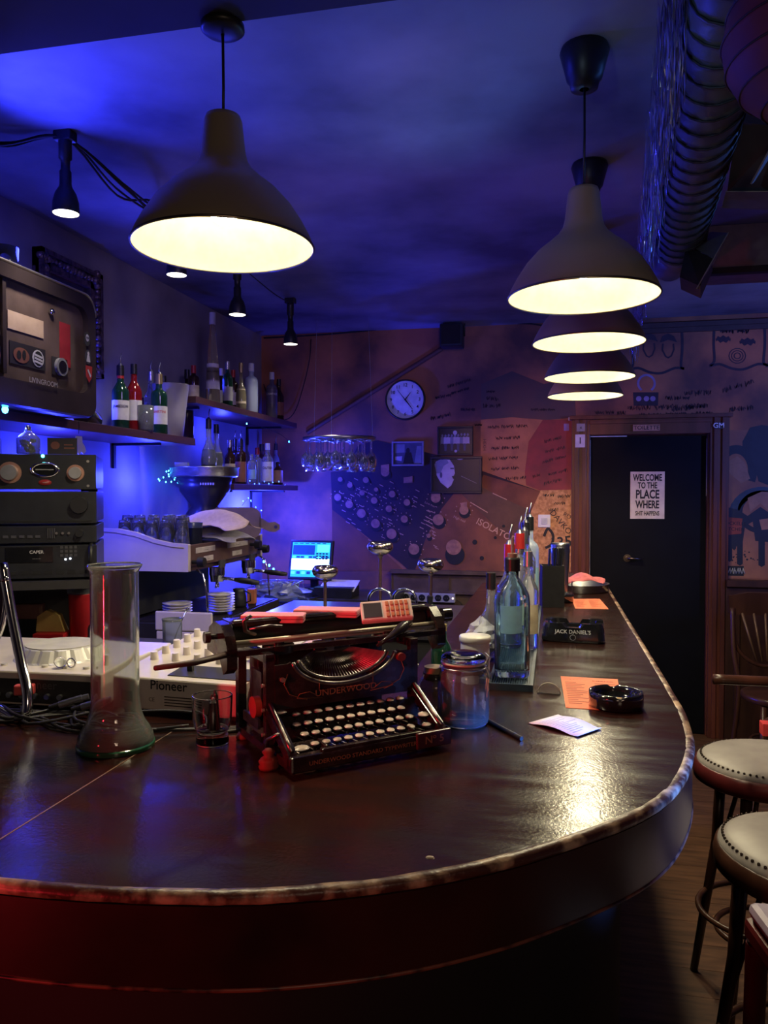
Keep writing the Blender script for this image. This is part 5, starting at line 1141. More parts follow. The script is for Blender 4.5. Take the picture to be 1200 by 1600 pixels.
for i in range(26): a = rd.uniform(0,6.28); g.ball((rd.uniform(0,.024)*cos(a), rd.uniform(0,.024)*sin(a), rd.uniform(.008,.045)), .006, 6)
tag(g.build('wrapped_sweets', M('reddish_wrappers', (.4,.12,.10), .4, 0, (.5,.4,.35), 60), None, (q.x, q.y, ZT+.001)), 'handful of reddish wrapped sweets inside the small glass jar', 'sweets')['kind'] = 'stuff'
q = onamp(-.33,.10); t = thing('sticker_box', 'dark low box with pale printing at left on the amplifier stack', 'box', (q.x, q.y, ZT+.001), AR); MB().cb(0,0,.025,.10,.06,.05).build('carton', M('dark_sticker'), t); g = MB(); 
for i in range(4): flat(g, [(-.04,.010+i*.01),(.02+.005*i,.010+i*.01),(.02+.005*i,.013+i*.01),(-.04,.013+i*.01)], 0, .031)
g.build('print', M('pale_print'), t)

# ------------------------------------------------------------------ espresso machine
EX, EY0, EY1, EZ = -1.55, 3.14, 4.00, .921
t = thing('espresso_machine', 'large cream and black espresso machine on the back counter', 'coffee machine', (EX, EY0, EZ))
CRE = M('cream_panel', (.70,.60,.58), .4, 0, (.62,.53,.52), 8)
L = EY1 - EY0; D = .46
XSIDE = Matrix(((1,0,0,0),(0,0,1,0),(0,1,0,0),(0,0,0,1)))      # (x, z, y) -> world
side = [(-D,.305),(.0,.305),(.0,.425),(-.08,.430),(-.16,.445),(-.25,.475),(-.34,.490),(-D,.495)]
g = MB(); g.prism(side, -.012, .012, 0, XSIDE); g.build('side_panel', CRE, t, bev=.004)
g = MB(); g.tube([(-.02,-.014,.41),(-.08,-.014,.415),(-.16,-.014,.43),(-.25,-.014,.458),(-.34,-.014,.473),(-D+.02,-.014,.478)], .003, 6); g.build('panel_groove', M('cream_groove', (.45,.38,.38), .5), t)
g = MB(); g.prism(side, L-.012, L+.012, 0, XSIDE); g.build('side_panel', CRE, t, bev=.004)
MB().box(-D, .013, .30, -.02, L-.013, .40).build('machine_head', M('machine_dark_red', (.07,.035,.04), .4), t, bev=.004)
MB().box(-.02, .013, .325, .0, L-.013, .42).build('front_panel', M('front_panel_brown', (.14,.08,.075), .35), t, bev=.003)
MB().box(-D, .013, .40, -.02, L-.013, .412).build('cup_tray', STEEL, t)
MB().box(-D, .02, .09, -.30, L-.02, .30).build('back_body', BLACKM, t)
MB().box(-D+.02, .0, 0.0, .10, L, .075).build('drip_base', M('machine_base_black', (.025,.022,.024), .4), t, bev=.004)
g = MB(); 
for i in range(40): g.box(-.28, .02+i*(L-.04)/40, .076, .09, .02+i*(L-.04)/40+.008, .081)
g.build('drip_grate', M('grate_grey', (.06,.05,.055), .35, .6), t)
MB().box(-.16,-.012,.045,.11,-.0,.13).build('base_corner', CRE, t, bev=.008); MB().box(-.155,-.010,-.0,.10,-.001,.042).build('base_corner_low', CRE, t, bev=.006)
def bx_label(y0_, y1_, z0_, z1_, s, sz): 
    MB().box(.0, y0_, z0_, .004, y1_, z1_).build('name_badge', M('cream_badge', (.68,.60,.58), .4), t, bev=.002)
    MB().text(s, sz, T(.0046, (y0_+y1_)/2, (z0_+z1_)/2, R(90)), 0, .005).build('badge_text', INK, t)
bx_label(.06,.26,.380,.405,'- -- ----',.018); bx_label(.40,.66,.380,.405,'-- ---- --',.018); bx_label(.14,.24,.338,.362,'-- --',.016); bx_label(.46,.58,.338,.362,'- ---',.016)
def porta(y, z=.25):
    g = MB(); g.cyl((.03,y,z+.055),(.03,y,z+.02),.036, n=24); g.build('group_head', CHROME, t)
    g = MB(); g.cyl((.03,y,z+.02),(.03,y,z-.01),.034,.030, n=24).tube([(.06,y,z+.005),(.10,y,z+.002),(.12,y,z)], .008, 8); g.tube([(.03,y-.005,z-.01),(.03,y-.012,z-.03),(.03,y-.013,z-.04)], .005, 6); g.tube([(.03,y+.005,z-.01),(.03,y+.012,z-.03),(.03,y+.013,z-.04)], .005, 6); g.build('portafilter', CHROME, t)
    MB().tube([(.12,y,z),(.15,y,z-.003),(.20,y,z-.008),(.235,y,z-.012)], [.010,.014,.013,.009], 12).build('portafilter_handle', BLACKP, t)
porta(.22); porta(.60)
def valve(y, z): MB().cyl((.0,y,z),(.03,y,z),.009).cyl((.03,y,z),(.058,y,z),.024,.021, n=20).build('steam_knob', BLACKP, t, bev=.003)
valve(.03, .345); valve(L-.05, .35); valve(L-.16,.38)
for y in (.05, L-.05): MB().tube([(.01,y,.31),(.04,y,.29),(.055,y,.22),(.06,y+.005,.13),(.062,y+.005,.10)], .005, 8).build('steam_wand', CHROME, t)
MB().box(.0,.30,.295,.012,.36,.33).box(.0,.68,.295,.012,.74,.33).build('key_pad', M('dark_grey_keys'), t, bev=.002)
# cups on the machine grate: stacks of saucers
SAU = M('saucer_white', (.78,.74,.72), .3)
sp = MB().lathe([(.0001,.0),(.032,0),(.034,.003),(.055,.010),(.067,.015),(.067,.017),(.050,.012),(.0001,.004)], 32).build('saucer', SAU, None)
tag(sp, 'white saucer, lowest in the stack on the espresso machine tray', 'saucer', 'saucers stacked on the machine'); sx, sy0 = EX + .015, EY0 + .29
sp.location = (sx, sy0, EZ+.083)
NM = ['second', 'third', 'fourth', 'fifth', 'sixth', 'seventh']
for i in range(6):
    o = sp.copy(); COL.objects.link(o); o.location = (sx, sy0, EZ+.083 + (i+1)*.0125); o['label'] = 'white saucer, %s from below in the stack on the espresso machine' % NM[i] if i < 5 else 'white saucer, topmost of the stack on the espresso machine'
for i in range(5):
    o = sp.copy(); COL.objects.link(o); o.location = (sx-.14, sy0 - .16, EZ+.083 + i*.0125); o['group'] = 'saucers in the shaded stack'; o['label'] = 'shaded saucer in the dark stack behind steam wand, %s from below' % (['lowest'] + NM)[i] if i else 'shaded saucer, lowest in the dark stack behind the steam wand'
t2 = thing('milk_pitcher', 'black milk jug on the espresso machine tray right of the saucers', 'jug', (EX + .02, EY0 + .50, EZ+.083)); MB().lathe(glass_wall([(.036,0),(.038,.01),(.036,.05),(.028,.075),(.030,.09)], .002, .004), 24).build('jug_body', BLACKP, t2); MB().tube([(.036,0,.02),(.06,0,.03),(.06,0,.065),(.030,0,.08)], .004, 8).build('handle', BLACKP, t2)
tag(MB().box(-.02,-.025,0,.02,.025,.075).build('sugar_packet', M('orange_brown_paper', (.5,.16,.07), .6), None, (EX+.04, EY0+.62, EZ+.083), R(10), bev=.002), 'orange paper packet standing on far end of the espresso machine tray', 'packet')
# upside-down glasses on top
gm = MB().lathe([(.034,0),(.030,.05),(.025,.105),(.0235,.112),(.0001,.114)], 24).lathe([(.0325,.001),(.028,.05),(.022,.10),(.0001,.102)], 24).build('highball_glass', M('thin_glass', (.88,.90,.98), .04, trans=.95), None)
GLB = 'glasses drying on the machine'
tag(gm, 'upside down glass on the espresso machine, nearest the towel', 'glass', GLB)
gl = [(-.06,.055),(-.135,.05),(-.205,.05),(-.275,.05),(-.345,.06),(-.10,.13),(-.17,.13),(-.24,.13),(-.31,.13),(-.13,.21),(-.20,.21),(-.28,.21),(-.37,.13)]
GN = ['nearest the towel in the front row', 'second from the right in the front row', 'third from the right in the front row', 'fourth from the right in the front row', 'fifth from the right in the front row', 'rightmost in the middle row', 'second from the right in the middle row', 'third from the right in the middle row', 'fourth from the right in the middle row', 'rightmost in the back row', 'middle one in the back row', 'leftmost in the back row', 'leftmost in the middle row']
for i, (x, y) in enumerate(gl):
    o = gm if i == 0 else gm.copy()
    if i: COL.objects.link(o)
    o.location = (EX + x, EY0 + y, EZ + .414); o['label'] = 'upside down glass on the espresso machine, ' + GN[i]
    if i > 4: o.location.z += .02
t2 = thing('dark_cup', 'dark blue tall cup right of the drying glasses on the espresso machine', 'cup', (EX - .055, EY0 + .16, EZ+.414)); MB().lathe(glass_wall([(.030,0),(.040,.10)], .002, .004), 24).build('cup_wall', M('navy_cup', (.03,.04,.10), .3), t2)
# towel, folded cloths, chopping board
cloth('bar_towel', 'pinkish crumpled towel heaped on the far part of the espresso machine', 'towel', (EX - .03, EY0+.36, EZ+.47), .26, .34, .10, M('pale_pink_towel', (.62,.46,.44), .9, 0, (.55,.40,.38), 60), 11, R(80), 1.6)
cloth('bar_towel', 'light grey cloth hanging low under the pinkish towel on the espresso machine', 'towel', (EX - .05, EY0+.36, EZ+.415), .20, .34, .07, M('pale_grey_towel', (.50,.48,.56), .9, 0, (.42,.40,.5), 60), 14, R(80), 1.2)
p = ay(345, 790, EY0 + .62)
t2 = thing('chopping_board', 'dark paddle shaped board with a hole in its handle behind the towels', 'board', (EX-.04, EY0+.60, EZ+.415+.08), R(28))
g = MB(); out = rrect(.26, .16, .05); g.prism([(x, z-.08) for x, z in out], -.008, .008, 0, XZ)
g.prism([(.12,-.02),(.17,-.045),(.20,-.05),(.225,-.035),(.225,-.010),(.20,.005),(.17,0),(.12,.03)], -.008, .008, 0, XZ); g.build('paddle', M('board_grey_brown', (.22,.15,.17), .6, 0, (.16,.11,.13), 12), t2, bev=.003)
MB().cyl((.205,-.0095,-.022),(.205,.0095,-.022),.009, n=16).build('hole', M('hole_blue', (.02,.02,.2), .5), t2)
# grinder behind
p = ax(320, 728, -1.86)
t2 = thing('coffee_grinder', 'dark coffee grinder with round steel tray shaped lid behind the towels', 'grinder', (-1.80, 3.83, 1.335))
HZ = .325
MB().lathe([(.0001,0),(.10,0),(.10,HZ-.20),(.07,HZ-.16),(.13,HZ-.08),(.145,HZ-.008),(.0001,HZ-.008)], 36).build('grinder_body', M('grinder_black', (.02,.02,.028), .3), t2)
MB().lathe([(.0001,HZ-.008),(.165,HZ-.008),(.176,HZ+.0),(.178,HZ+.040),(.182,HZ+.041),(.182,HZ+.045),(.173,HZ+.043),(.170,HZ+.004),(.0001,HZ+.0)], 48).build('steel_tray', STEEL, t2)
g = MB()
for i in range(6): g.box(.04+i*.012, -.141+.004*i, HZ-.05, .046+i*.012, -.130+.004*i, HZ-.038)
g.build('lettering_dots', M('pale_print'), t2)
t2 = thing('small_carton', 'small pale carton and glass beside the pear shaped bottle on the grinder tray', 'box', (-1.915, 3.80, 1.335+HZ+.001), R(10)); MB().cb(0,0,.035,.07,.03,.068).build('carton', M('pale_blue_carton', (.4,.45,.6), .5), t2)

# ------------------------------------------------------------------ clutter under the amplifiers
def jar_(name, label, cat, px, py, Y, parts, rz=0):
    q = ay(px, py, Y); t = thing(name, label, cat, (q.x, Y, 1.031), rz); parts(t); return t
jar_('cup_stack', 'red plastic cups with clear lids stacked beneath the amplifiers', 'cups', 125, 960, 2.32, lambda t: (MB().lathe([(.0001,0),(.030,0),(.036,.20),(.038,.205),(.0001,.205)], 24).build('red_cup', REDP, t), MB().lathe([(.039,.205),(.040,.215),(.040,.235),(.0001,.236)], 24).build('clear_lid', BCLEAR, t)))
jar_('red_box', 'squat red carton below the amplifiers beside the yellow packet', 'box', 82, 985, 2.28, lambda t: MB().cb(0,0,.04,.10,.08,.08).build('carton', REDP, t, bev=.003), R(15))
jar_('sugar_bag', 'open yellow paper packet with white corner on the red carton', 'packet', 80, 955, 2.29, lambda t: [setattr(t, 'location', (t.location.x, t.location.y, 1.112)), MB().prism([(-.045,0),(.05,0),(.03,.055),(-.01,.07),(-.04,.05)], -.015, .015, 0, XZ).build('paper_bag', M('yellow_paper', (.55,.38,.12), .6), t), MB().prism([(.01,.002),(.052,.002),(.03,.05)], -.017, -.0155, 0, XZ).build('white_corner', WHITE, t)], R(10))
jar_('tea_carton', 'small white carton with a black arrow mark beneath the amplifiers', 'box', 70, 930, 2.42, lambda t: (MB().cb(0,0,.11,.06,.05,.22).build('carton', M('lilac_white_carton', (.55,.52,.62), .6), t, bev=.002), MB().text('>', .05, T(.01,-.0262,.18), 0, .01).build('print', INK, t)), R(8))
jar_('wooden_box', 'open brown wooden box standing behind the red cups', 'box', 128, 915, 2.50, lambda t: (MB().cb(0,0,.12,.13,.10,.24).build('box_body', M('box_brown', (.20,.09,.07), .6), t, bev=.002), MB().prism([(-.07,.24),(.07,.24),(.01,.285)], -.05, .05, 0, XZ).build('gable_lid', M('box_brown'), t)), R(5))
jar_('wooden_block', 'brown wooden block lying among the clutter at far left', 'block', 38, 935, 2.30, lambda t: [setattr(t, 'location', (t.location.x, t.location.y, 1.15)), MB().cb(0,0,.025,.13,.06,.05).build('block_body', M('box_brown'), t, bev=.003), MB().cb(0,0,-.06,.10,.05,.118).build('base_box', BLACKP, t)], R(12))
jar_('steel_canister', 'small brushed steel canister right of the red cups', 'canister', 150, 975, 2.25, lambda t: MB().lathe([(.0001,0),(.025,0),(.026,.01),(.026,.10),(.022,.115),(.0001,.118)], 24).build('canister_body', STEEL, t))
p = az(212, 1000, 1.10); 
t = thing('glass_pitcher', 'small glass jug with spoon beside the cream corner of the espresso machine', 'jug', (-1.30, 2.50, 1.031)); MB().lathe(glass_wall([(.030,0),(.033,.01),(.034,.09),(.036,.10)], .002, .004), 24).build('jug_body', BCLEAR, t); 
tag(MB().tube([(0,0,.008),(.02,0,.06),(.05,.01,.13)], .002, 6).ball((.052,.011,.135), .008, 8, sz=.5).build('teaspoon', CHROME, None, (-1.30,2.50,1.031)), 'teaspoon leaning out of the small glass jug', 'spoon')

# ------------------------------------------------------------------ DJ gear on the bar
GEARW = M('gear_cream_metal', (.70,.62,.56), .4, .1, (.62,.55,.50), 12); GEARD = M('gear_dark', (.025,.022,.022), .5)
DH = .085
p = az(152, 1128, BT)
t = thing('media_player', 'cream coloured deck with big silver jog wheel at left of the glass vase', 'turntable', (-1.195, 1.47, BT), R(2))
w, d = .50, .36
MB().box(-w/2, 0, .012, w/2, d, DH).build('deck_case', GEARW, t, bev=.004)
MB().box(-.03, -.003, .018, w/2-.012, .001, DH-.016).build('rear_recess', GEARD, t)
MB().text('Pioneer', .026, T(.12,-.0045,DH-.027), 0, .012).build('brand_lettering', M('dim_lettering', (.10,.09,.09), .5), t)
g = MB()
for i in range(6): g.cyl((.02+i*.03,-.002,.035),(.02+i*.03,-.012,.035),.006, n=10)
g.build('sockets', STEEL, t)
n = 64; vs = []; prof = [(.0001,.030),(.080,.030),(.084,.028),(.100,.004),(.104,.0)]
for k, (r, z) in enumerate(prof):
    for i in range(n): rr_ = r*(1 - (.035 if k in (2,3) and (i % 4) < 1 else 0)); vs.append((rr_*cos(2*pi*i/n), rr_*sin(2*pi*i/n), z))
JX, JY = .07, .155
MB().add(vs, [(j*n+i, j*n+(i+1) % n, (j+1)*n+(i+1) % n, (j+1)*n+i) for j in range(len(prof)-1) for i in range(n)], 0, False, T(JX,JY,DH)).build('jog_wheel', M('jog_silver', (.62,.60,.58), .35, .3, (.55,.53,.5), 20), t)
MB().cyl((JX,JY,DH+.0305),(JX,JY,DH+.032),.078, n=48).build('jog_plate', M('jog_plate_cream', (.60,.57,.52), .4), t)
MB().box(-w/2+.01,.02,DH,-.08,.08,DH+.002).build('display', GB, t)
for i in range(5): MB().cyl((.0+i*.05,.045,DH),(.0+i*.05,.045,DH+.005),.007, n=16).build('pad_button', M('jog_plate_cream'), t)
MB().cyl((.215,.09,DH),(.215,.09,DH+.022),.009,.008, n=16).build('tempo_knob', M('knob_white', (.78,.70,.66), .4), t)
for sx in (-1,1):
    for yy in (.03, d-.03): MB().cyl((sx*(w/2-.03),yy,0),(sx*(w/2-.03),yy,.012),.015).build('rubber_foot', BLACKM, t)
p = az(222, 1112, BT)
t = thing('dj_mixer', 'cream coloured audio mixer with small knobs between glass vase and typewriter', 'mixer', (-.765, 1.49, BT), R(-4))
w, d = .31, .36; DM = .10
g = MB(); g.prism([(0,.012),(0,DM-.02),(d,DM+.015),(d,.012)], -w/2, w/2, 0, YZ); g.build('mixer_case', GEARW, t, bev=.004)
MB().text('Pioneer', .028, T(-.02,-.0012,.066), 0, .014).build('brand_lettering', INK, t)
MB().box(-.13,-.002,.03,-.09,0,.052).build('rear_socket', GEARD, t); g = MB()
for i in range(4): g.box(-.03,-.001,.024+i*.006,.05,0,.026+i*.006)
g.text('CE', .012, T(-.06,-.0012,.035), 0, .0); g.build('rear_print', SOFTINK, t)
sl = atan2(.035, d)
def onm(x, y): return T(x, y, DM-.02 + y*.035/d) @ Matrix.Rotation(sl, 4, 'X')
MB().cb(.06,0,.001,.19,.07,.002, X=onm(0,.055)).build('crossfader_plate', GEARD, t); MB().box(-.006,-.004,0,.006,.004,.018, X=onm(.0,.055)).build('crossfader_cap', BLACKP, t)
kn = MB().cyl((0,0,0),(0,0,.018),.0095,.0075, n=18).build('mixer_knob', M('knob_white'), t)
k = 0
for i in range(4):
    for j in range(5):
        o = kn if k == 0 else kn.copy()
        if k: COL.objects.link(o); o.parent = t
        k += 1; o.matrix_local = onm(-.13 + i*.055, .12 + j*.048)
g = MB()
for i in range(3): g.cb(.10, .15+i*.07, 0, .03, .02, .006)
for v in g.v: pass
o = g.build('switch_row', M('pad_pinkish', (.55,.35,.33), .5), t); o.location = (0,0,DM+.005)
for sx in (-1,1):
    for yy in (.03, d-.03): MB().cyl((sx*(w/2-.03),yy,0),(sx*(w/2-.03),yy,.012),.015).build('rubber_foot', BLACKM, t)
# upright pale board between mixer and typewriter
p = az(352, 1120, BT)
t = thing('pink_lit_case', 'pale upright case side glowing pinkish between mixer and typewriter', 'case', (-.565, 1.66, BT), R(-4)); MB().box(-.015,-.13,0,.015,.14,.118).build('case_side', M('pale_case', (.70,.42,.38), .5), t, bev=.003)  # pink of the red light is put into the pale colour
# cables
rd = random.Random(31); CB = M('cable_black', (.015,.013,.014), .45)
for i in range(9):
    a = az(rd.uniform(30,130), rd.uniform(1115,1135), BT); pts = [Vector((a.x - .25 + i*.02, 1.41 + rd.uniform(-.05,.05), BT+.004 + .004*i % .02))]
    for k in range(5): pts.append(Vector((pts[-1].x + rd.uniform(.04,.12), 1.40 + rd.uniform(-.06,.06), BT + .004 + rd.uniform(0,.022))))
    if i < 3: pts += [Vector((-.66, 1.43 - i*.012, BT+.004)), Vector((-.60, 1.45 - i*.01, BT+.004))]
    tag(MB().tube(sm_path(pts, 5), .0032, 6).build('audio_cable', CB), 'black audio cable in the tangle lying in front of the decks', 'cable', 'cables in front of the decks')
for i, (x, y, a) in enumerate(((-1.00,1.43,25),(-.945,1.425,20))):
    tag(MB().cyl((0,0,0),(.045,0,.012),.0075, n=14).cyl((.045,0,.012),(.058,0,.015),.006, n=14).cyl((-.02,0,-.004),(0,0,0),.0045,.007, n=12, mat=1).build('cable_plug', [STEEL, CB], None, (x,y,BT+.03), R(a)), ('left silver audio plug lying on the cables beneath the deck', 'right silver audio plug nearer the vase on the cables')[i], 'plug')
tag(MB().box(-.02,-.010,0,.02,.010,.022).build('red_plug', M('red_pink_plug', (.6,.08,.08), .4), None, (-1.10,1.455,BT+.04), R(20), bev=.003), 'small red plug in the back of the deck at far left', 'plug')
# chrome ring mirror on bent tube at the left edge
p = az(46, 1130, BT)
t = thing('chrome_stand_mirror', 'chrome rimmed round mirror on bent chrome tube stand at left edge of the bar', 'mirror', (p.x, p.y, BT), 0)
def L_(px, py, Y): q = ay(px, py, Y); return Vector((q.x-p.x, q.y-p.y, q.z-BT))
Yb = p.y
MB().tube(sm_path([L_(4,880,Yb+.06), L_(18,960,Yb+.05), L_(34,1040,Yb+.03), L_(43,1085,Yb+.01), L_(40,1118,Yb), L_(22,1122,Yb), L_(-10,1105,Yb+.02), L_(-60,1100,Yb+.03)], 5), .0105, 14).build('bent_tube', CHROME, t)
MB().tube([L_(43,1118,Yb)-Vector((0,0,.0)), Vector((0.0,0,.004)), Vector((-.10,-.02,.004))], .006, 8).build('rubber_pad', BLACKM, t)
cc = L_(-34, 945, Yb+.07); CM_ = Matrix.Translation(cc) @ Matrix.Rotation(R(25), 4, 'Z') @ Matrix.Rotation(R(80), 4, 'X')
MB().lathe([(.050,-.006),(.057,-.008),(.061,0),(.057,.008),(.050,.006),(.050,-.006)], 48, X=CM_ , sy=1.9).build('mirror_rim', CHROME, t); MB().lathe([(.0001,.0),(.050,.0)], 48, X=CM_, sy=1.9).build('mirror_glass', M('pink_tint_mirror', (.5,.3,.3), .15, 1), t)
MB().ball(L_(8,905,Yb+.055), .010, 12).build('pivot_knob', CHROME, t)
t = thing('glass_bead_knob', 'small clear glass stopper lying on the deck beside the jog wheel', 'stopper', (-1.055, 1.515, BT+DH+.001)); MB().ball((0,0,.013), .013, 16).build('glass_bead', GLASS, t); MB().tube([(.026 + .010*cos(a*pi/8), .0, .012+.010*sin(a*pi/8)) for a in range(16)], .0018, 6, closed=True).build('metal_ring', CHROME, t)
# ================================================================== TILL, POSTS, RACK, BACK OF THE BAR
p0 = ay(486, 875, 4.95)
t = thing('till_screen', 'bright touch screen till with cyan and white display near the back wall', 'screen', (p0.x, 4.95, .921), R(-3)); 
w, h = .300, .265; zc = p0.z - .921
SX = T(0,0,zc,0,R(-14))
MB().box(-w/2,-.012,-h/2,w/2,.018,h/2, X=SX).build('screen_housing', BLACKP, t, bev=.005)
g = MB(); iw, ih = w-.034, h-.034
def sq(x0,z0,x1,z1,m,d=.0128): g.add([tuple(SX @ Vector(v)) for v in ((x0,-d,z0),(x1,-d,z0),(x1,-d,z1),(x0,-d,z1))], [(0,1,2,3)], m)
sq(-iw/2,-ih/2,iw/2,ih/2,0)
sq(-iw/2,-ih*.30,iw/2,-.0+ih*.03,1,.0132); sq(-iw/2+.005,ih*.14,iw*.10,ih*.42,2,.0132); sq(iw*.16,ih*.22,iw*.48,ih*.44,3,.0132)
for i in range(9): sq(-iw/2+.005+i*.029,ih*.05,-iw/2+.028+i*.029,ih*.10,2 if i % 3 else 3,.0134)
for i in range(7): sq(-iw/2+.005+i*.036,-ih*.42,-iw/2+.030+i*.036,-ih*.34,2 if i % 2 else 3,.0134)
for j in range(3):
    for i in range(4): sq(iw*.14+i*.022,ih*(.0+.07*j)+.004,iw*.14+.016+i*.022,ih*(.0+.07*j)+.013,4,.0136)
for i in range(6): sq(-iw/2+.01+i*.04,ih*.46,-iw/2+.035+i*.04,ih*.48,4,.0136)
E_ = lambda n, c, s: M(n, c, .3, emit=c, estr=s)
g.build('display', [E_('screen_cyan', (.02,.35,.60), 1.6), E_('screen_white', (.75,1,.9), 1.3), E_('screen_navy', (.01,.05,.15), 1.), E_('screen_aqua', (.10,.75,.95), 1.4), BLACKP], t)
MB().box(-.05,0,0,.05,.12,.02).box(-.025,.05,.02,.025,.08,zc-.02).build('screen_stand', BLACKP, t, bev=.004)
q = ay(545, 905, 4.92)
t = thing('receipt_printer', 'black till box with white card on its sloping top, right of the till screen', 'printer', (q.x-.08, 4.86, .901)); zz = q.z - .901
MB().prism([(-.14,0),(.14,0),(.14,zz-.05),(-.14,zz-.05)], -.1, .1, 0, XZ).build('printer_body', BLACKP, t, bev=.004)
MB().add([tuple(T(.03,0,zz-.035,0,R(18)) @ Vector(v)) for v in ((-.12,-.09,0),(.12,-.09,0),(.12,.09,0),(-.12,.09,0))], [(0,1,2,3)]).build('white_card', M('dim_white_card', (.6,.58,.7), .6), t); MB().box(-.11,-.098,zz-.05,.14,.1,zz-.04).build('slanted_top', BLACKP, t)
# brushed mushroom posts
def post(label, px, pytop, Y, rd_=.058):
    q = ay(px, pytop, Y); t = thing('mushroom_post', label, 'lamp', (q.x, Y, 1.011), 0, 'metal mushroom posts behind the typewriter'); H = q.z - 1.011
    MB().cyl((0,0,.012),(0,0,H-.03),.0075, n=14).build('stem', M('copper_stem', (.50,.30,.22), .3, 1), t)
    MB().lathe([(.0001,H-.060),(.022,H-.060),(.042,H-.050),(.055,H-.036),(rd_,H-.024),(.055,H-.010),(.046,H),(.038,H-.001),(.034,H-.006),(.0001,H-.007)], 40).build('mushroom_head', M('head_champagne', (.70,.60,.50), .18, 1), t)
    MB().cyl((0,0,H-.072),(0,0,H-.058),.012, n=16).build('collar', BRASS, t)
    g = MB()
    for a in range(3): g.tube([(0,0,.014),(.04*cos(a*2.1),.04*sin(a*2.1),.010),(.075*cos(a*2.1),.075*sin(a*2.1),.004)], .005, 8)
    g.build('cross_foot', BLACKP, t); return t
post('lowest brass mushroom headed post, in front of the till screen', 508, 884, 3.30)
post('tallest metal mushroom headed post, middle one of the three', 594, 846, 3.40)
post('metal mushroom headed post on the right, before the power strip', 673, 873, 3.35)
light('SPOT', (-.75, 3.1, 2.6), 14, (1,.9,.75), .02, (-.8,3.35,1.2), 30, .6, 'down_light')
for lb, x in (('left chrome hoop standing behind the card terminal', 594), ('right chrome hoop standing behind the card terminal', 632)):
    q = ay(x, 920, 3.12); t = thing('chrome_hoop', lb, 'hoop', (q.x, 3.12, 1.011)); H = q.z - 1.011; r_ = .050
    MB().tube([(-r_,0,0),(-r_,0,H-r_)] + [(r_*cos(pi - a*pi/12),0,H-r_+r_*sin(pi - a*pi/12)) for a in range(1,12)] + [(r_,0,H-r_),(r_,0,0)], .006, 8).build('hoop_bar', CHROME, t)
a = ay(632, 925, YB-.035); b = ay(712, 941, YB-.035)
t = thing('power_strip', 'long grey power strip with black round sockets fixed low on the back wall', 'power strip', ((a.x+b.x)/2-.04, YB-.031, (a.z+b.z)/2)); w = b.x-a.x+.08
MB().box(-w/2,-.04,-.030,w/2,-.0,.030).build('strip_body', M('strip_grey', (.36,.36,.42), .4), t, bev=.004)
k = MB().cyl((0,-.040,0),(0,-.042,0),.0225, n=24).cyl((-.008,-.042,0),(-.008,-.0425,0),.003, n=8, mat=1).cyl((.008,-.042,0),(.008,-.0425,0),.003, n=8, mat=1).build('socket', [BLACKP, STEEL], t)
for i in range(7):
    o = k if i == 0 else k.copy()
    if i: COL.objects.link(o); o.parent = t
    o.location = (-w/2 + .04 + i*(w-.10)/6, 0, 0)
MB().cyl((w/2-.015,-.04,0),(w/2-.015,-.043,0),.006, n=10).build('indicator', M('indicator_glow', (1,.8,.6), .3, emit=(1,.7,.5), estr=3), t)
P = [ay(x, y, YB-.05) for x, y in ((714,938),(722,945),(724,965),(722,1000))]
tag(MB().tube(sm_path(P, 4), .004, 6).build('power_cable', CB), 'black power cable dropping from the right end of the power strip', 'cable')
q = ay(650, 935, YB-.08)
# items in the aisle right of the posts (bottles and jars on the fridge unit)
for i, (x, y, h, r_, gm, lb) in enumerate(((.0,0,.10,.03,BBROWN,'dark squat bottle on the steel worktop behind the typewriter, left'), (.10,.05,.13,.028,BGREEN,'dark green small bottle on the steel worktop behind the typewriter, right'))):
    bottle(lb, (-.60 + x, 3.15 + y, 1.012), h, r_, 'shoulder', gm, cap=CAPB)
# clear plastic rack of small blue glasses left of the till
t = thing('glassware_crate', 'clear plastic crate catching blue light between espresso machine and till', 'crate', (-1.64, 4.50, .921), R(5))
CP = M('clear_blue_plastic', (.45,.5,.85), .15, trans=.7); g = MB()
for z in (.0,.05,.10): g.tube([(-.13,-.12,z+.004),(.13,-.12,z+.004),(.13,.12,z+.004),(-.13,.12,z+.004)], .004, 6, closed=True)
for x in (-.13,-.04,.04,.13): g.cyl((x,-.12,0),(x,-.12,.10),.003, n=6); g.cyl((x,.12,0),(x,.12,.10),.003, n=6)
g.build('crate_frame', CP, t)
g0_ = MB().lathe([(.0001,0),(.026,0),(.030,.10),(.028,.10),(.024,.008),(.0001,.008)], 16).build('small_tumbler', CP, None, (-1.72,4.40,.926)); tag(g0_, 'clear tumbler in the plastic crate beside the till screen', 'glass', 'tumblers in the crate')
for i in range(1, 9):
    o = g0_.copy(); COL.objects.link(o); o.location = (-1.70 + .075*(i % 3), 4.40 + .075*(i//3), .926)
t = thing('crumpled_bag', 'crumpled clear film glowing blue in front of the till screen', 'bag', (-1.50, 4.25, .921)); rd = random.Random(19); vs = []; n = 20; m_ = 8
for j in range(m_+1):
    for i in range(n):
        rr_ = .16*sin(pi*min(j+1, m_-.1)/(m_+1))*(1 + rd.uniform(-.3,.3)); vs.append((rr_*cos(2*pi*i/n), rr_*.7*sin(2*pi*i/n), .003 + .13*j/m_ + rd.uniform(0,.006)))
MB().add(vs, [(j*n+i, j*n+(i+1) % n, (j+1)*n+(i+1) % n, (j+1)*n+i) for j in range(m_) for i in range(n)]).build('plastic_film', M('blue_film', (.35,.40,.75), .2, 0, (.25,.3,.6), 20, trans=.5), t)
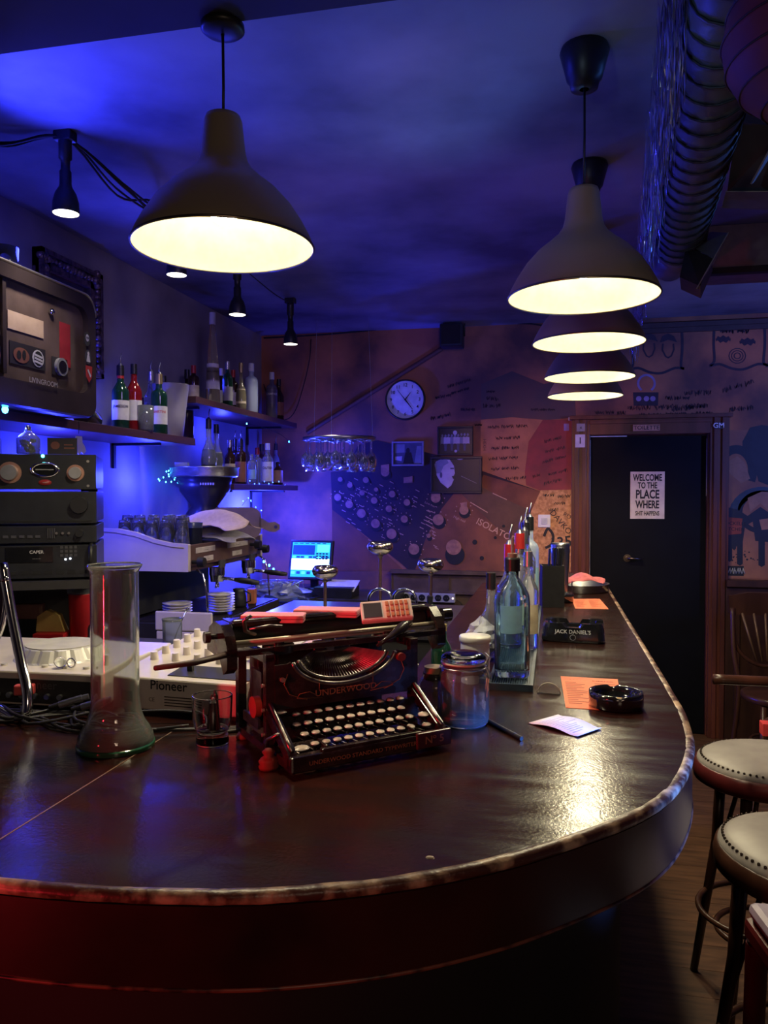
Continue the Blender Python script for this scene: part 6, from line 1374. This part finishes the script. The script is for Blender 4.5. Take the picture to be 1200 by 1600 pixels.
# hanging glass rack
c = ay(530, 686, 4.85); RK = Vector((c.x, 4.85, c.z))
t = thing('hanging_glass_rack', 'round steel rack hung from the ceiling holding upside down stem glasses', 'rack', RK)
MB().lathe([(.225,-.006),(.238,-.006),(.240,.012),(.232,.014),(.225,.010),(.225,-.006)], 40, sy=.75).lathe([(.10,-.004),(.112,-.004),(.112,.008),(.10,.008),(.10,-.004)], 32, sy=.75).build('rack_ring', STEEL, t)
g = MB()
for a in range(12): g.cyl((.10*cos(a*pi/6),.075*sin(a*pi/6),0),(.23*cos(a*pi/6),.172*sin(a*pi/6),0),.004, n=6)
g.build('rack_bar', STEEL, t); g = MB()
for a in (0.5, 2.6, 4.7): g.cyl((.23*cos(a),.172*sin(a),0),(.20*cos(a),.15*sin(a),ZC-RK.z),.0012, n=5)
g.build('suspension_wire', STEEL, t)
tag(MB().box(-.12,-.05,.0,.12,.05,.006).build('folded_menu', M('dim_paper', (.3,.28,.3), .7), None, RK + Vector((.0,0,.015)), R(12)), 'flat folded sheet lying on top of the hanging glass rack', 'paper')
WG = M('stem_glass', (.85,.88,1), .03, trans=.93)
wg = MB().lathe([(.0001,0),(.030,0),(.031,-.003),(.008,-.008),(.004,-.016),(.0035,-.078),(.008,-.088),(.026,-.105),(.035,-.130),(.034,-.155),(.028,-.182),(.0265,-.182),(.032,-.150),(.033,-.130),(.024,-.108),(.0001,-.094)], 20).build('stem_glass', WG, None)
tag(wg, 'upside down stem glass hanging in the round rack near the back wall', 'glass', 'stem glasses hanging in the rack'); k = 0
for rr_, n in ((.215, 17), (.150, 11), (.085, 6)):
    for i in range(n):
        o = wg if k == 0 else wg.copy()
        if k: COL.objects.link(o)
        a = 2*pi*(i + .3*k)/n; o.location = RK + Vector((rr_*cos(a), rr_*.75*sin(a), -.006)); o.scale = (1, 1, 1 + .12*sin(k*1.7)); k += 1

# ================================================================== CEILING SPOTS AND CABLES
SPX = -1.50
prev = None
def spotl(label, px, py, s=1., top=None):
    q = ax(px, py, SPX); H = ZC - q.z
    t = thing('ceiling_spot', label, 'spotlight', q, 0, 'black spot lamps along the ceiling'); r_ = .040*s
    MB().lathe([(r_,0),(r_*1.02,.004),(r_*.98,.035),(r_*.80,.062),(r_*.50,.082),(.018,.090),(.018,.13),(.014,.135),(.014,.165),(.02,.17),(.02,H-.012),(.0001,H-.012)][:11] if H > .2 else [(r_,0),(r_*.98,.03),(r_*.5,.08),(.018,.09),(.018,H-.01)], 28).build('lamp_body', BLACKP, t)
    MB().box(-.03,-.02,H-.03,.03,.02,H).build('ceiling_mount', BLACKP, t, bev=.003)
    MB().lathe([(.0001,.006),(r_*.93,.006),(r_*.97,.001)], 28).build('lamp_face', M('spot_face_glow', (1,1,1), .3, emit=(1,.93,.72), estr=4), t)
    light('SPOT', (q.x, q.y, q.z - .01), 9, (1,.88,.72), .03, (q.x - .12, q.y, 0), 128, .8, 'spot_light'); return q
q1 = spotl('nearest black ceiling spot, hanging left of the large pendant lamp', 103, 334)
q2 = spotl('ceiling spot mostly hidden behind the rim of the large pendant lamp', 276, 430)
q3 = spotl('third ceiling spot over the bottles, below right of the large pendant lamp', 371, 492)
q4 = spotl('farthest ceiling spot near the back corner above the highest shelf', 454, 538)
for k in range(5):
    rd = random.Random(50 + k); P = [Vector((SPX - .33 + rd.uniform(-.01,.01), q1.y - .25, 2.66)), Vector((SPX - .26, q1.y - .12, 2.655 + rd.uniform(-.01,.01))), Vector((SPX - .18, q1.y - .03 + rd.uniform(-.04,.04), ZC - .015 - rd.random()*.04)), Vector((SPX, q1.y, ZC - .02)), Vector((SPX + .03 + rd.uniform(-.02,.02), q1.y + .25, ZC - .04 - rd.random()*.07)), Vector((SPX + .02, q1.y + .5, ZC - .03 - rd.random()*.05)), Vector((SPX, q2.y, ZC - .012))]
    tag(MB().tube(sm_path(P, 6), .004, 6).build('spot_cable', CB), 'black cable bundled between the first two ceiling spots', 'cable', 'cables between the ceiling spots')
for (A, B, lb) in ((q2, q3, 'sagging cable between second and third ceiling spots'), (q3, q4, 'sagging cable between third and farthest ceiling spots')):
    P = [Vector((A.x, A.y, ZC-.02)), (A+B)/2 + Vector((.04,0,0)) - Vector((0,0,(A.z+B.z)/2 - ZC + .07)), Vector((B.x+.02, B.y-.05, ZC-.04)), Vector((B.x, B.y, ZC-.02))]
    tag(MB().tube(sm_path(P, 6), .003, 6).build('spot_cable', CB), lb, 'cable')

# ================================================================== DUCT, TINSEL, LANTERN, STAGE LIGHTS (right, ceiling)
DZ_ = 2.47; a = az(1113, 150, DZ_); b = az(1062, 379, DZ_); DRZ = atan2(-(b.x-a.x), b.y-a.y); DLEN = (b-a).length
t = thing('spiral_duct', 'silver spiral ventilation duct running along the ceiling above the bar edge', 'duct', a, DRZ)
n = 28; vs = []; N = 260; y0_, y1_ = -.9, DLEN; Rr = .076
for j in range(N+1):
    f_ = j/N*((y1_-y0_)/.075); 
    for i in range(n):
        a_ = 2*pi*i/n; ph = (f_ + i/n) % 1.0; r_ = Rr + (.006 if ph < .16 else 0); vs.append((r_*cos(a_), y0_ + (y1_-y0_)*j/N, r_*sin(a_)))
GALV = M('galvanised_steel', (.16,.19,.23), .45, .45, (.11,.13,.16), 14)
MB().add(vs, [(j*n+i, j*n+(i+1) % n, (j+1)*n+(i+1) % n, (j+1)*n+i) for j in range(N) for i in range(n)], 0, True).build('duct_pipe', GALV, t)
MB().tube([((Rr+.0055)*cos(-2*pi*q/20), y0_ + q*.075/20, (Rr+.0055)*sin(-2*pi*q/20)) for q in range(int((y1_-y0_)/.075*20))], .0028, 5).build('spiral_seam', M('dark_seam', (.04,.045,.06), .5, .5), t)
MB().cyl((0,y1_,0),(0,y1_+.03,0),Rr+.008, n=28).cyl((0,y1_+.03,0),(0,y1_+.035,0),Rr-.01, n=28).tube([(0,y1_+.03,0),(.0,y1_+.12,-.01),(-.03,y1_+.2,-.02)], Rr*.9, 20).build('end_collar', GALV, t)
g = MB()
for y in (-.3, .5): g.tube([(Rr+.004,y,0),(Rr+.004,y,ZC-DZ_)], .003, 5).tube([(-Rr-.004,y,0),(-Rr-.004,y,ZC-DZ_)], .003, 5)
g.build('hanger_strap', BLACKM, t)
# tinsel: uncountable
TIN = M('holographic_tinsel', (.7,.75,1.0), .26, 1, (.8,.7,.9), 90)
rd = random.Random(77); g = MB()
for s in range(420):
    y = 1.56 + 2.95*(s/420)**1.2; x = .228 + (y-1.664)*.0709 + rd.uniform(-.02,.02); L = (.28 + .14*rd.random()); z = ZC - .01; yy = y; a_ = rd.uniform(0, 3.1); k = 0
    while z > ZC - L:
        dz = rd.uniform(.012,.03); w_ = .0014; a2 = a_ + rd.uniform(-1.2,1.2); x2 = x + rd.uniform(-.002,.002); y2 = yy + rd.uniform(-.003,.003)
        g.add([(x-w_*cos(a_),yy-w_*sin(a_),z),(x+w_*cos(a_),yy+w_*sin(a_),z),(x2+w_*cos(a2),y2+w_*sin(a2),z-dz),(x2-w_*cos(a2),y2-w_*sin(a2),z-dz)], [(0,1,2,3)]); x, yy, z, a_ = x2, y2, z-dz, a2
o = tag(g.build('tinsel_curtain', TIN), 'glittering silver tinsel fringe hanging along the ceiling left of the spiral duct', 'tinsel'); o['kind'] = 'stuff'
# large ribbed round lantern
lc = Vector((0,0,HC)) + _ray(1286, 50)*1.28
t = thing('paper_lantern', 'large round ribbed reddish lantern cut off by the top right edge', 'lantern', lc)
prof = []
for j in range(61):
    a_ = pi*j/60; r_ = .152*(1 + (.012 if j % 6 == 0 else 0)); prof.append((max(.001, r_*sin(a_)), -r_*cos(a_)*.92))
MB().lathe(prof, 48).build('lantern_shade', M('purple_red_paper', (.20,.055,.075), .55, 0, (.14,.04,.06), 8), t)
g = MB()
for j in range(6, 60, 6): a_ = pi*j/60; r_ = .1545; g.tube([(r_*sin(a_)*cos(q*pi/24), r_*sin(a_)*sin(q*pi/24), -r_*cos(a_)*.92) for q in range(48)], .0018, 5, closed=True)
g.build('wire_ribs', M('dark_wire', (.04,.02,.03), .5), t); MB().cyl((0,0,.139),(0,0,max(.17, 2.554-lc.z)),.002, n=6).build('cord', BLACKM, t)
def panel(parent, name, pts, th, m):           # a thin metal plate given by its corner sight-lines and distances
    V = [Vector((0,0,HC)) + _ray(x, y)*D_ for x, y, D_ in pts]; o = parent.location; V = [v - o for v in V]
    nrm = (V[1]-V[0]).cross(V[2]-V[0]).normalized()*th; n = len(V)
    MB().add(V + [v + nrm for v in V], [tuple(range(n)), tuple(range(2*n-1, n-1, -1))] + [(i, (i+1) % n, n+(i+1) % n, n+i) for i in range(n)]).build(name, m, parent)
BD = M('barn_door_metal', (.16,.18,.21), .42, .4)
c = Vector((0,0,HC)) + _ray(1090, 412)*2.75
t = thing('stage_light', 'dark stage light with open flaps hanging beyond the duct end', 'stage light', c)
panel(t, 'light_housing', [(1072,386,2.66),(1113,402,2.62),(1094,447,2.62),(1062,433,2.66)], .10, BLACKP)
panel(t, 'barn_door', [(1080,384,2.68),(1111,362,2.72),(1139,364,2.66),(1114,403,2.61)], .003, BD)
panel(t, 'barn_door', [(1139,363,2.60),(1141,366,2.72),(1092,453,2.72),(1089,451,2.60)], .003, M('pale_flap', (.30,.30,.34), .4, .3))
panel(t, 'hanger', [(1095,380,2.68),(1102,380,2.68),(1118,300,2.66),(1111,300,2.66)], .01, BLACKP)
c = Vector((0,0,HC)) + _ray(1180, 250)*2.2
t = thing('stage_light', 'dark stage light with bright edged flap at the right picture edge', 'stage light', c)
panel(t, 'light_housing', [(1136,300,2.25),(1152,190,2.1),(1230,200,2.05),(1235,300,2.2)], .06, M('dark_blue_housing', (.05,.06,.09), .5))
panel(t, 'barn_door', [(1172,287,2.02),(1176,284,2.12),(1236,190,2.12),(1225,190,2.02)], .004, M('pale_flap'))
panel(t, 'barn_door', [(1134,300,2.2),(1236,300,2.15),(1240,330,2.3),(1128,325,2.35)], .003, BD)

# ================================================================== STOOLS AND CHAIRS
BENT = M('dark_bentwood', (.075,.028,.018), .3, 0, (.04,.015,.01), 12, stretch=(1,1,.2)); SEAT = M('worn_cream_leather', (.40,.36,.35), .45, 0, (.28,.24,.24), 7, bump=.15)
REDW = M('red_stained_frame', (.13,.018,.02), .32, 0, (.08,.012,.014), 12)
def stool(label, loc, rz, hs=.78, rim=BENT, legs=True, arms=False, rx=.205, ry=.205):
    t = thing('bar_stool', label, 'stool', loc, rz)
    def oval(k, z, n=40): return [(rx*k*cos(2*pi*i/n), ry*k*sin(2*pi*i/n)*(1 - .06*cos(2*pi*i/n)), z) for i in range(n)]
    g = MB(); loft(g, [oval(.93,hs-.03),oval(.965,hs-.02),oval(.95,hs-.002),oval(.85,hs+.012),oval(.6,hs+.022),oval(.2,hs+.026)]); g.build('seat_cushion', SEAT, t)
    g = MB(); loft(g, [oval(.96,hs-.065),oval(1.0,hs-.060),oval(1.01,hs-.035),oval(.985,hs-.012),oval(.955,hs-.010)]); g.build('seat_rim', rim, t, bev=0)
    g = MB(); n = 76
    for i in range(n): g.ball((rx*.905*cos(2*pi*i/n), ry*.905*sin(2*pi*i/n)*(1 - .06*cos(2*pi*i/n)), hs+.0055), .0042, 6)
    o = g.build('nailheads', M('dark_nailheads', (.12,.09,.08), .3, .8), t)
    for a in (45, 135, 225, 315):
        c_, s_ = cos(R(a)), sin(R(a)); MB().tube([(rx*.74*c_, ry*.74*s_, hs-.06),(rx*.80*c_, ry*.80*s_, hs*.6),(rx*1.12*c_, ry*1.12*s_, .0)], [.017,.016,.012], 12).build('leg', BENT, t)
    for z, k in ((hs*.38, .93), (hs*.30, .70)): MB().tube([(rx*k*cos(q*pi/18), ry*k*sin(q*pi/18), z) for q in range(36)], .009, 8, closed=True).build('foot_ring', BENT, t)
    for a in (45, 135, 225, 315):
        c_, s_ = cos(R(a)), sin(R(a)); MB().tube(sm_path([(rx*.80*c_, ry*.80*s_, hs*.52),(rx*.72*c_*.9, ry*.72*s_*.9, hs*.68),(rx*.45*c_, ry*.45*s_, hs-.075)], 4), .007, 6).build('brace', BENT, t)
    if arms:
        for s in (-1,): MB().tube(sm_path([(rx*.95, s*ry*1.0, hs+.31),(0, s*ry*1.14, hs+.295),(-rx*1.10, s*ry*1.06, hs+.295)], 6), .014, 10).build('armrest', BENT, t); MB().tube(sm_path([(-rx*.45, s*ry*1.10, hs+.285),(rx*.35, s*ry*1.12, hs+.25),(rx*.50, s*ry*1.05, hs+.12),(rx*.15, s*ry*1.0, hs-.01),(-rx*.25, s*ry*.98, hs-.03)], 6), .010, 8).build('arm_support', BENT, t)
        MB().tube(sm_path([(rx*.80, ry*.9, hs-.03),(rx*1.0, ry*.92, hs+.24),(rx*1.25, ry*.75, hs+.42),(rx*1.35, 0, hs+.47),(rx*1.25, -ry*.75, hs+.42),(rx*1.0, -ry*.92, hs+.24),(rx*.80, -ry*.9, hs-.03)], 7), .015, 10).build('back_hoop', BENT, t)
        g = MB(); 
        for s in (-.4, 0, .4): g.tube([(rx*1.0, ry*s*.8, hs+.10),(rx*1.25, ry*s*1.1, hs+.43)], .008, 6)
        g.tube([(rx*.98, -ry*.9, hs+.12),(rx*1.05, 0, hs+.10),(rx*.98, ry*.9, hs+.12)], .010, 8); g.build('back_spindle', BENT, t)
    return t
stool('round bar stool with cream nailed leather seat, the near one at the right edge', (.575, 1.90, 0), R(20), .772, BENT)
stool('armed bar stool with worn cream nailed seat behind the near stool', (.665, 2.56, 0), R(8), .755, REDW, arms=True, rx=.235, ry=.20)
# low chair beside the near stool and blue-lit seat at the bottom corner
q = Vector((.53, 1.445, 0))
t = thing('side_chair', 'dark red framed chair with lilac cushion, cut by the right edge below the near stool', 'chair', (q.x, q.y, 0), R(8))
MB().box(-.155,-.155,.725,.155,.155,.770).build('seat_frame', REDW, t, bev=.012); MB().box(-.15,-.15,.770,.15,.15,.800).build('seat_cushion', M('lilac_leather', (.50,.42,.58), .45), t, bev=.014)
for sx in (-1,1):
    for sy in (-1,1): MB().cyl((sx*.150,sy*.150,0),(sx*.135,sy*.135,.725),.016,.02, n=12).build('leg', REDW, t)
q = Vector((.385, 1.140, 0))
t = thing('round_stool', 'round stool with blue lit patterned seat in the bottom right corner', 'stool', (q.x, q.y, 0))
MB().cyl((0,0,.74),(0,0,.77),.105, n=40).build('seat_rim', CHROME, t, bev=.005)
MB().cyl((0,0,.77),(0,0,.778),.097, n=40).build('seat_top', M('blue_lit_pattern', (.55,.65,.9), .4, 0, (.05,.10,.4), 60, lo=.48, hi=.52), t)  # blue light on the seat is put into the pattern's colours
MB().cyl((0,0,.02),(0,0,.74),.025, n=16).build('stem', CHROME, t); MB().lathe([(.0001,0),(.16,0),(.16,.008),(.03,.02),(.0001,.022)], 36).build('base_plate', CHROME, t)
# bentwood chair against the wall
def bentchair(label, loc, rz):
    t = thing('bentwood_chair', label, 'chair', loc, rz)
    MB().lathe([(.0001,.43),(.20,.43),(.215,.44),(.215,.465),(.20,.472),(.0001,.468)], 36, sy=.98).build('seat', BENT, t)
    for sx in (-1,1): MB().tube([(sx*.15,-.14,.43),(sx*.17,-.17,.0)], [.016,.012], 10).build('leg', BENT, t)
    for sx in (-1,1): MB().tube(sm_path([(sx*.19,.26,0),(sx*.17,.19,.43),(sx*.19,.22,.65),(sx*.185,.27,.90)], 5), .014, 10).build('leg', BENT, t)
    MB().tube([(.16*cos(a*pi/12),.16*sin(a*pi/12)+.0,.20) for a in range(24)], .008, 8, closed=True).build('leg_ring', BENT, t)
    MB().prism([(-.20,.86),(.20,.86),(.205,.97),(.10,.99),(-.10,.99),(-.205,.97)], -.290, -.268, 0, XZ).build('top_rail', BENT, t, bev=.008)
    MB().tube(sm_path([(-.185,.25,.80),(-.16,.235,.66),(-.06,.225,.58),(.06,.225,.58),(.16,.235,.66),(.185,.25,.80)], 5), .011, 8).build('lower_bow', BENT, t)
    g = MB()
    for s in (-2,-1,0,1,2): g.tube([(s*.03,.228,.60),(s*.065,.272,.87)], .007, 6)
    g.build('back_spindle', M('pale_spindles', (.16,.09,.06), .4), t)
bentchair('dark bentwood chair with fanned spindle back standing by the right wall panelling', (1.235, 4.62, 0), R(6))
t = thing('red_box', 'small bright red box on the table edge at the far right', 'box', (1.02, 3.45, .75)); q = ay(1196, 1138, 3.0); t.location = (q.x + .03, 3.0, q.z - .015)
MB().cb(0,0,.015,.09,.05,.045).build('carton', M('bright_red_card', (.75,.06,.07), .5), t, bev=.002)
t = thing('cafe_table', 'dark round table top seen at the far right edge behind the armed stool', 'table', (q.x + .31, 3.05, 0)); zt_ = q.z - .0165
MB().cyl((0,0,zt_-.03),(0,0,zt_),.30, n=48).build('table_top', DARKW, t, bev=.004); MB().cyl((0,0,.02),(0,0,zt_-.03),.03).build('table_stem', BLACKP, t); MB().cyl((0,0,0),(0,0,.02),.2, n=32).build('table_base', BLACKP, t)
